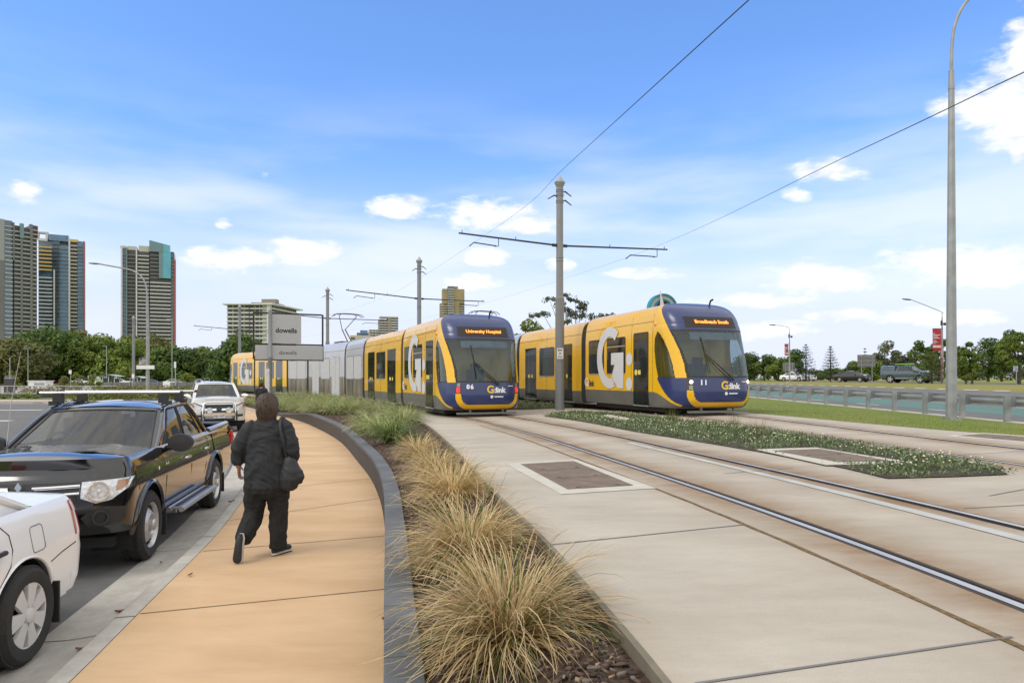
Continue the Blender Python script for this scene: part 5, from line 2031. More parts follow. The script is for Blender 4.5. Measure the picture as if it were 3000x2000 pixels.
def island(name, poly, holes, dens, seed, lab, hscale=1.0):
    P = np.array(poly)
    mb = MB()
    mb.add(onslab(poly, .012), [tuple(range(len(poly)))])
    mb.build(name + '_soil', M('island soil', (.05, .045, .025), .95, var=.3, scale=8), kind='structure')
    g = np.random.default_rng(seed)
    lo, hi = P.min(0), P.max(0)
    area = (hi - lo).prod()
    n = int(area * dens)
    x, y = g.uniform(lo[0], hi[0], n), g.uniform(lo[1], hi[1], n)
    ok = inpoly(poly, x, y)
    for h in holes:
        ok &= ~inpoly(h, x, y)
    # bare and thin patches, ragged edge
    ok &= (np.sin(x * 2.7 + 1.3 * np.sin(y * 1.9)) * np.sin(y * 2.2 - x) + g.normal(0, .45, n) > -.62)
    x, y = x[ok] + g.normal(0, .07, ok.sum()), y[ok] + g.normal(0, .07, ok.sum())
    n = len(x)
    az, el = g.uniform(0, 2 * np.pi, n), g.uniform(.15, 1.3, n)
    ln, w = g.uniform(.04, .105, n) * hscale, g.uniform(.006, .014, n)
    mound = .015 + .045 * (np.sin(x * 5.1 + y * 2.3) * np.sin(y * 3.7 - x) + 1) * .5 * hscale
    z0 = zs(x, y) + .01 + mound * g.uniform(0, 1, n)
    d = np.stack([np.cos(az) * np.cos(el), np.sin(az) * np.cos(el), np.sin(el)], 1)
    s_ = np.stack([-np.sin(az), np.cos(az), 0 * az], 1) * w[:, None]
    c = np.stack([x, y, z0], 1)
    m_ = c + d * (ln * .55)[:, None]
    tip = c + d * ln[:, None] - np.array([0, 0, 1]) * (ln * .18)[:, None]
    V = np.stack([c, m_ - s_, tip, m_ + s_], 1).reshape(-1, 3)
    F = np.arange(4 * n).reshape(-1, 4)
    mi = (g.uniform(0, 1, n) < .22).astype(int)
    nf = n // 40
    fi = g.choice(n, nf, replace=False)
    keep = g.uniform(0, 1, nf) < (.25 + .75 * (np.sin(x[fi] * 2.1) * np.sin(y[fi] * 1.3) > -.2))
    fi = fi[keep]
    nf = len(fi)
    fc = np.stack([x[fi], y[fi], zs(x[fi], y[fi]) + .085 * hscale + g.uniform(0, .05, nf)], 1)
    fv = []
    r = g.uniform(.009, .016, nf)
    for a, b in ((-1, 0), (0, -1), (1, 0), (0, 1)):
        fv.append(fc + np.stack([a * r, b * r, .5 * r * (abs(a))], 1))
    top = fc + np.array([0, 0, .012])
    fv = np.stack(fv + [top], 1).reshape(-1, 3)
    q = (np.arange(nf) * 5)[:, None]
    ff = np.concatenate([q + np.array([0, 1, 4, 4]), q + np.array([1, 2, 4, 4]), q + np.array([2, 3, 4, 4]), q + np.array([3, 0, 4, 4])])
    mesh(name, V, F, [M_GC, M_GC2], mi, kind='stuff', label=lab)
    mb = MB()
    mb.add(fv.tolist(), [tuple(int(a) for a in f[:3]) for f in ff])
    mb.build(name + '_flowers', M_FLW, kind='stuff')


isl = [un(*p) for p in ((1594, 1219), (1660, 1228), (1736, 1240), (1850, 1263), (2100, 1303), (2211, 1322), (2399, 1358), (2480, 1374), (2601, 1403), (2790, 1398), (2955, 1391), (2903, 1366), (2712, 1338), (2560, 1312), (2444, 1292), (2314, 1271), (2200, 1256), (2100, 1243), (1990, 1232), (1850, 1216), (1700, 1208), (1640, 1210))]
hole1 = [un(*p) for p in ((2205, 1320), (2391, 1312), (2692, 1360), (2420, 1364), (2400, 1359))]
hole2 = [un(*p) for p in ((1736, 1219), (1790, 1216), (1872, 1232), (1840, 1236))]
island('island_ground_cover', isl, [hole1, hole2], 900, 3, 'low grey green ground cover with cream flowers on the track island')
mb = MB()
mb.add(onslab(hole2, .02), [(0, 1, 2, 3)])
mb.build('island_pad', M_PFRM, kind='structure')
isl2 = [(-.9, 26.6), (.3, 26.2), (1.8, 26.5), (2.6, 26.9), (2.3, 28.4), (1.2, 31.5), (.0, 34), (-2.6, 38.5), (-5.0, 41.5), (-5.6, 39.5), (-4.3, 36.5), (-2.6, 31.5)]
island('back_island_ground_cover', isl2, [], 420, 4, 'taller green ground cover between the two trams', 2.3)
# taller rush tufts on the islands
M_RUSH = leafmat('thin rush', (.07, .10, .03), (.14, .16, .05), 3, .3)
pr = None
for i, (px, py) in enumerate(((2225, 1285), (1965, 1235), (1975, 1238), (2150, 1250), (1500, 1193), (1560, 1193), (1600, 1190), (1655, 1192))):
    X, Y = un(px, py) if i < 4 else (at(px, py, 27.5 + i * .5).x, 27.5 + i * .5)
    lab = ['thin rush tuft with seed heads on the track island, before the lawn', 'thin rush tuft in front of tram 11', 'thin rush tuft in front of tram 11', 'thin rush tuft at the nose of tram 11', 'rush tuft between the trams', 'rush tuft between the trams', 'rush tuft between the trams', 'rush tuft between the trams'][i]
    if pr is None:
        V, F, mi = blades(70, .10, (.25, .55), (.9, 1.5), (.05, .6), .006, [0, 1], [.8, .2], 300, 4)
        pr = mesh('rush_tuft', V, F, [M_RUSH, M_STRAWD], mi, None, 180, lab, 'grass tuft', 'rush tufts on the islands', loc=(X, Y, float(zs(X, Y))))
    else:
        dup(pr, (X, Y, float(zs(X, Y))), i * 1.3, lab, sc=(.8, .8, .8 + .1 * (i % 3)))

# ------------------------------------------------------------------ lawn blades on the verge
g = np.random.default_rng(21)
n = 42000
y = 9.5 + 32 * g.uniform(0, 1, n) ** 1.6
t = g.uniform(0.0, .97, n)
x = SLAB_R.X(y) + (YG(y) - .3 - SLAB_R.X(y)) * t
z = vz(y, t) + .02 * np.sin(t * 3.14)
az, el, ln = g.uniform(0, 2 * np.pi, n), g.uniform(.4, 1.5, n), g.uniform(.02, .055, n)
d = np.stack([np.cos(az) * np.cos(el), np.sin(az) * np.cos(el), np.sin(el)], 1) * ln[:, None]
s_ = np.stack([-np.sin(az), np.cos(az), 0 * az], 1) * .006
c = np.stack([x, y, z], 1)
V = np.stack([c - s_, c + s_, c + d], 1).reshape(-1, 3)
dryp = (np.sin(x * 1.3 + 1) * np.sin(y * .7) + g.normal(0, .5, n) > .35).astype(int)
mesh('lawn_grass', V, np.arange(3 * n).reshape(-1, 3), [leafmat('lawn blade', (.13, .2, .03), (.22, .27, .05), .6, .35), leafmat('dry lawn blade', (.26, .23, .07), (.36, .29, .10), .6, .35)], dryp, kind='stuff')
# ------------------------------------------------------------------ retaining wall
M_BLOCK = M('charcoal block', (.060, .050, .043), .85, var=.25, scale=5, bump=.5, bscale=70)
M_CAP = M('grey capping block', (.105, .112, .118), .8, var=.18, scale=3.5, bump=.3, bscale=90)
M_GALV = M('galvanised steel', (.30, .31, .31), .5, .35, var=.18, scale=3, detail=8)
M_POLEG = M('grey painted pole', (.215, .225, .235), .5, var=.06, scale=2)
M_ARM = M('dark arm tube', (.03, .032, .034), .5)
zcap = lambda Y: float(.43 - .31 * ss(25.5, 33.5, Y))
t = thing('retaining_wall', 'low curved wall of charcoal blocks with grey capping beside the footpath', 'wall', (0, 0, 0))
Yw = np.linspace(-2, 34.2, 190)
mb = MB()
lv = [0, .125, .128, .25, .253, .375]
for a, b, dx in ((0, .008, .0), (.010, .13, 0), (.136, .255, 0), (.261, .372, 0)):
    P = [[(float(WALL.X(y)) + o, y, min(z, zcap(y) - .055)) for o, z in ((.006, a - .004), (0, a), (0, b), (.006, b + .003))] for y in Yw]
    mb.grid(P, flip=True)
mb.build('block_face', M_BLOCK, t)
mb = MB()
s0 = 0
Lw = float(WALL.s_at_Y(34.0))
off = WALL
ta = np.gradient(WALL.p, axis=0)
ta /= np.linalg.norm(ta, axis=1)[:, None]
while s0 < Lw:
    s1 = min(s0 + .385, Lw)
    q = []
    for s_ in (s0 + .004, s1 - .004):
        p = WALL.at(s_)
        d = np.array([np.interp(s_, WALL.L, ta[:, 0]), np.interp(s_, WALL.L, ta[:, 1])])
        n_ = np.array([d[1], -d[0]])
        zc = zcap(p[1])
        q.append([(*(p + n_ * o), zc + dz) for o, dz in ((-.012, -.06), (-.012, -.004), (-.007, 0), (.170, 0), (.175, -.004), (.175, -.08))])
    mb.grid(q, flip=True)
    for k, e in enumerate(q):
        mb.add(e, [tuple(range(6)) if k else tuple(reversed(range(6)))])
    s0 += .385
mb.build('capping', M_CAP, t)
mb = MB()
P = [[(float(WALL.X(y)) + o, y, z) for o, z in ((-.01, -.02), (-.01, .13), (.14, .135), (.14, .0))] for y in np.linspace(34.0, 49, 60)]
mb.grid(P, flip=True)
mb.build('bed_kerb', G_KERB, kind='structure')

# ------------------------------------------------------------------ overhead line masts
def mast(X, Y, zb, label, nrm, arms, first=False):
    t = thing('tram_mast', label, 'mast', (X, Y, zb), 0, 'grey masts between the tram tracks')
    zt_ = 9.38 - zb
    z1 = 4.75 - zb
    mb = MB()
    mb.lathe([(.178, 0), (.172, .8), (.165, z1 - .02), (.172, z1), (.172, z1 + .04), (.135, z1 + .06), (.128, zt_ - .45)], 20)
    mb.lathe([(.30, 0), (.30, .03), (.19, .035)], 20)
    for k in range(6):
        a = 2 * math.pi * k / 6
        mb.lathe([(.022, .03), (.022, .07), (0, .072)], 6, Matrix.Translation((.25 * math.cos(a), .25 * math.sin(a), 0)))
    for z in (z1 + 1.42, z1 + 1.54, zt_ - 1.02, zt_ - .95, zt_ - .78, zt_ - .72, zt_ - .62, zt_ - .55):
        mb.lathe([(.128, z - .02), (.146, z - .018), (.146, z + .018), (.128, z + .02)], 20)
    mb.build('pole', M_POLEG, t, smooth=40)
    mb = MB()
    mb.lathe([(.128, zt_ - .45), (.20, zt_ - .30), (.205, zt_ - .27), (.16, zt_ - .22), (.0, zt_ + .02)], 20)
    mb.build('mast_cap', M_GALV, t, smooth=30)
    n = Vector((nrm[0], nrm[1], 0)).normalized()
    for sg, dz in ((1, -.62), (1, -.95), (-1, -.80)):
        mb = MB()
        b0 = Vector((0, 0, zt_ + dz)) + n * sg * .13
        mb.tube([b0, b0 + n * sg * .10 + Vector((0, 0, .03)), b0 + n * sg * .34 + Vector((0, 0, -.12))], [.025, .03, .018], 6)
        mb.lathe([(0, -.03), (.03, 0), (0, .03)], 8, Matrix.Translation(b0 + n * sg * .34 + Vector((0, 0, -.12))))
        mb.build('insulator_bracket', M_ARM, t)
    za = 6.75 - zb
    for sg, L_, rise in arms:
        mb = MB()
        e = n * sg * L_ + Vector((0, 0, za + rise))
        mb.tube([n * sg * .12 + Vector((0, 0, za)), e], [.036, .030], 8)
        mb.lathe([(.06, -.1), (.06, .1)], 8, frame(n * sg * .2 + Vector((0, 0, za)), (0, 0, 1), n.cross(Vector((0, 0, 1)))))
        a = mb.build('cantilever_arm', M_ARM, t)
        mb = MB()
        q = lambda f, dz: n * sg * L_ * f + Vector((0, 0, za + rise * f + dz))
        r0, r1 = (.62, .88) if sg < 0 else (.95, .66)
        mb.tube([q(.62 if sg < 0 else .90, 0), q(.62 if sg < 0 else .90, -.30), q(.66 if sg < 0 else .86, -.32)], .016, 6)
        mb.tube([q(.64 if sg < 0 else .88, -.30), q(.86 if sg < 0 else .64, -.27), q(.90 if sg < 0 else .60, -.42)], .022, 6)
        for f in (.45, .97):
            mb.tube([q(f, 0), q(f, .12)], .015, 5)
        mb.build('registration_arm', M_ARM, a)
    return t


m1 = mast(1.79, 25.6, .50, 'tallest nearest grey mast with white number plate, between the two trams', (.93, .37), ((1, 4.77, .18), (-1, 3.95, .16)))
mb = MB()
mb.box((-.0, -.183, 2.2), (.235, .006, .40), 0)
for k, (tx, sz) in enumerate((('BRP', .105), ('25', .105), ('914', .105))):
    add_text(mb, tx, sz, frame((0, -.188, 2.32 - .125 * k), (1, 0, 0), (0, 0, 1)), 1, .003)
mb.build('number_plate', [M_PLATEW, M_PTEXT], m1)
mast(-5.82, 42.8, .45, 'second grey mast, rising behind the roof of tram 06', (.85, .53), ((1, 4.7, .1), (-1, 4.7, .22)))
mast(-15.4, 57, .4, 'third grey mast, right of the dark sign frame', (.8, .6), ((1, 5.2, .1), (-1, 4.5, .2)))
mast(-28.2, 70.7, .2, 'fourth grey mast, in front of the white apartment block', (.75, .66), ((1, 4.5, .1), (-1, 4.5, .2)))
m5 = mast(-46.3, 83.5, .1, 'farthest grey mast, left of the curved street lamp', (.6, .8), ((-1, .3, 0),))
for o in [c for c in m5.children if c.name.startswith('cantilever')]:
    for ch in list(o.children):
        bpy.data.objects.remove(ch)
    bpy.data.objects.remove(o)
mb = MB().box((.05, -.19, 1.9), (.30, .01, .5), 0)
mb.build('number_plate', M_PLATEW, m5)


def wire(pts, r, label, n=10):
    mb = MB()
    P = catmull(pts, n)
    mb.tube(P, [max(.0025, r * min(1, 12 / p.y)) for p in P], 6)
    mb.build('overhead_wire', M_ARM, label=label, cat='cable', group='overhead contact wires')


wire([at(2560, -320, 6.9), at(2194, 0, 8.9), at(1666, 480, 17.5), at(1470, 655, 24.3), at(1130, 868, 40.5), at(905, 938, 55), at(700, 985, 66)], .0085, 'overhead wire rising from the mast top to the top of the picture')
wire([at(3400, 40, 7.4), at(3000, 212, 9.6), at(2500, 449, 13.9), at(1854, 748, 26.9), at(1390, 895, 43.5), at(1135, 950, 57), at(860, 990, 70)], .0085, 'overhead wire slanting past the tall galvanised lamp post')

# ------------------------------------------------------------------ guard rail
gt = thing('guard_rail', 'galvanised guard rail on short posts between lawn and road', 'guard rail', (0, 0, 0))
prof = [(.26, .43), (.29, .455), (.29, .50), (.225, .545), (.225, .585), (.29, .63), (.29, .675), (.26, .70)]
mb = MB()
ya, yb_ = 12.0, 66.0
P = [[(float(YG(y)) + o, y, .565 + z) for o, z in prof] for y in np.linspace(ya, yb_, 30)]
mb.grid(P)
P = [[(float(YG(y)) + o + .004, y, .565 + z) for o, z in prof] for y in np.linspace(ya, yb_, 30)]
mb.grid(P, flip=True)
mb.build('rail', M('rail zinc', (.40, .41, .41), .38, .55, var=.12, scale=1.5, detail=8), gt)
y = 12.9
while y < 64:
    x = float(YG(y))
    mb = MB()
    # open channel section
    for c, d in (((x - .0, y - .05, .92), (.15, .006, .73)), ((x - .075, y - .01, .92), (.006, .085, .73)), ((x + .075, y - .025, .92), (.006, .05, .73))):
        mb.box(c, d)
    mb.build('post', M_GALV, gt)
    mb = MB()
    mb.box((x + .15, y + .0, 1.135), (.145, .10, .33))
    mb.build('spacer_block', M('weathered zinc', (.20, .21, .21), .6, .3, var=.15, scale=4), gt)
    y += 2.09

# ------------------------------------------------------------------ street lamps
t = thing('street_lamp', 'tall galvanised octagonal lamp post with curved arm, right beside the guard rail', 'street lamp', (12.68, 19.7, .56))
mb = MB()
mb.lathe([(.150, 0), (.148, .4), (.118, 4.5), (.075, 10.1)], 8, Matrix.Rotation(R(22), 4, 'Z'))
mb.build('pole', M_GALV, t)
mb = MB()
mb.lathe([(.30, 0), (.30, .035), (.16, .04)], 4, Matrix.Rotation(R(30), 4, 'Z'))
for a in range(4):
    q = R(30 + 90 * a)
    mb.lathe([(.03, .03), (.03, .12), (0, .125)], 6, Matrix.Translation((.23 * math.cos(q), .23 * math.sin(q), 0)))
mb.build('base_plate', M_GALV, t)
mb = MB()
mb.tube(catmull([(0, 0, 9.6), (.01, 0, 10.6), (.10, 0, 11.4), (.45, 0, 12.1), (1.1, .0, 12.55), (2.4, 0, 12.85)], 8), .045, 8)
mb.lathe([(.085, 9.55), (.085, 9.7)], 10)
mb.build('arm', M_GALV, t, smooth=60)
mb = MB()
mb.lathe([(0, -.35), (.09, -.3), (.13, 0), (.10, .3), (0, .4)], 12, Matrix.Translation((2.75, 0, 12.88)) @ Matrix.Rotation(R(90), 4, 'Y') @ Matrix.Diagonal((.5, 1, 1, 1)))
mb.build('lamp_head', M('lamp head grey', (.2, .2, .2), .5), t, smooth=50)

# left-hand lamp
LY = 50.0
p0, pb, pt_, pe = at(433, 1152, LY), at(430, 850, LY), at(418, 812, LY), at(262, 772, LY)
t = thing('street_lamp', 'grey street lamp with long curved arm to the left, before the towers', 'street lamp', p0)
r_ = lambda p: Vector((p.x - p0.x, 0, p.z - p0.z))
mb = MB()
mb.tube([(0, 0, 0), (0, 0, 5.0), r_(at(431, 872, LY))], [.14, .115, .08], 10)
mb.build('pole', M_GALV, t, smooth=60)
mb = MB()
mb.tube(catmull([r_(at(431, 880, LY)), r_(at(429, 845, LY)), r_(at(420, 818, LY)), r_(at(400, 799, LY)), r_(at(372, 788, LY)), r_(at(330, 780, LY)), r_(at(292, 773, LY))], 6), .055, 8)
mb.build('arm', M_GALV, t, smooth=60)
mb = MB()
c = r_(at(277, 772, LY))
mb.lathe([(0, -.42), (.10, -.38), (.16, 0), (.12, .3), (0, .42)], 12, Matrix.Translation(c) @ Matrix.Rotation(R(94), 4, 'Y') @ Matrix.Diagonal((.45, 1, 1, 1)))
mb.build('lamp_head', M('lamp head grey'), t, smooth=50)
for nm, x0, x1, y0, y1, mt in (('advert_panel', 404, 428, 1047, 1068, M('printed panel', (.25, .24, .23), .5, var=.9, scale=3, detail=6)), ('direction_sign', 404, 456, 1070, 1081, M_PLATEW)):
    a, b = r_(at(x0, y0, LY)), r_(at(x1, y1, LY))
    MB().box(((a.x + b.x) / 2, -.18 if nm != 'advert_panel' else .16, (a.z + b.z) / 2), (b.x - a.x, .04, a.z - b.z)).build(nm, mt, t)

# ------------------------------------------------------------------ advertising frame on a pole
A, B = at(741, 1000, 34.0), at(947, 1000, 35.5)
pole = at(791, 1000, 34.3)
ux = Vector((B.x - A.x, B.y - A.y, 0))
wd = ux.length
ux.normalize()
rzs = math.atan2(ux.y, ux.x)
o0 = Vector((A.x, A.y, .40))
t = thing('sign_frame', 'dark open sign frame on a grey pole with two pale boards lettered dowells', 'sign', o0, rzs)
zz = lambda y: CAMZ - (y - YH) / FPX * 34.0 - .40
pu = (Vector((pole.x, pole.y, 0)) - Vector((A.x, A.y, 0))).dot(ux)
mb = MB()
mb.lathe([(.105, -.2), (.10, zz(1049)), (.112, zz(1048)), (.112, zz(1045)), (.098, zz(1044)), (.09, zz(907)), (.0, zz(905))], 14, Matrix.Translation((pu, -.10, 0)))
for y in (1092, 1136):
    mb.lathe([(.10, zz(y) - .03), (.118, zz(y) - .03), (.118, zz(y) + .03), (.10, zz(y) + .03)], 14, Matrix.Translation((pu, -.10, 0)))
mb.build('pole', M_POLEG, t, smooth=40)
mb = MB()
MFR = M('brown black frame', (.022, .013, .012), .5)
for x, zc_, w, h in ((0.03, (zz(914) + zz(1052)) / 2, .075, zz(914) - zz(1052)), (wd - .03, (zz(914) + zz(1056)) / 2, .075, zz(914) - zz(1056))):
    mb.box((x, 0, zc_), (w, .10, h))
for y in (915, 1007, 1053):
    mb.box((wd / 2, .004, zz(y)), (wd - .14, .08, .075))
mb.build('frame', MFR, t)
M_BOARD = M('pale grey board', (.40, .41, .43), .45, var=.03)
k = wd / 206.0
for nm, x0, x1, y0, y1, ty, tx, ts in (('upper_board', 795, 880, 918, 1004, 966, 836, .34), ('lower_board', 747, 945, 1010, 1052, 1032, 841, .28)):
    mb = MB()
    xa, xb = (x0 - 741) * k, (x1 - 741) * k
    mb.box(((xa + xb) / 2, -.04, (zz(y0) + zz(y1)) / 2), (xb - xa, .05, zz(y0) - zz(y1)), 0)
    add_text(mb, 'dowells', ts, frame(((tx - 741) * k, -.069, zz(ty)), (1, 0, 0), (0, 0, 1)), 1, .010 if nm[0] == 'u' else .0)
    mb.build(nm, [M_BOARD, M('board lettering', (.02, .02, .022), .5)], t)
xa, xb = (775 - 741) * k, (790 - 741) * k
MB().box(((xa + xb) / 2, -.12, (zz(1080) + zz(1148)) / 2), (xb - xa - .02, .14, zz(1080) - zz(1148))).build('timetable_case', M('white enamel', (.62, .64, .67), .35), t)

# ------------------------------------------------------------------ railing and planter on the far side of the side road
t = thing('planter_wall', 'dark low wall below the railing, behind the spiky plants', 'wall', (0, 0, 0))
MB().box((-42, 57.6, .18), (48, .3, .5)).build('wall_face', M('stained dark wall', (.055, .052, .045), .85, var=.35, scale=.7), t)
t = thing('railing', 'long grey metal railing on the dark low wall', 'railing', (0, 0, 0))
Yl = 57.6
x0, x1 = -70.0, at(344, 1130, Yl).x
mb = MB()
mb.tube([(x0, Yl, 1.09), (x1, Yl, 1.09)], .035, 6)
mb.tube([(x0, Yl, .50), (x1, Yl, .50)], .025, 6)
mb.build('top_rail', M_GALV, t)
x = x1
while x > x0:
    MB().box((x, Yl, .76), (.05, .05, .68)).build('post', M_GALV, t)
    x -= .62
mb = MB()
x = x0
while x < x1:
    mb.tube([(x, Yl + .0, .5), (x, Yl, 1.08)], .006, 4, cap=False)
    x += .125
o = mb.build('infill_bars', M_GALV, t)
o['kind'] = 'stuff'
# spiky plants
pr = None
for i, (px, py) in enumerate(((81, 1172), (50, 1174), (12, 1172), (-12, 1172), (105, 1175))):
    p = at(px, py, 56.3)
    lab = ['brightest spiky cordyline on the far planter', 'low spiky plant left of the brightest one', 'spiky plant at the far left of the planter', 'spiky plant at the far left of the planter', 'small spiky plant right of the brightest one'][i]
    if pr is None:
        V, F, mi = blades(60, .06, (.6, 1.0), (.5, 1.4), (.4, 1.0), .07, [0, 1], [.7, .3], 500, 5)
        pr = mesh('spiky_plant', V, F, [leafmat('lime leaf', (.12, .20, .02), (.22, .30, .05), 2), M_FLAX], mi, None, 180, lab, 'plant', 'spiky plants on the far planter', loc=(p.x, p.y, .08))
    else:
        dup(pr, (p.x, p.y, .08), i, lab, sc=(.9, .9, .55 + .1 * (i % 2)))

# ------------------------------------------------------------------ fallen leaves
ML = M('fallen leaf', (.20, .06, .03), .7, var=.4, scale=30)
pr = None
for i, (px, py, z) in enumerate(((354, 1793, -.13), (678, 1472, -.02), (472, 1650, -.13), (437, 1732, -.10), (557, 1686, .004), (1129, 1820, .004), (240, 1905, -.13), (334, 1823, -.13))):
    Y = (CAMZ - z) * FPX / (py - YH)
    p = at(px, py, Y)
    lab = ['curled red brown leaf on the gutter in front of the pickup', 'pair of dry leaves on the kerb by the rear wheel', 'dark leaf in the gutter', 'dark leaf on the kerb face', 'brown leaf on the ochre path', 'brown leaf against the wall foot', 'thin twig-like leaf near the white sedan', 'small leaf on the gutter joint'][i]
    if pr is None:
        mb = MB()
        mb.grid([[(.045 * u, .02 * v * (1 - u * u) ** .5, .012 * v * v + .012 * u * u + .002) for v in (-1, 0, 1)] for u in np.linspace(-.98, .98, 7)])
        pr = mb.build('fallen_leaf', ML, label=lab, cat='leaf', group='fallen leaves', loc=(p.x, p.y, z + .004), rz=.6)
    else:
        dup(pr, (p.x, p.y, z + .006), i * 1.1, lab, sc=[1, 1.3, .6, .7, .7, .9, .9, .5][i])
# ------------------------------------------------------------------ trees
M_BARK = M('tree bark', (.09, .07, .05), .9, var=.3, scale=4)
LF = {
    'fig': leafmat('dark fig leaf', (.028, .062, .013), (.135, .205, .035), .22, .25),
    'olive': leafmat('olive leaf', (.085, .10, .028), (.23, .235, .07), .25, .2),
    'mid': leafmat('mid green leaf', (.06, .105, .016), (.21, .265, .045), .28, .22),
    'lime': leafmat('bright green leaf', (.10, .14, .02), (.24, .27, .05), .35, .25),
    'gum': leafmat('grey green leaf', (.06, .075, .03), (.15, .165, .07), .4, .2),
    'pine': leafmat('pine needles', (.03, .06, .016), (.085, .12, .03), .5, .15)}


def crown(h0, h1, rx, ry, nclump, cr, nleaf, leaf, seed, gap=0., top=1.0):
    """leaf-card cloud: clumps spread through an uneven crown"""
    g = np.random.default_rng(seed)
    c = []
    while len(c) < nclump:
        u = g.normal(0, 1, 3)
        u /= np.linalg.norm(u)
        q = g.uniform(.35, 1) ** .6
        z = (u[2] * .5 + .5)
        w = (1 - .25 * max(0, u[2])) * q
        c.append((u[0] * rx * w, u[1] * ry * w, h0 + (h1 - h0) * (.5 + u[2] * .5 * q)))
    c = np.array(c)
    rr = cr * g.uniform(.6, 1.25, nclump)
    idx = g.integers(0, nclump, nleaf)
    u = g.normal(0, 1, (nleaf, 3))
    u /= np.linalg.norm(u, axis=1)[:, None]
    rad = g.uniform(.45, 1.05, nleaf) ** .5
    P = c[idx] + u * (rr[idx] * rad)[:, None] * np.array([1, 1, .72])
    nrm = u + g.normal(0, .55, (nleaf, 3)) + np.array([0, 0, .35])
    nrm /= np.linalg.norm(nrm, axis=1)[:, None]
    t = np.cross(nrm, g.normal(0, 1, (nleaf, 3)))
    t /= np.linalg.norm(t, axis=1)[:, None]
    b = np.cross(nrm, t)
    s = leaf * g.uniform(.5, 1.3, nleaf)
    a, e = t * s[:, None], b * (s * .55)[:, None]
    V = np.stack([P - a, P - e * .9 + a * .1, P + a, P + e], 1).reshape(-1, 3)
    return V, np.arange(4 * nleaf).reshape(-1, 4), c


def trunk(mb, h, r, tips, seed, lean=0):
    g = random.Random(seed)
    top = Vector((lean, 0, h))
    mb.tube([(0, 0, -.1), (lean * .3, 0, h * .4), (lean * .7, .0, h * .75), top], [r * 1.25, r, r * .8, r * .55], 8)
    for q in tips:
        q = Vector(q)
        s_ = Vector((lean * .5, 0, h * g.uniform(.55, .95)))
        m_ = s_.lerp(q, .5) + Vector((0, 0, -abs(q.z - s_.z) * .12))
        mb.tube([s_, m_, q], [r * .5, r * .32, r * .10], 5)


def tree(px, base_y, Y, top_y, half_px, kind, label, group, seed, leaf=.35, n=2600, zg=None, low=.28, dens=None, nclump=26, cr=.34):
    p = at(px, base_y, Y)
    z = p.z if zg is None else zg
    k = Y / FPX
    H_ = (CAMZ - (top_y - YH) * k) - z
    rx = half_px * k
    t = thing('tree', label, 'tree', (p.x, p.y, z), 0, group)
    V, F, c = crown(H_ * low, H_ * .97, rx * .82, rx * .82, nclump, rx * cr, n, leaf, seed)
    mesh('crown', V, F, LF[kind], None, t)
    mb = MB()
    trunk(mb, H_ * (low + .15), max(.10, H_ * .028), c[np.random.default_rng(seed).choice(len(c), min(9, len(c)), replace=False)], seed)
    mb.build('trunk', M_BARK, t)
    return t


left = [(-40, 1128, 150, 985, 150, 'olive', 'pale olive tree at the far left edge'), (55, 1128, 145, 1000, 105, 'olive', 'rounded olive tree in front of the dark fig'), (150, 1127, 165, 952, 125, 'fig', 'dark green fig below the blue tower'), (232, 1126, 180, 962, 90, 'olive', 'olive crown right of the dark fig'), (300, 1127, 168, 980, 110, 'mid', 'broad green tree behind the first shelter'),
        (405, 1126, 185, 962, 75, 'olive', 'taller brownish tree before the third tower'), (390, 1127, 165, 1002, 110, 'mid', 'broad green tree behind the farthest mast'), (480, 1126, 180, 995, 80, 'olive', 'olive tree at the foot of the third tower'), (505, 1127, 165, 1020, 95, 'fig', 'dark green tree right of the left street lamp'), (585, 1126, 172, 1022, 95, 'mid', 'green tree above the parked white cars'), (640, 1127, 165, 1030, 80, 'fig', 'low dark tree left of the tram tail'),
        (690, 1125, 110, 985, 95, 'fig', 'dark tree rising behind the tail of tram 06'), (-120, 1128, 150, 975, 120, 'fig', 'dark tree beyond the left edge'), (740, 1126, 130, 1010, 70, 'fig', 'dark tree behind the dark sign frame'), (805, 1126, 150, 1025, 70, 'mid', 'green tree hidden behind the silver cars of the tram')]
for i, (px, by, Y, ty, hp, kd, lab) in enumerate(left):
    tree(px, by, Y, ty, hp, kd, lab, 'trees behind the bus station', 600 + i, leaf=.42, n=8500, nclump=40, cr=.30, low=.10, zg=0.0)
# small bushes by the bus station
for i, (px, top, hp, Y, kd) in enumerate(((48, 1103, 13, 100, 'lime'), (186, 1096, 20, 110, 'olive'), (226, 1094, 22, 110, 'lime'), (277, 1100, 22, 110, 'lime'), (545, 1088, 26, 140, 'lime'))):
    tree(px, 1127, Y, top, hp, kd, ['round lime bush right of the dark pylon', 'olive bush in front of the red bus', 'bright bush beside the small sign', 'bright bush left of the first shelter', 'bright low tree above the white cars'][i], 'bushes at the bus station', 700 + i, leaf=.14 if Y < 120 else .25, n=900, nclump=12, cr=.45, low=.0, zg=.0)
# behind the trams
for i, (px, ty, hp, Y, kd, lab, n) in enumerate(((1560, 934, 75, 88, 'lime', 'bright green tree mass between the two trams', 5200), (1650, 945, 60, 95, 'mid', 'green tree mass behind the mast', 3800), (1490, 955, 50, 95, 'mid', 'green tree behind the front of tram 06', 2500))):
    tree(px, 1122, Y, ty, hp, kd, lab, 'trees behind the trams', 720 + i, leaf=.28, n=n, nclump=30, cr=.32, low=.1, zg=.2)
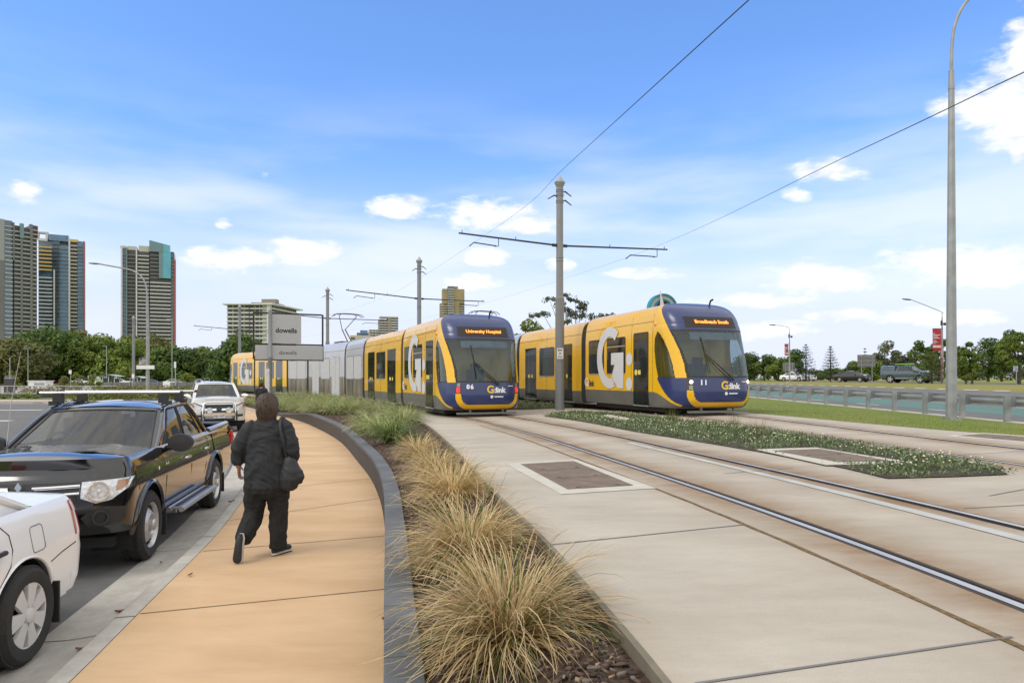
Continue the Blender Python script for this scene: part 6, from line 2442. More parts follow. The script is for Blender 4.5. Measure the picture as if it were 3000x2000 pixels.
# sparse gum with flat layered clumps
GY_ = 82.0
gp = at(1690, 1122, GY_)
t = thing('tree', 'sparse gum tree with layered clumps, behind the mast', 'tree', (gp.x, gp.y, .2), 0, 'trees behind the trams')
clumps = [(1612, 876, 30), (1650, 872, 26), (1685, 880, 30), (1700, 893, 22), (1655, 905, 26), (1690, 925, 34), (1725, 922, 26), (1760, 925, 24), (1785, 930, 18), (1740, 940, 22), (1660, 945, 28), (1560, 926, 22), (1590, 924, 18), (1700, 905, 20), (1640, 890, 20), (1672, 915, 20)]
Vs, Fs, tips, o_ = [], [], [], 0
for i, (px, py, hp) in enumerate(clumps):
    q = at(px, py, GY_)
    g = np.random.default_rng(800 + i)
    c = Vector((q.x - gp.x, g.normal(0, 1.2), q.z - .2))
    V, F, _ = crown(c.z - .28, c.z + .32, hp * .041, hp * .041, 7, .40, 260, .13, 810 + i)
    V = V + np.array([c.x, c.y, 0])
    Vs.append(V)
    Fs.append(F + o_)
    o_ += len(V)
    tips.append(c)
mesh('crown', np.concatenate(Vs), np.concatenate(Fs), LF['gum'], None, t)
mb = MB()
trunk(mb, 6.2, .2, tips, 4, -.4)
mb.build('trunk', M_BARK, t)

# right-hand park
park = [(2195, 1030, 40, 130, 'fig', 'dark tree behind the green bus'), (2240, 1040, 32, 128, 'mid', 'rounded tree right of the green bus'), (2285, 1048, 30, 122, 'mid', 'green tree left of the far banner lamp'), (2330, 1025, 26, 120, 'fig', 'dark tree behind the far banner lamp'), (2210, 1055, 45, 150, 'fig', 'low dark tree line at the tram nose'),
        (2510, 1055, 30, 112, 'mid', 'green tree left of the large sign back'), (2560, 1058, 30, 108, 'mid', 'green tree below the large sign back'), (2600, 1003, 34, 118, 'gum', 'loose grey gum tree right of the large sign back'), (2650, 1030, 36, 104, 'gum', 'grey green tree above the blue pickup'), (2695, 992, 34, 96, 'mid', 'tall loose tree left of the near banner'), (2750, 985, 30, 98, 'mid', 'tree behind the near banner lamp'),
        (2830, 1000, 36, 88, 'mid', 'tree right of the galvanised lamp post'), (2895, 992, 46, 92, 'fig', 'broad dark tree with thick trunk on the park lawn'), (2985, 955, 62, 62, 'mid', 'large loose tree at the right edge'), (2935, 1005, 30, 100, 'mid', 'green tree behind the broad dark one'), (3080, 960, 60, 66, 'mid', 'tree beyond the right edge'), (2440, 1080, 30, 150, 'mid', 'low far trees behind the young pine'), (2390, 1085, 26, 160, 'gum', 'low far trees behind the young pine'), (2475, 1085, 26, 160, 'gum', 'low far trees behind the young pine'),
        (2540, 1078, 40, 150, 'fig', 'low dark tree behind the sign legs'), (2640, 1075, 46, 150, 'fig', 'low dark tree behind the blue pickup'), (2720, 1075, 46, 145, 'fig', 'low dark tree behind the near banner'), (2850, 1070, 46, 150, 'gum', 'low hazy tree beyond the lawn'), (2960, 1070, 50, 150, 'gum', 'low hazy tree at the far edge of the lawn')]
by_low = lambda px: px not in (2895, 2985, 3080, 2600)
for i, (px, ty, hp, Y, kd, lab) in enumerate(park):
    big = Y < 70
    tree(px, 1109 + (Y < 100) * 3 + big * 8, Y, ty, hp * 1.3, kd, lab, 'trees in the park', 900 + i, leaf=.20 if not big else .13, n=4200 if not big else 9000, nclump=30 if not big else 60, cr=.36 if not big else .2, low=.10 if by_low(px) else .22, zg=1.2)
for i, (px, ty, hp, Y) in enumerate(((2830, 1098, 12, 64), (2848, 1084, 10, 64))):
    tree(px, 1130, Y, ty, hp, 'lime', ['spindly sapling on the park lawn', 'taller pointed sapling on the park lawn'][i], 'saplings on the park lawn', 950 + i, leaf=.07, n=500, nclump=9, cr=.4, low=.45, zg=1.1)


def norfolk(px, by, Y, ty, half, label, kind='pine', tiers=11, full=.9):
    p = at(px, by, Y)
    k = Y / FPX
    H_ = CAMZ - (ty - YH) * k - 1.2
    t = thing('pine_tree', label, 'pine tree', (p.x, p.y, 1.2), 0, 'young pines in the park')
    g = np.random.default_rng(int(px))
    Vs = []
    for i in range(tiers):
        f = i / (tiers - 1)
        z = H_ * (.10 + .88 * f ** .85)
        rad = half * k * (1 - f) ** full + .12
        nb = 6 if f > .5 else 8
        for b in range(nb):
            a = 2 * np.pi * b / nb + i * .5
            d = np.array([np.cos(a), np.sin(a), 0])
            m_ = 26
            s = g.uniform(.1, 1, m_)
            c = d[None] * (s * rad)[:, None] + np.array([0, 0, 1])[None] * (z + (s ** 2) * rad * .28 - .05)[:, None] + g.normal(0, .045, (m_, 3)) * (1 + rad * .5)
            side = np.cross(d, [0, 0, 1])
            l = (.16 + .10 * rad) * g.uniform(.6, 1.2, m_)
            dirv = d[None] * .75 + side[None] * g.choice([-1, 1], m_)[:, None] * .8 + np.array([0, 0, .35])
            e = np.cross(dirv, [0, 0, 1.0]) * .22
            Vs.append(np.stack([c, c + dirv * (l * .5)[:, None] + e * l[:, None], c + dirv * l[:, None], c + dirv * (l * .5)[:, None] - e * l[:, None]], 1).reshape(-1, 3))
    V = np.concatenate(Vs)
    mesh('crown', V, np.arange(len(V)).reshape(-1, 4), LF[kind], None, t)
    mb = MB()
    mb.tube([(0, 0, -.1), (0, 0, H_ * .6), (0, 0, H_)], [H_ * .016 + .04, H_ * .01 + .02, .012], 6)
    mb.build('trunk', M_BARK, t)


norfolk(2433, 1113, 100, 1014, 28, 'young layered pine standing alone between the parked cars')
norfolk(2361, 1112, 112, 1008, 30, 'taller layered pine right of the far banner lamp', tiers=12, full=.7)
norfolk(2207, 1110, 140, 1030, 14, 'small pine tip above the trees by the green bus', tiers=9)
norfolk(2534, 1110, 130, 1020, 12, 'thin pine tip left of the gum tree', tiers=9)
norfolk(2730, 1120, 70, 1022, 42, 'bright spreading pine under the near banner', 'lime', 8, .55)

# ------------------------------------------------------------------ buildings far off
M_B = {
    'conc': M('tower concrete', (.30, .31, .325), .8, var=.06, scale=.05), 'dark': M('dark tower wall', (.075, .075, .08), .6, var=.2, scale=.12),
    'grey': M('grey tower wall', (.16, .16, .165), .7, var=.1, scale=.08), 'white': M('white tower band', (.55, .56, .57), .6, var=.04, scale=.1),
    'glass': M('tower glass', (.075, .12, .165), .12, .2, var=.35, scale=.18, spec=.7), 'blue': M('blue tower glass', (.085, .17, .27), .12, .2, var=.3, scale=.15, spec=.7),
    'teal': M('teal tower glass', (.07, .30, .38), .12, .2, var=.2, scale=.12, spec=.7), 'slate': M('slate glass', (.12, .20, .22), .15, .2, var=.1, scale=.1),
    'yellow': M('yellow band', (.56, .40, .14), .6, var=.05), 'red': M('red edge fin', (.33, .075, .06), .6, var=.08), 'cream': M('cream wall', (.46, .44, .39), .8, var=.08, scale=.1),
    'gold': M('gold cladding', (.28, .22, .115), .4, .2, var=.2, scale=.1), 'tan': M('tan wall', (.27, .23, .19), .8, var=.1, scale=.1), 'sign': M('blue roof sign', (.10, .20, .42), .5, var=.2, scale=.4)}


class Bld:
    def __init__(s, name, label, A, B, zb=0):
        """A, B: (px, Y) of the two ends of the street front"""
        s.a, s.b = at(A[0], YH, A[1]), at(B[0], YH, B[1])
        s.px = (A[0], B[0])
        s.u = Vector((s.b.x - s.a.x, s.b.y - s.a.y, 0))
        s.w = s.u.length
        s.u.normalize()
        s.n = Vector((s.u.y, -s.u.x, 0))
        s.t = thing(name, label, 'building', (s.a.x, s.a.y, zb), math.atan2(s.u.y, s.u.x))
        s.zb = zb
        s.count = {}
        s.extra = {}

    def U(s, px):
        """distance along the front seen at photo column px"""
        k = (px - 1500) / FPX
        # a + u*t lies on ray X = kY
        return (k * s.a.y - s.a.x) / (s.u.x - k * s.u.y)

    def Z(s, px, py):
        t = s.U(px)
        return CAMZ - (py - YH) / FPX * (s.a.y + s.u.y * t) - s.zb

    def block(s, name, x0, x1, z0, z1, mat, d0=0, depth=16, px=True):
        if px:
            x0, x1 = s.U(x0), s.U(x1)
        MB().box(((x0 + x1) / 2, d0 + depth / 2, (z0 + z1) / 2), (abs(x1 - x0), depth, z1 - z0)).build(name, M_B[mat], s.t)

    def each(s, name, mat, lst):
        """repeated part: up to 100 as objects of their own, the rest as one"""
        base = None
        n0 = s.count.get(name, 0)
        rest = s.extra.setdefault((name, mat), MB())
        for c, d in lst:
            if n0 < 96:
                if base is None:
                    base = MB().box((0, 0, 0), (1, 1, 1)).build(name, M_B[mat], s.t)
                    o = base
                else:
                    o = base.copy()
                    COL.objects.link(o)
                o.location = c
                o.scale = d
                n0 += 1
            else:
                rest.box(c, d)
        s.count[name] = n0

    def finish(s):
        for (name, mat), mb in s.extra.items():
            if mb.v:
                mb.build(name, M_B[mat], s.t)['kind'] = 'stuff'

    def bay(s, x0, x1, z0, z1, fl, wall, band, kind, bandh=.9, out=.0):
        """one vertical bay of balconies or window bands between photo columns x0..x1"""
        a, b = s.U(x0), s.U(x1)
        MB().box(((a + b) / 2, 1.0 + 7.5 + out, (z0 + z1) / 2), (b - a, 15, z1 - z0)).build('wall_bay', M_B[wall], s.t)
        lst, win = [], []
        z = z0 + fl
        while z < z1:
            lst.append((((a + b) / 2, out + .3, z - fl + bandh / 2), (b - a - .2, 1.6, bandh)))
            nwin = max(1, int((b - a) / 3.2))
            for k in range(nwin):
                ww = (b - a) / nwin
                win.append(((a + ww * (k + .5), out + .95, z - fl * .30), (ww * .80, .12, fl * .52)))
            z += fl
        s.each('balcony' if kind == 'balcony' else 'floor_band', band, lst)
        return win


FL = 3.1
# tower 1: grey and dark, at the left edge
b = Bld('tower', 'dark grey and concrete residential tower at the left edge', (-45, 485), (112, 512))
zz_ = lambda px, py: b.Z(px, py)
b.block('core', -45, 110, 0, zz_(60, 668), 'dark', 3, 20)
b.block('concrete_flank', -45, 14, zz_(0, 762), zz_(0, 640), 'conc', .4, 18)
b.block('dark_flank', -45, 14, 0, zz_(0, 761), 'grey', .6, 18)
w = b.bay(14, 38, 0, zz_(26, 645), FL, 'glass', 'white', 'floor', .5)
b.each('window', 'glass', w)
b.block('rib', 38, 42, zz_(40, 762), zz_(40, 652), 'grey', -.6, 3)
w = b.bay(42, 60, 0, zz_(50, 660), FL, 'dark', 'conc', 'balcony', 1.0)
b.block('rib', 60, 66, 0, zz_(63, 665), 'grey', -.4, 3)
w = b.bay(66, 88, 0, zz_(77, 668), FL, 'dark', 'conc', 'balcony', 1.0)
b.block('glass_strip', 57, 69, zz_(63, 697), zz_(63, 655), 'slate', -.9, 1)
b.block('rib', 88, 95, 0, zz_(92, 657), 'grey', -.5, 3)
w = b.bay(95, 110, 0, zz_(102, 660), FL, 'dark', 'white', 'floor', .45)
b.block('red_fin', 109, 111, zz_(110, 700), zz_(110, 663), 'red', -.3, 6)
b.finish()
# tower 2: blue glass with yellow bands
b = Bld('tower', 'blue glass tower with yellow balcony bands and red edge', (108, 560), (248, 575))
b.block('core', 112, 240, 0, b.Z(170, 700), 'grey', 3, 20)
w = b.bay(112, 152, b.Z(130, 792), b.Z(130, 705), FL * 1.0, 'glass', 'yellow', 'balcony', 1.15)
w = b.bay(112, 157, 0, b.Z(130, 793), FL, 'glass', 'white', 'balcony', .9)
b.block('white_pier', 157, 161, 0, b.Z(158, 790), 'white', -.6, 3)
b.block('roof_frame', 110, 139, b.Z(120, 705), b.Z(120, 698), 'white', 0, 6)
b.block('roof_frame', 110, 139, b.Z(120, 682), b.Z(120, 678), 'white', 0, 6)
b.block('roof_frame', 133, 141, b.Z(137, 700), b.Z(137, 679), 'white', .2, 5)
b.block('roof_frame', 110, 113, b.Z(112, 700), b.Z(112, 680), 'white', .2, 5)
b.block('blue_glass_wall', 143, 201, b.Z(170, 706), b.Z(170, 688), 'blue', -.6, 12)
w = b.bay(152, 174, 0, b.Z(160, 705), FL, 'glass', 'dark', 'floor', .7)
w = b.bay(174, 201, 0, b.Z(180, 718), FL, 'blue', 'slate', 'floor', .35)
b.block('white_pier', 201, 206, 0, b.Z(203, 700), 'white', -.8, 3)
b.block('yellow_crown', 205, 228, b.Z(216, 709), b.Z(216, 701), 'yellow', -.4, 6)
w = b.bay(206, 227, 0, b.Z(216, 709), FL, 'dark', 'cream', 'balcony', 1.0)
w = b.bay(227, 244, 0, b.Z(235, 708), FL, 'blue', 'slate', 'floor', .35)
b.block('red_fin', 244, 247, 0, b.Z(245, 706), 'red', -.6, 8)
b.finish()
# tower 3: teal glass corner
b = Bld('tower', 'grey tower with sloping teal glass crown, standing clear above the trees', (352, 560), (514, 575))
b.block('core', 355, 508, 0, b.Z(400, 730), 'dark', 3, 20)
b.block('white_pier', 354, 359, 0, b.Z(356, 722), 'white', -.6, 3)
w = b.bay(359, 370, 0, b.Z(364, 727), FL, 'glass', 'grey', 'floor', .6)
b.block('white_pier', 370, 373, 0, b.Z(371, 725), 'slate', -.6, 3)
w = b.bay(373, 397, 0, b.Z(385, 730), FL, 'dark', 'grey', 'balcony', .8)
b.block('white_pier', 398, 402, 0, b.Z(400, 727), 'white', -.8, 3)
w = b.bay(403, 437, 0, b.Z(420, 735), FL, 'dark', 'white', 'balcony', .75)
for x0, x1, y0, y1 in ((352, 369, 719, 726), (373, 399, 720, 731), (406, 438, 719, 736)):
    b.block('roof_plant', x0, x1, b.Z(x0, y1), b.Z(x0, y0), 'cream', .5, 10)
w = b.bay(439, 466, b.Z(450, 815), b.Z(450, 738), FL, 'dark', 'grey', 'balcony', .9)
w = b.bay(439, 501, 0, b.Z(470, 816), FL, 'dark', 'white', 'balcony', .85)
b.block('slate_glass', 466, 479, b.Z(470, 815), b.Z(470, 738), 'slate', -1.2, 2)
b.block('teal_glass', 478, 501, b.Z(490, 816), b.Z(490, 738), 'teal', -1.4, 2)
w = b.bay(501, 511, 0, b.Z(505, 742), FL, 'glass', 'grey', 'floor', .6)
b.block('red_fin', 510, 513, 0, b.Z(511, 760), 'red', -.5, 8)
mb = MB()
u0, u1, um = b.U(438), b.U(499), b.U(479)
za, zb_, zc_, zm = b.Z(438, 737), b.Z(438, 704), b.Z(499, 720), b.Z(479, 715)
mb.prism([(u0, za), (um, za), (um, zm), (u0, zb_)], 9, Matrix(((1, 0, 0, 0), (0, 0, 1, -1.5), (0, 1, 0, 0), (0, 0, 0, 1))), 0)
mb.build('sloping_crown', M_B['slate'], b.t)
mb = MB()
mb.prism([(um + .02, za), (u1, za), (u1, zc_), (um + .02, zm)], 9, Matrix(((1, 0, 0, 0), (0, 0, 1, -1.55), (0, 1, 0, 0), (0, 0, 0, 1))), 0)
mb.build('sloping_crown', M_B['teal'], b.t)
b.finish()
# white mid-rise block behind the sign
b = Bld('apartment_block', 'cream nine-storey block with long balconies, behind the sign frame', (664, 480), (790, 480))
top = b.Z(700, 893)
fl = 2.98
w = b.bay(664, 730, top - 15 * fl, top, fl, 'cream', 'white', 'balcony', .75)
b.each('window', 'dark', w)
w = b.bay(732, 786, top - 15 * fl, top, fl, 'cream', 'white', 'balcony', .75)
b.each('window', 'dark', w)
b.block('stair_slot', 729, 733, 0, top, 'dark', .5, 5)
b.block('white_pier', 783, 792, 0, top, 'white', -1, 4)
b.block('roof_slab', 655, 800, top, top + .9, 'white', -2.2, 18)
b.block('penthouse', 731, 803, top + .9, b.Z(760, 884), 'tan', 3, 20)
b.block('lift_house', 760, 803, b.Z(760, 885), b.Z(760, 874), 'tan', 4, 6)
b.finish()
b2 = Bld('apartment_block', 'oblique wing of the cream block, right of the sign frame', (792, 480), (878, 525))
w = b2.bay(792, 872, b2.Z(800, 893) - 15 * fl, b2.Z(800, 893), fl, 'cream', 'white', 'balcony', .65)
b2.each('window', 'dark', w)
b2.block('roof_slab', 790, 881, b2.Z(800, 893), b2.Z(800, 893) + .9, 'white', -2, 14)
b2.finish()
# offices and towers behind the tram roof
b = Bld('office_building', 'low grey office building with a blue roof sign', (1026, 600), (1088, 604))
b.block('wall', 1026, 1088, 0, b.Z(1050, 982), 'cream', 0, 20)
b.block('gable', 1045, 1080, b.Z(1050, 982), b.Z(1050, 974), 'grey', 1, 15)
b.block('window_band', 1028, 1040, b.Z(1030, 994), b.Z(1030, 988), 'dark', -.1, 1)
b.block('roof_sign', 1055, 1077, b.Z(1060, 977), b.Z(1060, 967), 'sign', -.4, .5)
b.finish()
b = Bld('apartment_block', 'pale stepped apartment block right of the blue roof sign', (1080, 800), (1168, 810))
w = b.bay(1082, 1110, 0, b.Z(1095, 965), 2.9, 'cream', 'white', 'floor', .8)
b.each('window', 'dark', w)
w = b.bay(1111, 1136, 0, b.Z(1120, 935), 2.9, 'tan', 'white', 'balcony', .9)
b.each('window', 'dark', w)
w = b.bay(1145, 1167, 0, b.Z(1155, 930), 2.9, 'dark', 'white', 'balcony', 1.2)
b.block('grey_core', 1136, 1146, 0, b.Z(1140, 930), 'tan', -.6, 12)
b.block('roof_slab', 1113, 1167, b.Z(1140, 931), b.Z(1140, 927), 'cream', -1, 14)
b.finish()
b = Bld('tower', 'gold and grey tower above the roof of tram 06', (1288, 900), (1362, 905))
b.block('gold_wall', 1296, 1361, 0, b.Z(1330, 846), 'gold', 1, 20)
w = b.bay(1312, 1330, 0, b.Z(1320, 838), 3.1, 'grey', 'white', 'floor', .8, -1)
w = b.bay(1289, 1311, 0, b.Z(1300, 888), 3.1, 'tan', 'cream', 'balcony', .9)
w = b.bay(1345, 1360, 0, b.Z(1350, 886), 3.1, 'tan', 'cream', 'balcony', .9)
b.block('roof_plant', 1312, 1342, b.Z(1320, 846), b.Z(1320, 838), 'tan', 1.2, 8)
b.finish()

# ------------------------------------------------------------------ turquoise arch sign behind tram 11
AY = 76.0
ac = at(1940, 905, AY)
t = thing('arch_sign', 'round turquoise and white arch sign with a white spire, above the roof of tram 11', 'sign', (ac.x, ac.y, .3), R(12))
h = ac.z - .3
k = AY / FPX
M_TQ, M_TW = M('turquoise paint', (.015, .24, .29), .4), M('pale arch panel', (.52, .54, .55), .5)


def ring(r0, r1, d0, d1, mat, nm):
    mb = MB()
    n = 40
    a = np.linspace(R(-35), R(215), n)
    P = []
    for q in a:
        c_, s_ = math.cos(q), math.sin(q)
        P.append([(r0 * c_, d0, h + r0 * s_), (r1 * c_, d0, h + r1 * s_), (r1 * c_, d1, h + r1 * s_), (r0 * c_, d1, h + r0 * s_), (r0 * c_, d0, h + r0 * s_)])
    mb.grid(P, flip=True)
    mb.build(nm, mat, t, smooth=30)


ring(40 * k, 44 * k, -.45, .45, M_TQ, 'outer_rim')
ring(28.5 * k, 40 * k, -.2, .2, M_TW, 'pale_band')
ring(23 * k, 28.5 * k, -.4, .4, M('deep turquoise paint', (.01, .17, .25), .4), 'inner_rim')
mb = MB()
mb.lathe([(0, .0), (23 * k, 0), (23 * k, .2), (0, .2)], 36, Matrix.Translation((0, .05, h)) @ Matrix.Rotation(R(90), 4, 'X'))
mb.build('emblem_disc', M('red brown disc', (.20, .055, .03), .5, var=.4, scale=2), t)
mb = MB()
mb.lathe([(0, 0), (.34, 0), (.34, .06), (0, .06)], 20, Matrix.Translation((16 * k, -.16, h + 8 * k)) @ Matrix.Rotation(R(90), 4, 'X'))
mb.build('gold_boss', M('gold boss', (.60, .40, .08), .5), t)
mb = MB()
mb.tube([(-.35, -.55, 0), (-.30, -.55, h - 14 * k), (-.25, -.55, h + 2 * k), (-.35, -.55, h + 28 * k), (-.52, -.55, h + 55 * k)], [.5, .38, .28, .14, .01], 10)
mb.build('spire', M_TW, t, smooth=60)
mb = MB()
mb.box((0, 0, (h - 30 * k) / 2), (3.0, .6, h - 26 * k))
mb.build('plinth', M_TW, t)
mb = MB()
mb.prism([(-60 * k, h - 28 * k), (-54 * k, h - 30 * k), (-54 * k, h - 6 * k), (-60 * k, h - 14 * k)], .2, Matrix(((1, 0, 0, 0), (0, 0, 1, -.1), (0, 1, 0, 0), (0, 0, 0, 1))))
mb.tube([(-57 * k, 0, h - 22 * k), (-40 * k, 0, h - 22 * k)], .05, 6)
mb.build('side_fin', M_TQ, t)

# ------------------------------------------------------------------ right-hand street furniture
def banner_lamp(px, by, Y, bendy, armx, army, bx0, bx1, by0, by1, lab, lab2, seg):
    p = at(px, by, Y)
    t = thing('street_lamp', lab, 'street lamp', p, 0, 'street lamps with red banners')
    r_ = lambda x, y: Vector(((x - px) * Y / FPX, 0, (by - y) * Y / FPX))
    mb = MB()
    mb.tube([(0, 0, -.1), r_(px, (by + bendy) / 2), r_(px, bendy + 12)], [.13, .10, .06], 8)
    mb.build('pole', M_GALV, t, smooth=60)
    mb = MB()
    mb.tube(catmull([r_(px, bendy + 16), r_(px - .5, bendy + 4), r_(px - 5, bendy - 5), r_(armx, army)], 6), .035, 6)
    mb.build('arm', M_GALV, t, smooth=60)
    c = r_(armx - seg, army + 1)
    mb = MB()
    mb.lathe([(0, -.5), (.1, -.45), (.16, 0), (.12, .35), (0, .45)], 10, Matrix.Translation(c) @ Matrix.Rotation(R(96), 4, 'Y') @ Matrix.Diagonal((.5, 1, 1, 1)))
    mb.build('lamp_head', M_ARM, t, smooth=50)
    mb = MB()
    q = r_(px + 8 * 70 / Y, bendy + 32 * 70 / Y)
    mb.tube([r_(px, bendy + 28 * 70 / Y), q], .03, 5)
    mb.lathe([(0, -.16), (.14, -.1), (.16, .1), (0, .16)], 10, Matrix.Translation(q))
    mb.box(r_(px - 1.5, bendy + 29 * 70 / Y), (.14, .14, .5))
    mb.build('floodlight', M_ARM, t)
    a, b = at(bx0, by0, Y - .1), at(bx1, by1, Y - .1)
    t2 = thing('street_banner', lab2, 'banner', ((a.x + b.x) / 2, a.y, b.z), 0, 'red banners on the street lamps')
    w, hh = b.x - a.x, a.z - b.z
    mb = MB()
    P = [[(w * u, -.03 + .04 * math.sin(u * 5 + v * 2), hh * v) for u in np.linspace(-.5, .5, 7)] for v in np.linspace(0, 1, 8)]
    mb.grid(P)
    mb.build('cloth', M('red banner cloth', (.40, .028, .032), .7, var=.08), t2, smooth=180)
    mb = MB()
    mb.box((0, -.09, hh * .20), (w * .96, .02, hh * .11), 0)
    for i, (z, f) in enumerate(((.78, .22), (.72, .9), (.65, .62), (.58, .84), (.48, .3), (.43, .5), (.39, .6), (.34, .3))):
        mb.box((-w * .45 + w * .9 * f / 2, -.09, hh * z), (w * .9 * f, .012, hh * (.042 if i < 4 else .022)), 0)
    mb.build('banner_print', M('faded white print', (.62, .50, .50), .6), t2)
    mb = MB()
    mb.tube([(-w * .5, 0, hh + .02), (w * .5 + .2, 0, hh + .02)], .025, 5)
    mb.build('banner_arm', M_ARM, t2)
    return t


l1 = banner_lamp(2760, 1124, 70, 917, 2665, 876, 2731, 2756, 963, 1028, 'nearer street lamp with red banner, right of the blue pickup', 'larger red banner with white print, beside the tall lamp post', 8)
mb = MB()
mb.lathe([(.145, .3), (.15, 1.6), (.14, 3.3), (.13, 3.9)], 10)
mb.build('poster_wrap', M('torn posters', (.25, .22, .35), .8, var=.9, scale=2.5, col2=(.55, .35, .25)), l1)
banner_lamp(2313, 1118, 97, 963, 2268, 951, 2298, 2309, 1008, 1041, 'farther street lamp with red banner, above the white cars', 'smaller red banner, above the white cars', 5)

M_SGN = M('sign back grey', (.17, .17, .15), .6, var=.06, scale=.6)


def sign_back(x0, x1, y0, y1, legs, by, Y, lab, mat=None, bars=3):
    a, b = at(x0, y0, Y), at(x1, y1, Y)
    t = thing('road_sign', lab, 'sign', ((a.x + b.x) / 2, Y, at(0, by, Y).z))
    zb = t.location.z
    w, hh = b.x - a.x, a.z - b.z
    MB().box((0, 0, (a.z + b.z) / 2 - zb), (w, .05, hh)).build('board', mat or M_SGN, t)
    mb = MB()
    for i in range(bars):
        mb.box((0, -.05, b.z - zb + hh * (i + .5) / bars), (w * .98, .05, .07))
    if bars:
        mb.build('stiffener', M_GALV, t)
    for lx in legs:
        x = at(lx, 0, Y).x - t.location.x
        MB().tube([(x, -.09, -.1), (x, -.09, a.z - zb)], .055 if bars else .035, 6).build('leg', M_GALV, t)


sign_back(2512, 2564, 1039, 1075, (2522.5, 2554), 1117, 94, 'large grey sign back on two legs, behind the black sedan')
sign_back(2293, 2328, 1062, 1087, (2300, 2321), 1115, 118, 'smaller grey sign back at the foot of the far banner lamp')
sign_back(2239, 2247, 1074, 1085, (2243,), 1113, 125, 'tiny sign on a post right of the green bus', bars=0)
sign_back(2969, 2982, 1072, 1088, (2975.5,), 1131, 58, 'bus stop sign with blue symbol at the right edge', M('blue white sign face', (.55, .58, .66), .5, col2=(.12, .18, .45), scale=6), 0)
p = at(2307, 1132, 76)
t = thing('guide_post', 'white guide post with black band on the far road edge', 'post', p)
mb = MB().box((0, 0, .2), (.16, .08, .5), 0).box((0, -.045, .26), (.10, .012, .24), 1)
mb.build('post_body', [M_PLATEW, M_PLAST], t)

# ------------------------------------------------------------------ far vehicles
def far_car(name, label, paint, px, by, Y, ang, zg, group=None, wheel='alloy', **k):
    p = at(px, by, Y)
    c = Car(name, label, 'car', paint, (p.x, p.y, zg), R(ang), group, hi=False, **k)
    c.body()
    c.greenhouse()
    c.wheels(wheel)
    c.lip(paint, .012)
    c.nosepatch('grille', [(-.40, c.zt(.6) - .06), (-.36, .58), (.36, .58), (.40, c.zt(.6) - .06)], M_PLAST, .01)
    c.nosepatch('number_plate', [(-.2, .50), (-.2, .42), (.2, .42), (.2, .50)], M_PLATEW, .02)
    for sg in (-1, 1):
        z = float(c.zt(.6)) - .03
        c.nosepatch('headlight', [(sg * .46, z), (sg * .48, z - .14), (sg * .80, z - .10), (sg * .84, z + .0)][::sg], M_LAMPG, .012)
        c.mirror(sg, paint, .9, x=-.62, z=c.cowl[1] + .05)
        c.line('door_seam', [(-.5, c.zt(-.5) - .03), (-.55, .4)], sg)
        c.line('door_seam', [(-1.5, c.zt(-1.5) - .03), (-1.5, .4)], sg)
    return c


SED = dict(wb=2.72, r=.33, ar=.385, W=.89, F=.88, Rr=-3.75, nose=.5, tail=.45, sill=.26, zfront=.24, track=.79, shoulder=[(.9, .72), (.3, .82), (-.5, .90), (-1.6, .94), (-2.6, .98), (-3.4, 1.0), (-3.8, 1.0)], crown=.05, noseprof=[(.24, .85), (.45, 1.0), (.6, .96), (.78, .72)], tn=3.0,
           cowl=(-.30, .95), wtop=(-1.1, 1.40), rtop=(-2.1, 1.43), rbase=(-3.0, 1.02), yb=.76, yr=.58, bulge=.2, rbulge=.06, panes={0: [(0, 0), (.04, .05), (.96, .95), (1, 1)], 1: [(0, 0), (.08, .12), (.44, .5), (.48, .55), (.88, .93), (1, 1)], 2: [(0, 0), (.08, .1), (.92, .9), (1, 1)]})
far_car('sedan_car', 'black sedan with bright grille, parked left of the large sign back', M_BLACKP, 2528, 1114, 91, -52, 1.22, 'cars across the road', **SED)
far_car('hatchback_car', 'white car nearer the front of the white pair', M_WHITECP, 2348, 1112, 116, -52, 1.22, 'cars across the road', **SED)
far_car('hatchback_car', 'white car behind the other white one', M_WHITECP, 2376, 1111, 124, -56, 1.22, 'cars across the road', **SED)
c4 = far_car('pickup_truck', 'blue grey pickup with canopy, bull bar and green board on its roof', M_BLUEP, 2706, 1122, 74, -54, 1.22, 'cars across the road', wb=3.1, r=.42, ar=.50, W=.92, F=.86, Rr=-4.3, nose=.38, sill=.46, zfront=.5, track=.82,
             shoulder=[(.9, 1.10), (.47, 1.16), (-.1, 1.20), (-.5, 1.24), (-2.7, 1.28), (-4.5, 1.30)], cowl=(-.46, 1.28), wtop=(-1.2, 1.82), rtop=(-2.3, 1.86), rbase=(-2.62, 1.30), yb=.80, yr=.66, noseprof=[(.5, .85), (.7, 1.0), (.95, .95), (1.15, .75)])
mb = MB()
M_DG = M('dark car glass')
sec = [(.84, 1.30), (.80, 1.55), (.70, 1.84), (.4, 1.90), (-.4, 1.90), (-.70, 1.84), (-.80, 1.55), (-.84, 1.30)]
mb.grid([[(x, y, z) for y, z in sec] for x in (-2.66, -3.4, -4.18)], flip=True)
for x, fl in ((-2.66, False), (-4.18, True)):
    mb.add([(x, y, z) for y, z in sec], [tuple(range(8)) if fl else tuple(reversed(range(8)))])
mb.build('canopy', M_BLUEP, c4.t, smooth=30)
for sg in (-1, 1):
    mb = MB()
    mb.add([(x, sg * y, z) for x, y, z in ((-2.85, .83, 1.42), (-4.0, .83, 1.42), (-3.9, .735, 1.76), (-2.9, .735, 1.76))], [(0, 1, 2, 3) if sg > 0 else (3, 2, 1, 0)])
    mb.build('canopy_window', M_DG, c4.t)
    MB().box((-1.5, sg * .98, .50), (2.0, .12, .05)).build('side_step', M_CHROME, c4.t)
mb = MB()
x = 1.0
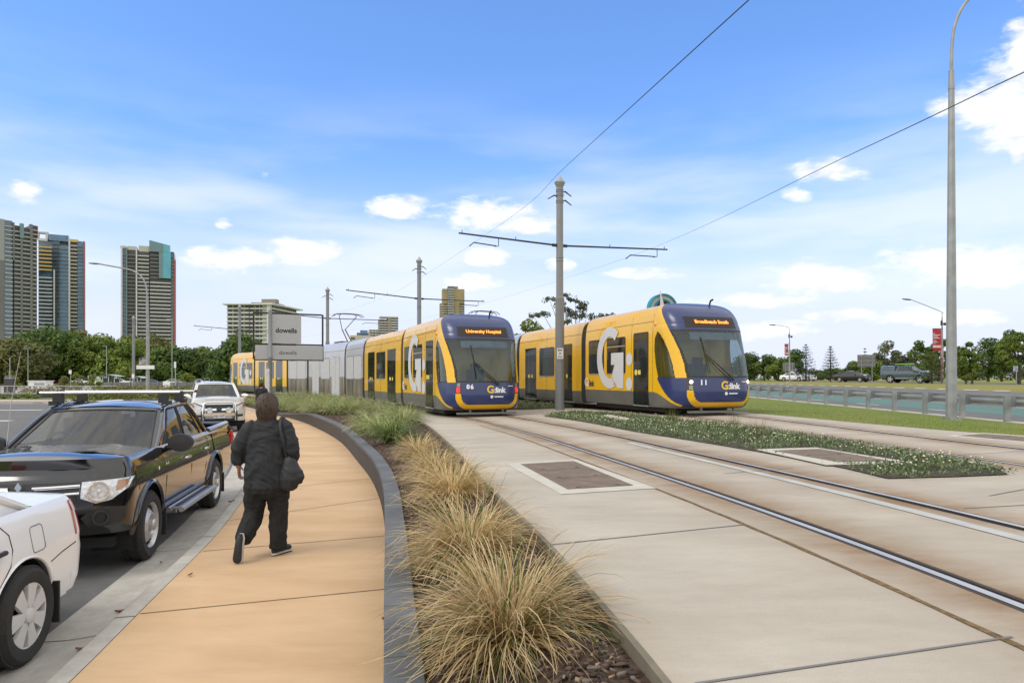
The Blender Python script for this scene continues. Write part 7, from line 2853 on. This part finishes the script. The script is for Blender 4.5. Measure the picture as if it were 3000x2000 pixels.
mb.tube([(x, -.75, .55), (x, -.78, .95), (x - .05, -.4, 1.25), (x - .05, .4, 1.25), (x, .78, .95), (x, .75, .55)], .045, 6)
mb.box((x, 0, .72), (.14, 1.75, .30))
mb.build('bull_bar', M_PLAST, c4.t)
mb = MB()
mb.tube([(-.2, -.92, 1.15), (-.75, -.86, 1.35), (-1.25, -.78, 1.86), (-1.2, -.78, 2.02)], .055, 8)
mb.build('snorkel', M_PLAST, c4.t)
mb = MB()
for x in (-1.4, -2.1, -3.0, -3.8):
    mb.box((x, 0, 1.98), (.06, 1.4, .05))
mb.build('roof_rack', M_PLAST, c4.t)
p4 = c4.t.matrix_basis
mb = MB()
mb.lathe([(0, -1.1), (.2, -.9), (.28, 0), (.2, .9), (0, 1.1)], 12, Matrix.Rotation(R(90), 4, 'Y') @ Matrix.Diagonal((.2, 1, 1, 1)))
mb.build('surf_board', M('lime board', (.25, .65, .06), .4), label='lime green board strapped on the roof of the blue grey pickup', cat='board', loc=c4.t.location + Vector((math.cos(R(-54)) * -2.0, math.sin(R(-54)) * -2.0, 2.07)), rz=R(-54))


def bus(name, label, cat, loc, rz, L_, body, roof, low, front=True, disp=None):
    t = thing(name, label, cat, loc, rz)
    w, h = 1.25, 3.05
    MB().box((-L_ / 2, 0, .75), (L_, 2.5, .9)).build('lower_body', M(*low) if isinstance(low, tuple) else low, t)
    MB().box((-L_ / 2, 0, 1.85), (L_ - .02, 2.46, 1.3)).build('window_band', M_DGLASS, t)
    MB().box((-L_ / 2, 0, 2.72), (L_, 2.5, .44)).build('cornice', body, t)
    mb = MB()
    mb.box((-L_ * .62, 0, 3.02), (L_ * .5, 1.9, .16))
    mb.box((-L_ / 2, 0, 2.96), (L_ - .3, 2.3, .06))
    mb.build('roof', roof, t)
    for x in (-2.4, -L_ + 3.0):
        for sg in (-1, 1):
            MB().lathe([(0, -.14), (.46, -.14), (.48, 0), (.46, .14), (0, .14)], 18, Matrix.Translation((x, sg * 1.14, .48)) @ Matrix.Rotation(R(90), 4, 'X')).build('wheel', M_TYRE, t)
    MB().box((.02, 0, 1.78), (.06, 2.3, 1.3)).build('windscreen', M_DGLASS, t)
    if disp:
        MB().box((.04, 0, 2.72), (.05, 1.9, .30)).build('display_panel', M_PLAST, t)
        MB().box((.072, -.2, 2.72), (.02, 1.2, .20)).build('display_text', M_LED, t)
    for sg in (-1, 1):
        MB().box((.03, sg * .95, .75), (.05, .3, .16)).build('headlight', M_LAMPG, t)
    MB().box((.02, 0, .45), (.06, 2.3, .2)).build('bumper', M_PLAST, t)


M_GBUS = M('green bus paint', (.09, .42, .04), .3, coat=.5)
p = at(2192, 1109, 152)
bus('city_bus', 'green and black city bus, partly behind the nose of tram 11', 'bus', (p.x, p.y, 1.22), R(-75), 11.5, M_GBUS, M_WHITECP, M_GBUS, disp=True)
p = at(248, 1128, 168)
bus('city_bus', 'long red and white bus at the bus station', 'bus', (p.x, p.y, 0), R(2), 13.6, M('maroon bus paint', (.24, .02, .03), .35), M_WHITECP, M('maroon bus paint'))

# ------------------------------------------------------------------ bus station, left background
def shelter(px0, px1, ty, by, Y, lab):
    a, b = at(px0, by, Y), at(px1, by, Y)
    h = (by - ty) * Y / FPX
    w = b.x - a.x
    t = thing('bus_shelter', lab, 'shelter', ((a.x + b.x) / 2, Y, 0), 0, 'bus shelters')
    mb = MB()
    n = 9
    P = [[(w * u, d, h - .55 * (abs(u)) ** 1.6 * 2 + .02) for d in (-1.6, 1.6)] for u in np.linspace(-.55, .55, n)]
    mb.grid(P, flip=True)
    P = [[(x, y, z - .12) for x, y, z in r] for r in P]
    mb.grid(P)
    mb.build('roof', M('pale green roof', (.36, .42, .38), .5), t)
    for x in (-.38, -.1, .15, .4):
        MB().box((w * x, -1.2, h * .42), (.14, .14, h * .84)).build('post', M('pale post', (.42, .45, .42), .6), t)
    MB().box((0, 1.0, h * .42), (w * .7, .06, h * .5)).build('back_screen', M_DGLASS, t)
    MB().box((0, .6, .45), (w * .5, .4, .06)).build('bench', M_GALV, t)


shelter(284, 352, 1093, 1128, 140, 'green roofed bus shelter left of the farthest mast')
shelter(386, 426, 1099, 1129, 140, 'green roofed bus shelter behind the street lamp pole')
shelter(603, 650, 1096, 1128, 130, 'green roofed bus shelter at the tail of tram 06')
t = thing('info_pylon', 'dark information pylon with pale top band', 'pylon', (*at(28, 1100, 59.5).xy, .45))
MB().box((0, 0, .62), (.74, .35, 1.25)).build('cabinet', M('pylon brown', (.05, .042, .042), .5), t)
mb = MB().box((0, 0, 1.32), (.70, .36, .10)).box((0, 0, 1.48), (.66, .33, .06))
mb.build('top_band', M('pylon bands', (.30, .30, .30), .5), t)
p = at(120, 1128, 120)
t = thing('kiosk', 'white flat roofed kiosk left of the red bus', 'kiosk', (p.x, p.y, 0))
MB().box((0, 0, .6), (3.0, 2, 1.2)).build('wall', M_PLATEW, t)
MB().box((0, 0, 1.25), (3.3, 2.3, .10)).build('roof', M_WHITECP, t)
MB().box((.4, -1.02, .7), (1.8, .04, .35)).build('window', M('pale window', (.25, .28, .3), .2), t)
t = thing('station_building', 'long low building at the left edge', 'building', (*at(30, 1128, 150).xy, 0))
MB().box((0, 0, 1.0), (12, 3, 2.0)).build('wall', M_B['cream'], t)
MB().box((0, 0, 2.1), (13, 4, .2)).build('roof', M_B['grey'], t)
for x in (-4, -1, 2, 4.6):
    MB().box((x, -1.52, 1.1), (1.2, .06, 1.0)).build('window', M_DGLASS, t)
t = thing('mesh_fence', 'grey mesh fence in front of the parked cars', 'fence', (0, 0, 0))
xa, xb = at(300, 0, 118).x, at(660, 0, 118).x
MB().box(((xa + xb) / 2, 118, .55), (xb - xa, .05, .95)).build('mesh_panel', M('grey fence mesh', (.15, .16, .16), .8, var=.2, scale=2), t)
x = xa
while x <= xb:
    MB().box((x, 117.9, .6), (.09, .09, 1.2)).build('post', M_GALV, t)
    x += 1.6
for i, (x0, x1, py, Y, paint, lab) in enumerate(((244, 268, 1117, 160, M_WHITECP, 'white car right of the red bus'), (318, 345, 1119, 150, M_SILVP, 'silver car behind the first shelter'), (366, 388, 1117, 155, M_WHITECP, 'white car left of the farthest mast'), (440, 482, 1119, 130, M_BLACKP, 'dark car behind the street lamp'), (512, 545, 1118, 140, M_WHITECP, 'white car under the bright low tree'), (545, 572, 1118, 150, M_SILVP, 'silver car left of the grey cabinet'), (586, 616, 1117, 150, M_WHITECP, 'white car left of the third shelter'))):
    p = at(x1, py, Y)
    c = Car('parked_car', lab, 'car', paint, (p.x - .9, p.y, .02), R(6 + i * 2), 'cars parked at the bus station', hi=False, **SED)
    c.body()
    c.greenhouse()
    c.wheels('alloy')
t = thing('utility_cabinet', 'tapered grey cabinet in front of the parked cars', 'cabinet', (*at(576, 1130, 112).xy, 0))
mb = MB()
mb.prism([(-.75, 0), (.75, 0), (.45, 1.45), (-.25, 1.45)], .7, Matrix(((1, 0, 0, 0), (0, 0, 1, -.35), (0, 1, 0, 0), (0, 0, 0, 1))))
mb.build('cabinet_body', M('cabinet grey', (.13, .14, .15), .6), t)
MB().box((.05, -.37, 1.2), (.2, .03, .2)).build('lamp_lens', M_PLATEW, t)
t = thing('notice_board', 'white notice board with red line on the fence', 'sign', (*at(488, 1127, 110).xy, .0))
MB().box((0, 0, .75), (1.15, .05, .95)).build('board', M_PLATEW, t)
MB().box((0, -.032, .58), (.75, .012, .1)).build('red_line', M('notice red', (.5, .08, .06), .6), t)


def thin_pole(px, ty, by, Y, lab, r=.07, head=None, mat=None):
    p = at(px, by, Y)
    h = (by - ty) * Y / FPX
    t = thing('lamp_pole', lab, 'pole', p)
    MB().tube([(0, 0, -.2), (0, 0, h)], [r, r * .7], 8).build('pole', mat or M('pale green pole', (.30, .36, .34), .5), t, smooth=60)
    if head == 'lamp':
        MB().box((-.35, 0, h), (.9, .25, .12)).build('lamp_head', M_GALV, t)
    elif head:
        w, hh = head
        MB().box((0, -r - .03, h - hh / 2), (w, .04, hh)).build('sign_plate', M_PLATEW, t)


thin_pole(29, 1046, 1128, 130, 'bare pale pole above the dark pylon', .09)
thin_pole(82, 1021, 1128, 140, 'pale lamp pole left of the red bus', .08, 'lamp')
thin_pole(207, 1084, 1152, 62, 'small white sign on a post behind the railing', .035, (.24, .34))
thin_pole(312, 1013, 1128, 150, 'pale lamp pole above the first shelter', .09, 'lamp')
thin_pole(504, 935, 1130, 105, 'thin tall pale pole against the third tower', .06, 'lamp')
thin_pole(514, 1059, 1145, 66, 'tall white sign panel on a post right of the street lamp', .05, (.2, .62))
# planting around the left lamp
V, F, c = crown(-.1, .55, 9, 4.5, 60, 1.0, 9000, .13, 77)
p = at(490, 1150, 56)
mesh('mound_planting', V + np.array([p.x, p.y, .1]), F, leafmat('yellow green planting', (.10, .12, .025), (.24, .24, .07), .5, .25), kind='stuff')
V, F, c = crown(-.1, .4, 10, 3.0, 50, .9, 6000, .13, 78)
p = at(330, 1152, 62)
mesh('mound_planting', V + np.array([p.x, p.y, .2]), F, leafmat('rusty planting', (.13, .10, .03), (.24, .17, .06), .4, .25), kind='stuff')
# ------------------------------------------------------------------ sky, sun, camera
SUN_EL, SUN_AZ = R(52), R(236)      # azimuth measured from +Y (away from camera) clockwise seen from above


def make_world():
    w = bpy.data.worlds.new('World')
    SC.world = w
    w.use_nodes = True
    N, L = w.node_tree.nodes, w.node_tree.links
    bg = N['Background']
    sky = N.new('ShaderNodeTexSky')
    sky.sky_type = 'NISHITA'
    sky.sun_disc = False
    sky.sun_elevation = SUN_EL
    sky.sun_rotation = SUN_AZ
    sky.air_density = 1.0
    sky.dust_density = .6
    sky.ozone_density = 1.4
    tc = N.new('ShaderNodeTexCoord')
    d = tc.outputs['Generated']

    def mth(op, a, b=None, c=None):
        x = N.new('ShaderNodeMath')
        x.operation = op
        for i, v in enumerate((a, b, c)):
            if v is None:
                continue
            if isinstance(v, (int, float)):
                x.inputs[i].default_value = v
            else:
                L.new(v, x.inputs[i])
        return x.outputs[0]

    def rng(v, a, b, c=0, e=1, sm=True):
        x = N.new('ShaderNodeMapRange')
        if sm:
            x.interpolation_type = 'SMOOTHSTEP'
        x.inputs['From Min'].default_value = a
        x.inputs['From Max'].default_value = b
        x.inputs['To Min'].default_value = c
        x.inputs['To Max'].default_value = e
        L.new(v, x.inputs['Value'])
        return x.outputs[0]

    def mix(a, b, f):
        x = N.new('ShaderNodeMix')
        x.data_type = 'RGBA'
        for s, v in (('A', a), ('B', b)):
            if isinstance(v, tuple):
                x.inputs[s].default_value = (*v, 1)
            else:
                L.new(v, x.inputs[s])
        if isinstance(f, (int, float)):
            x.inputs['Factor'].default_value = f
        else:
            L.new(f, x.inputs['Factor'])
        return x.outputs['Result']
    sp = N.new('ShaderNodeSeparateXYZ')
    L.new(d, sp.inputs[0])
    X, Y, Z = sp.outputs
    # cloud noise, stretched sideways as low cumulus is
    mp = N.new('ShaderNodeMapping')
    mp.inputs['Scale'].default_value = (1, 1, 2.4)
    L.new(d, mp.inputs['Vector'])
    nz = N.new('ShaderNodeTexNoise')
    nz.inputs['Scale'].default_value = 13
    nz.inputs['Detail'].default_value = 9
    nz.inputs['Roughness'].default_value = .64
    L.new(mp.outputs[0], nz.inputs['Vector'])
    n1 = nz.outputs['Fac']
    nw = N.new('ShaderNodeTexNoise')
    nw.inputs['Scale'].default_value = 3.2
    nw.inputs['Detail'].default_value = 6
    mp2 = N.new('ShaderNodeMapping')
    mp2.inputs['Scale'].default_value = (1, 1, 5)
    L.new(d, mp2.inputs['Vector'])
    L.new(mp2.outputs[0], nw.inputs['Vector'])
    nb = N.new('ShaderNodeTexNoise')
    nb.inputs['Scale'].default_value = 30
    nb.inputs['Detail'].default_value = 5
    L.new(mp.outputs[0], nb.inputs['Vector'])

    # individual clouds: (direction x/y, z/y, half width, half height, weight)
    blobs = [(2970, 300, 120, 105, 1.3), (2995, 150, 45, 110, 1.2), (2860, 305, 75, 50, 1.1), (2770, 312, 50, 30, .8), (2985, 440, 28, 40, .8),
             (2430, 512, 90, 36, 1.1), (2340, 568, 40, 20, .8), (75, 560, 46, 36, 1.0), (1165, 612, 72, 30, 1.1), (1410, 628, 115, 38, 1.25), (1535, 662, 85, 28, 1.0),
             (690, 758, 115, 32, 1.15), (875, 735, 85, 30, 1.25), (1425, 753, 52, 20, 1.0), (1635, 778, 40, 17, .9), (1380, 826, 85, 20, .8), (2390, 815, 135, 42, 1.3),
             (2830, 780, 190, 52, 1.35), (2960, 800, 120, 40, 1.1), (2500, 922, 100, 22, .9), (2280, 965, 110, 22, .8), (2700, 930, 240, 26, .75), (2000, 975, 260, 26, .5), (660, 655, 24, 14, .7), (780, 515, 24, 12, .6), (1900, 800, 120, 16, .5), (2250, 880, 200, 20, .6)]
    blobs = [((a - 1500) / 2000, (YH - b) / 2000, c / 2000 * 1.02, d_ / 2000 * 1.02, e) for a, b, c, d_, e in blobs]
    acc = None
    ux = mth('DIVIDE', X, mth('MAXIMUM', Y, .05))
    uz = mth('DIVIDE', Z, mth('MAXIMUM', Y, .05))
    for bx, bz, wx, wz, wt in blobs:
        a = mth('MULTIPLY', mth('SUBTRACT', ux, bx), 1 / wx)
        b = mth('MULTIPLY', mth('SUBTRACT', uz, bz), 1 / wz)
        r2 = mth('ADD', mth('MULTIPLY', a, a), mth('MULTIPLY', b, b))
        e = mth('MULTIPLY', mth('EXPONENT', mth('MULTIPLY', r2, -.9)), wt)
        acc = e if acc is None else mth('MAXIMUM', acc, e)
    acc = mth('MULTIPLY', acc, rng(Y, .05, .2))
    dens = mth('ADD', acc, mth('MULTIPLY', mth('SUBTRACT', n1, .5), 3.4))
    dens = mth('ADD', dens, mth('MULTIPLY', mth('SUBTRACT', nb.outputs['Fac'], .5), .9))
    dens = mth('MULTIPLY', dens, rng(acc, .04, .25))
    cl = rng(dens, .05, .95)
    # thin veil low in the sky, an unseen cloud deck added overhead and behind the camera to whiten the light
    veil = mth('MULTIPLY', rng(nw.outputs['Fac'], .35, .7), mth('MULTIPLY', rng(Z, .02, .16), rng(Z, .42, .16)))
    veil = mth('MULTIPLY', veil, .7)
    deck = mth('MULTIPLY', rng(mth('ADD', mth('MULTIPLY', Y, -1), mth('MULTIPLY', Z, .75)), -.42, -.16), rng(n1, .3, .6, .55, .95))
    base = sky.outputs[0]
    # the photograph's camera renders this sky paler and a little more violet-blue than the raw model
    tint = N.new('ShaderNodeMix')
    tint.data_type = 'RGBA'
    tint.blend_type = 'MULTIPLY'
    tint.inputs['Factor'].default_value = 1
    L.new(base, tint.inputs['A'])
    L.new(mix((1.35, 1.75, 2.5), (1.5, 2.05, 2.75), rng(Z, .1, .5, sm=False)), tint.inputs['B'])
    c = tint.outputs['Result']
    W = 10.5
    low = rng(Z, .33, .03)
    c = mix(c, (W * .80, W * .845, W * 1.0), mth('MULTIPLY', low, .95))
    c = mix(c, (W * .92, W * .97, W * 1.05), veil)
    shade = rng(nb.outputs['Fac'], .3, .7, .90, 1.05)
    cw = N.new('ShaderNodeMix')
    cw.data_type = 'RGBA'
    cw.blend_type = 'MULTIPLY'
    cw.inputs['Factor'].default_value = 1
    cw.inputs['A'].default_value = (W * 1.05, W * 1.06, W * 1.08, 1)
    comb = N.new('ShaderNodeCombineColor')
    for i in range(3):
        L.new(shade, comb.inputs[i])
    L.new(comb.outputs[0], cw.inputs['B'])
    c = mix(c, cw.outputs['Result'], mth('MULTIPLY', cl, .97))
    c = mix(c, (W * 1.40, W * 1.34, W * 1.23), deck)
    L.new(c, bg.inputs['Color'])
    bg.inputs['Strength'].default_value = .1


make_world()
ld = bpy.data.lights.new('sun', 'SUN')
ld.energy = 1.3
ld.angle = R(22)
ld.color = (1, .955, .88)
so = bpy.data.objects.new('sun', ld)
COL.objects.link(so)
sd = Vector((math.sin(SUN_AZ) * math.cos(SUN_EL), math.cos(SUN_AZ) * math.cos(SUN_EL), math.sin(SUN_EL)))
so.rotation_euler = sd.to_track_quat('Z', 'Y').to_euler()

cam = bpy.data.cameras.new('camera')
cam.lens = 24
cam.sensor_width = 36
cam.shift_y = (YH - 1000) / 3000
cam.clip_start = .05
cam.clip_end = 20000
co = bpy.data.objects.new('camera', cam)
COL.objects.link(co)
co.location = (0, 0, CAMZ)
co.rotation_euler = (R(90), 0, 0)
SC.camera = co
SC.view_settings.view_transform = 'Standard'
SC.view_settings.look = 'None'
SC.view_settings.exposure = 0
SC.view_settings.gamma = 1
SC.cycles.use_denoising = True
SC.cycles.max_bounces = 6
SC.cycles.transparent_max_bounces = 12
SC.cycles.sample_clamp_indirect = 6
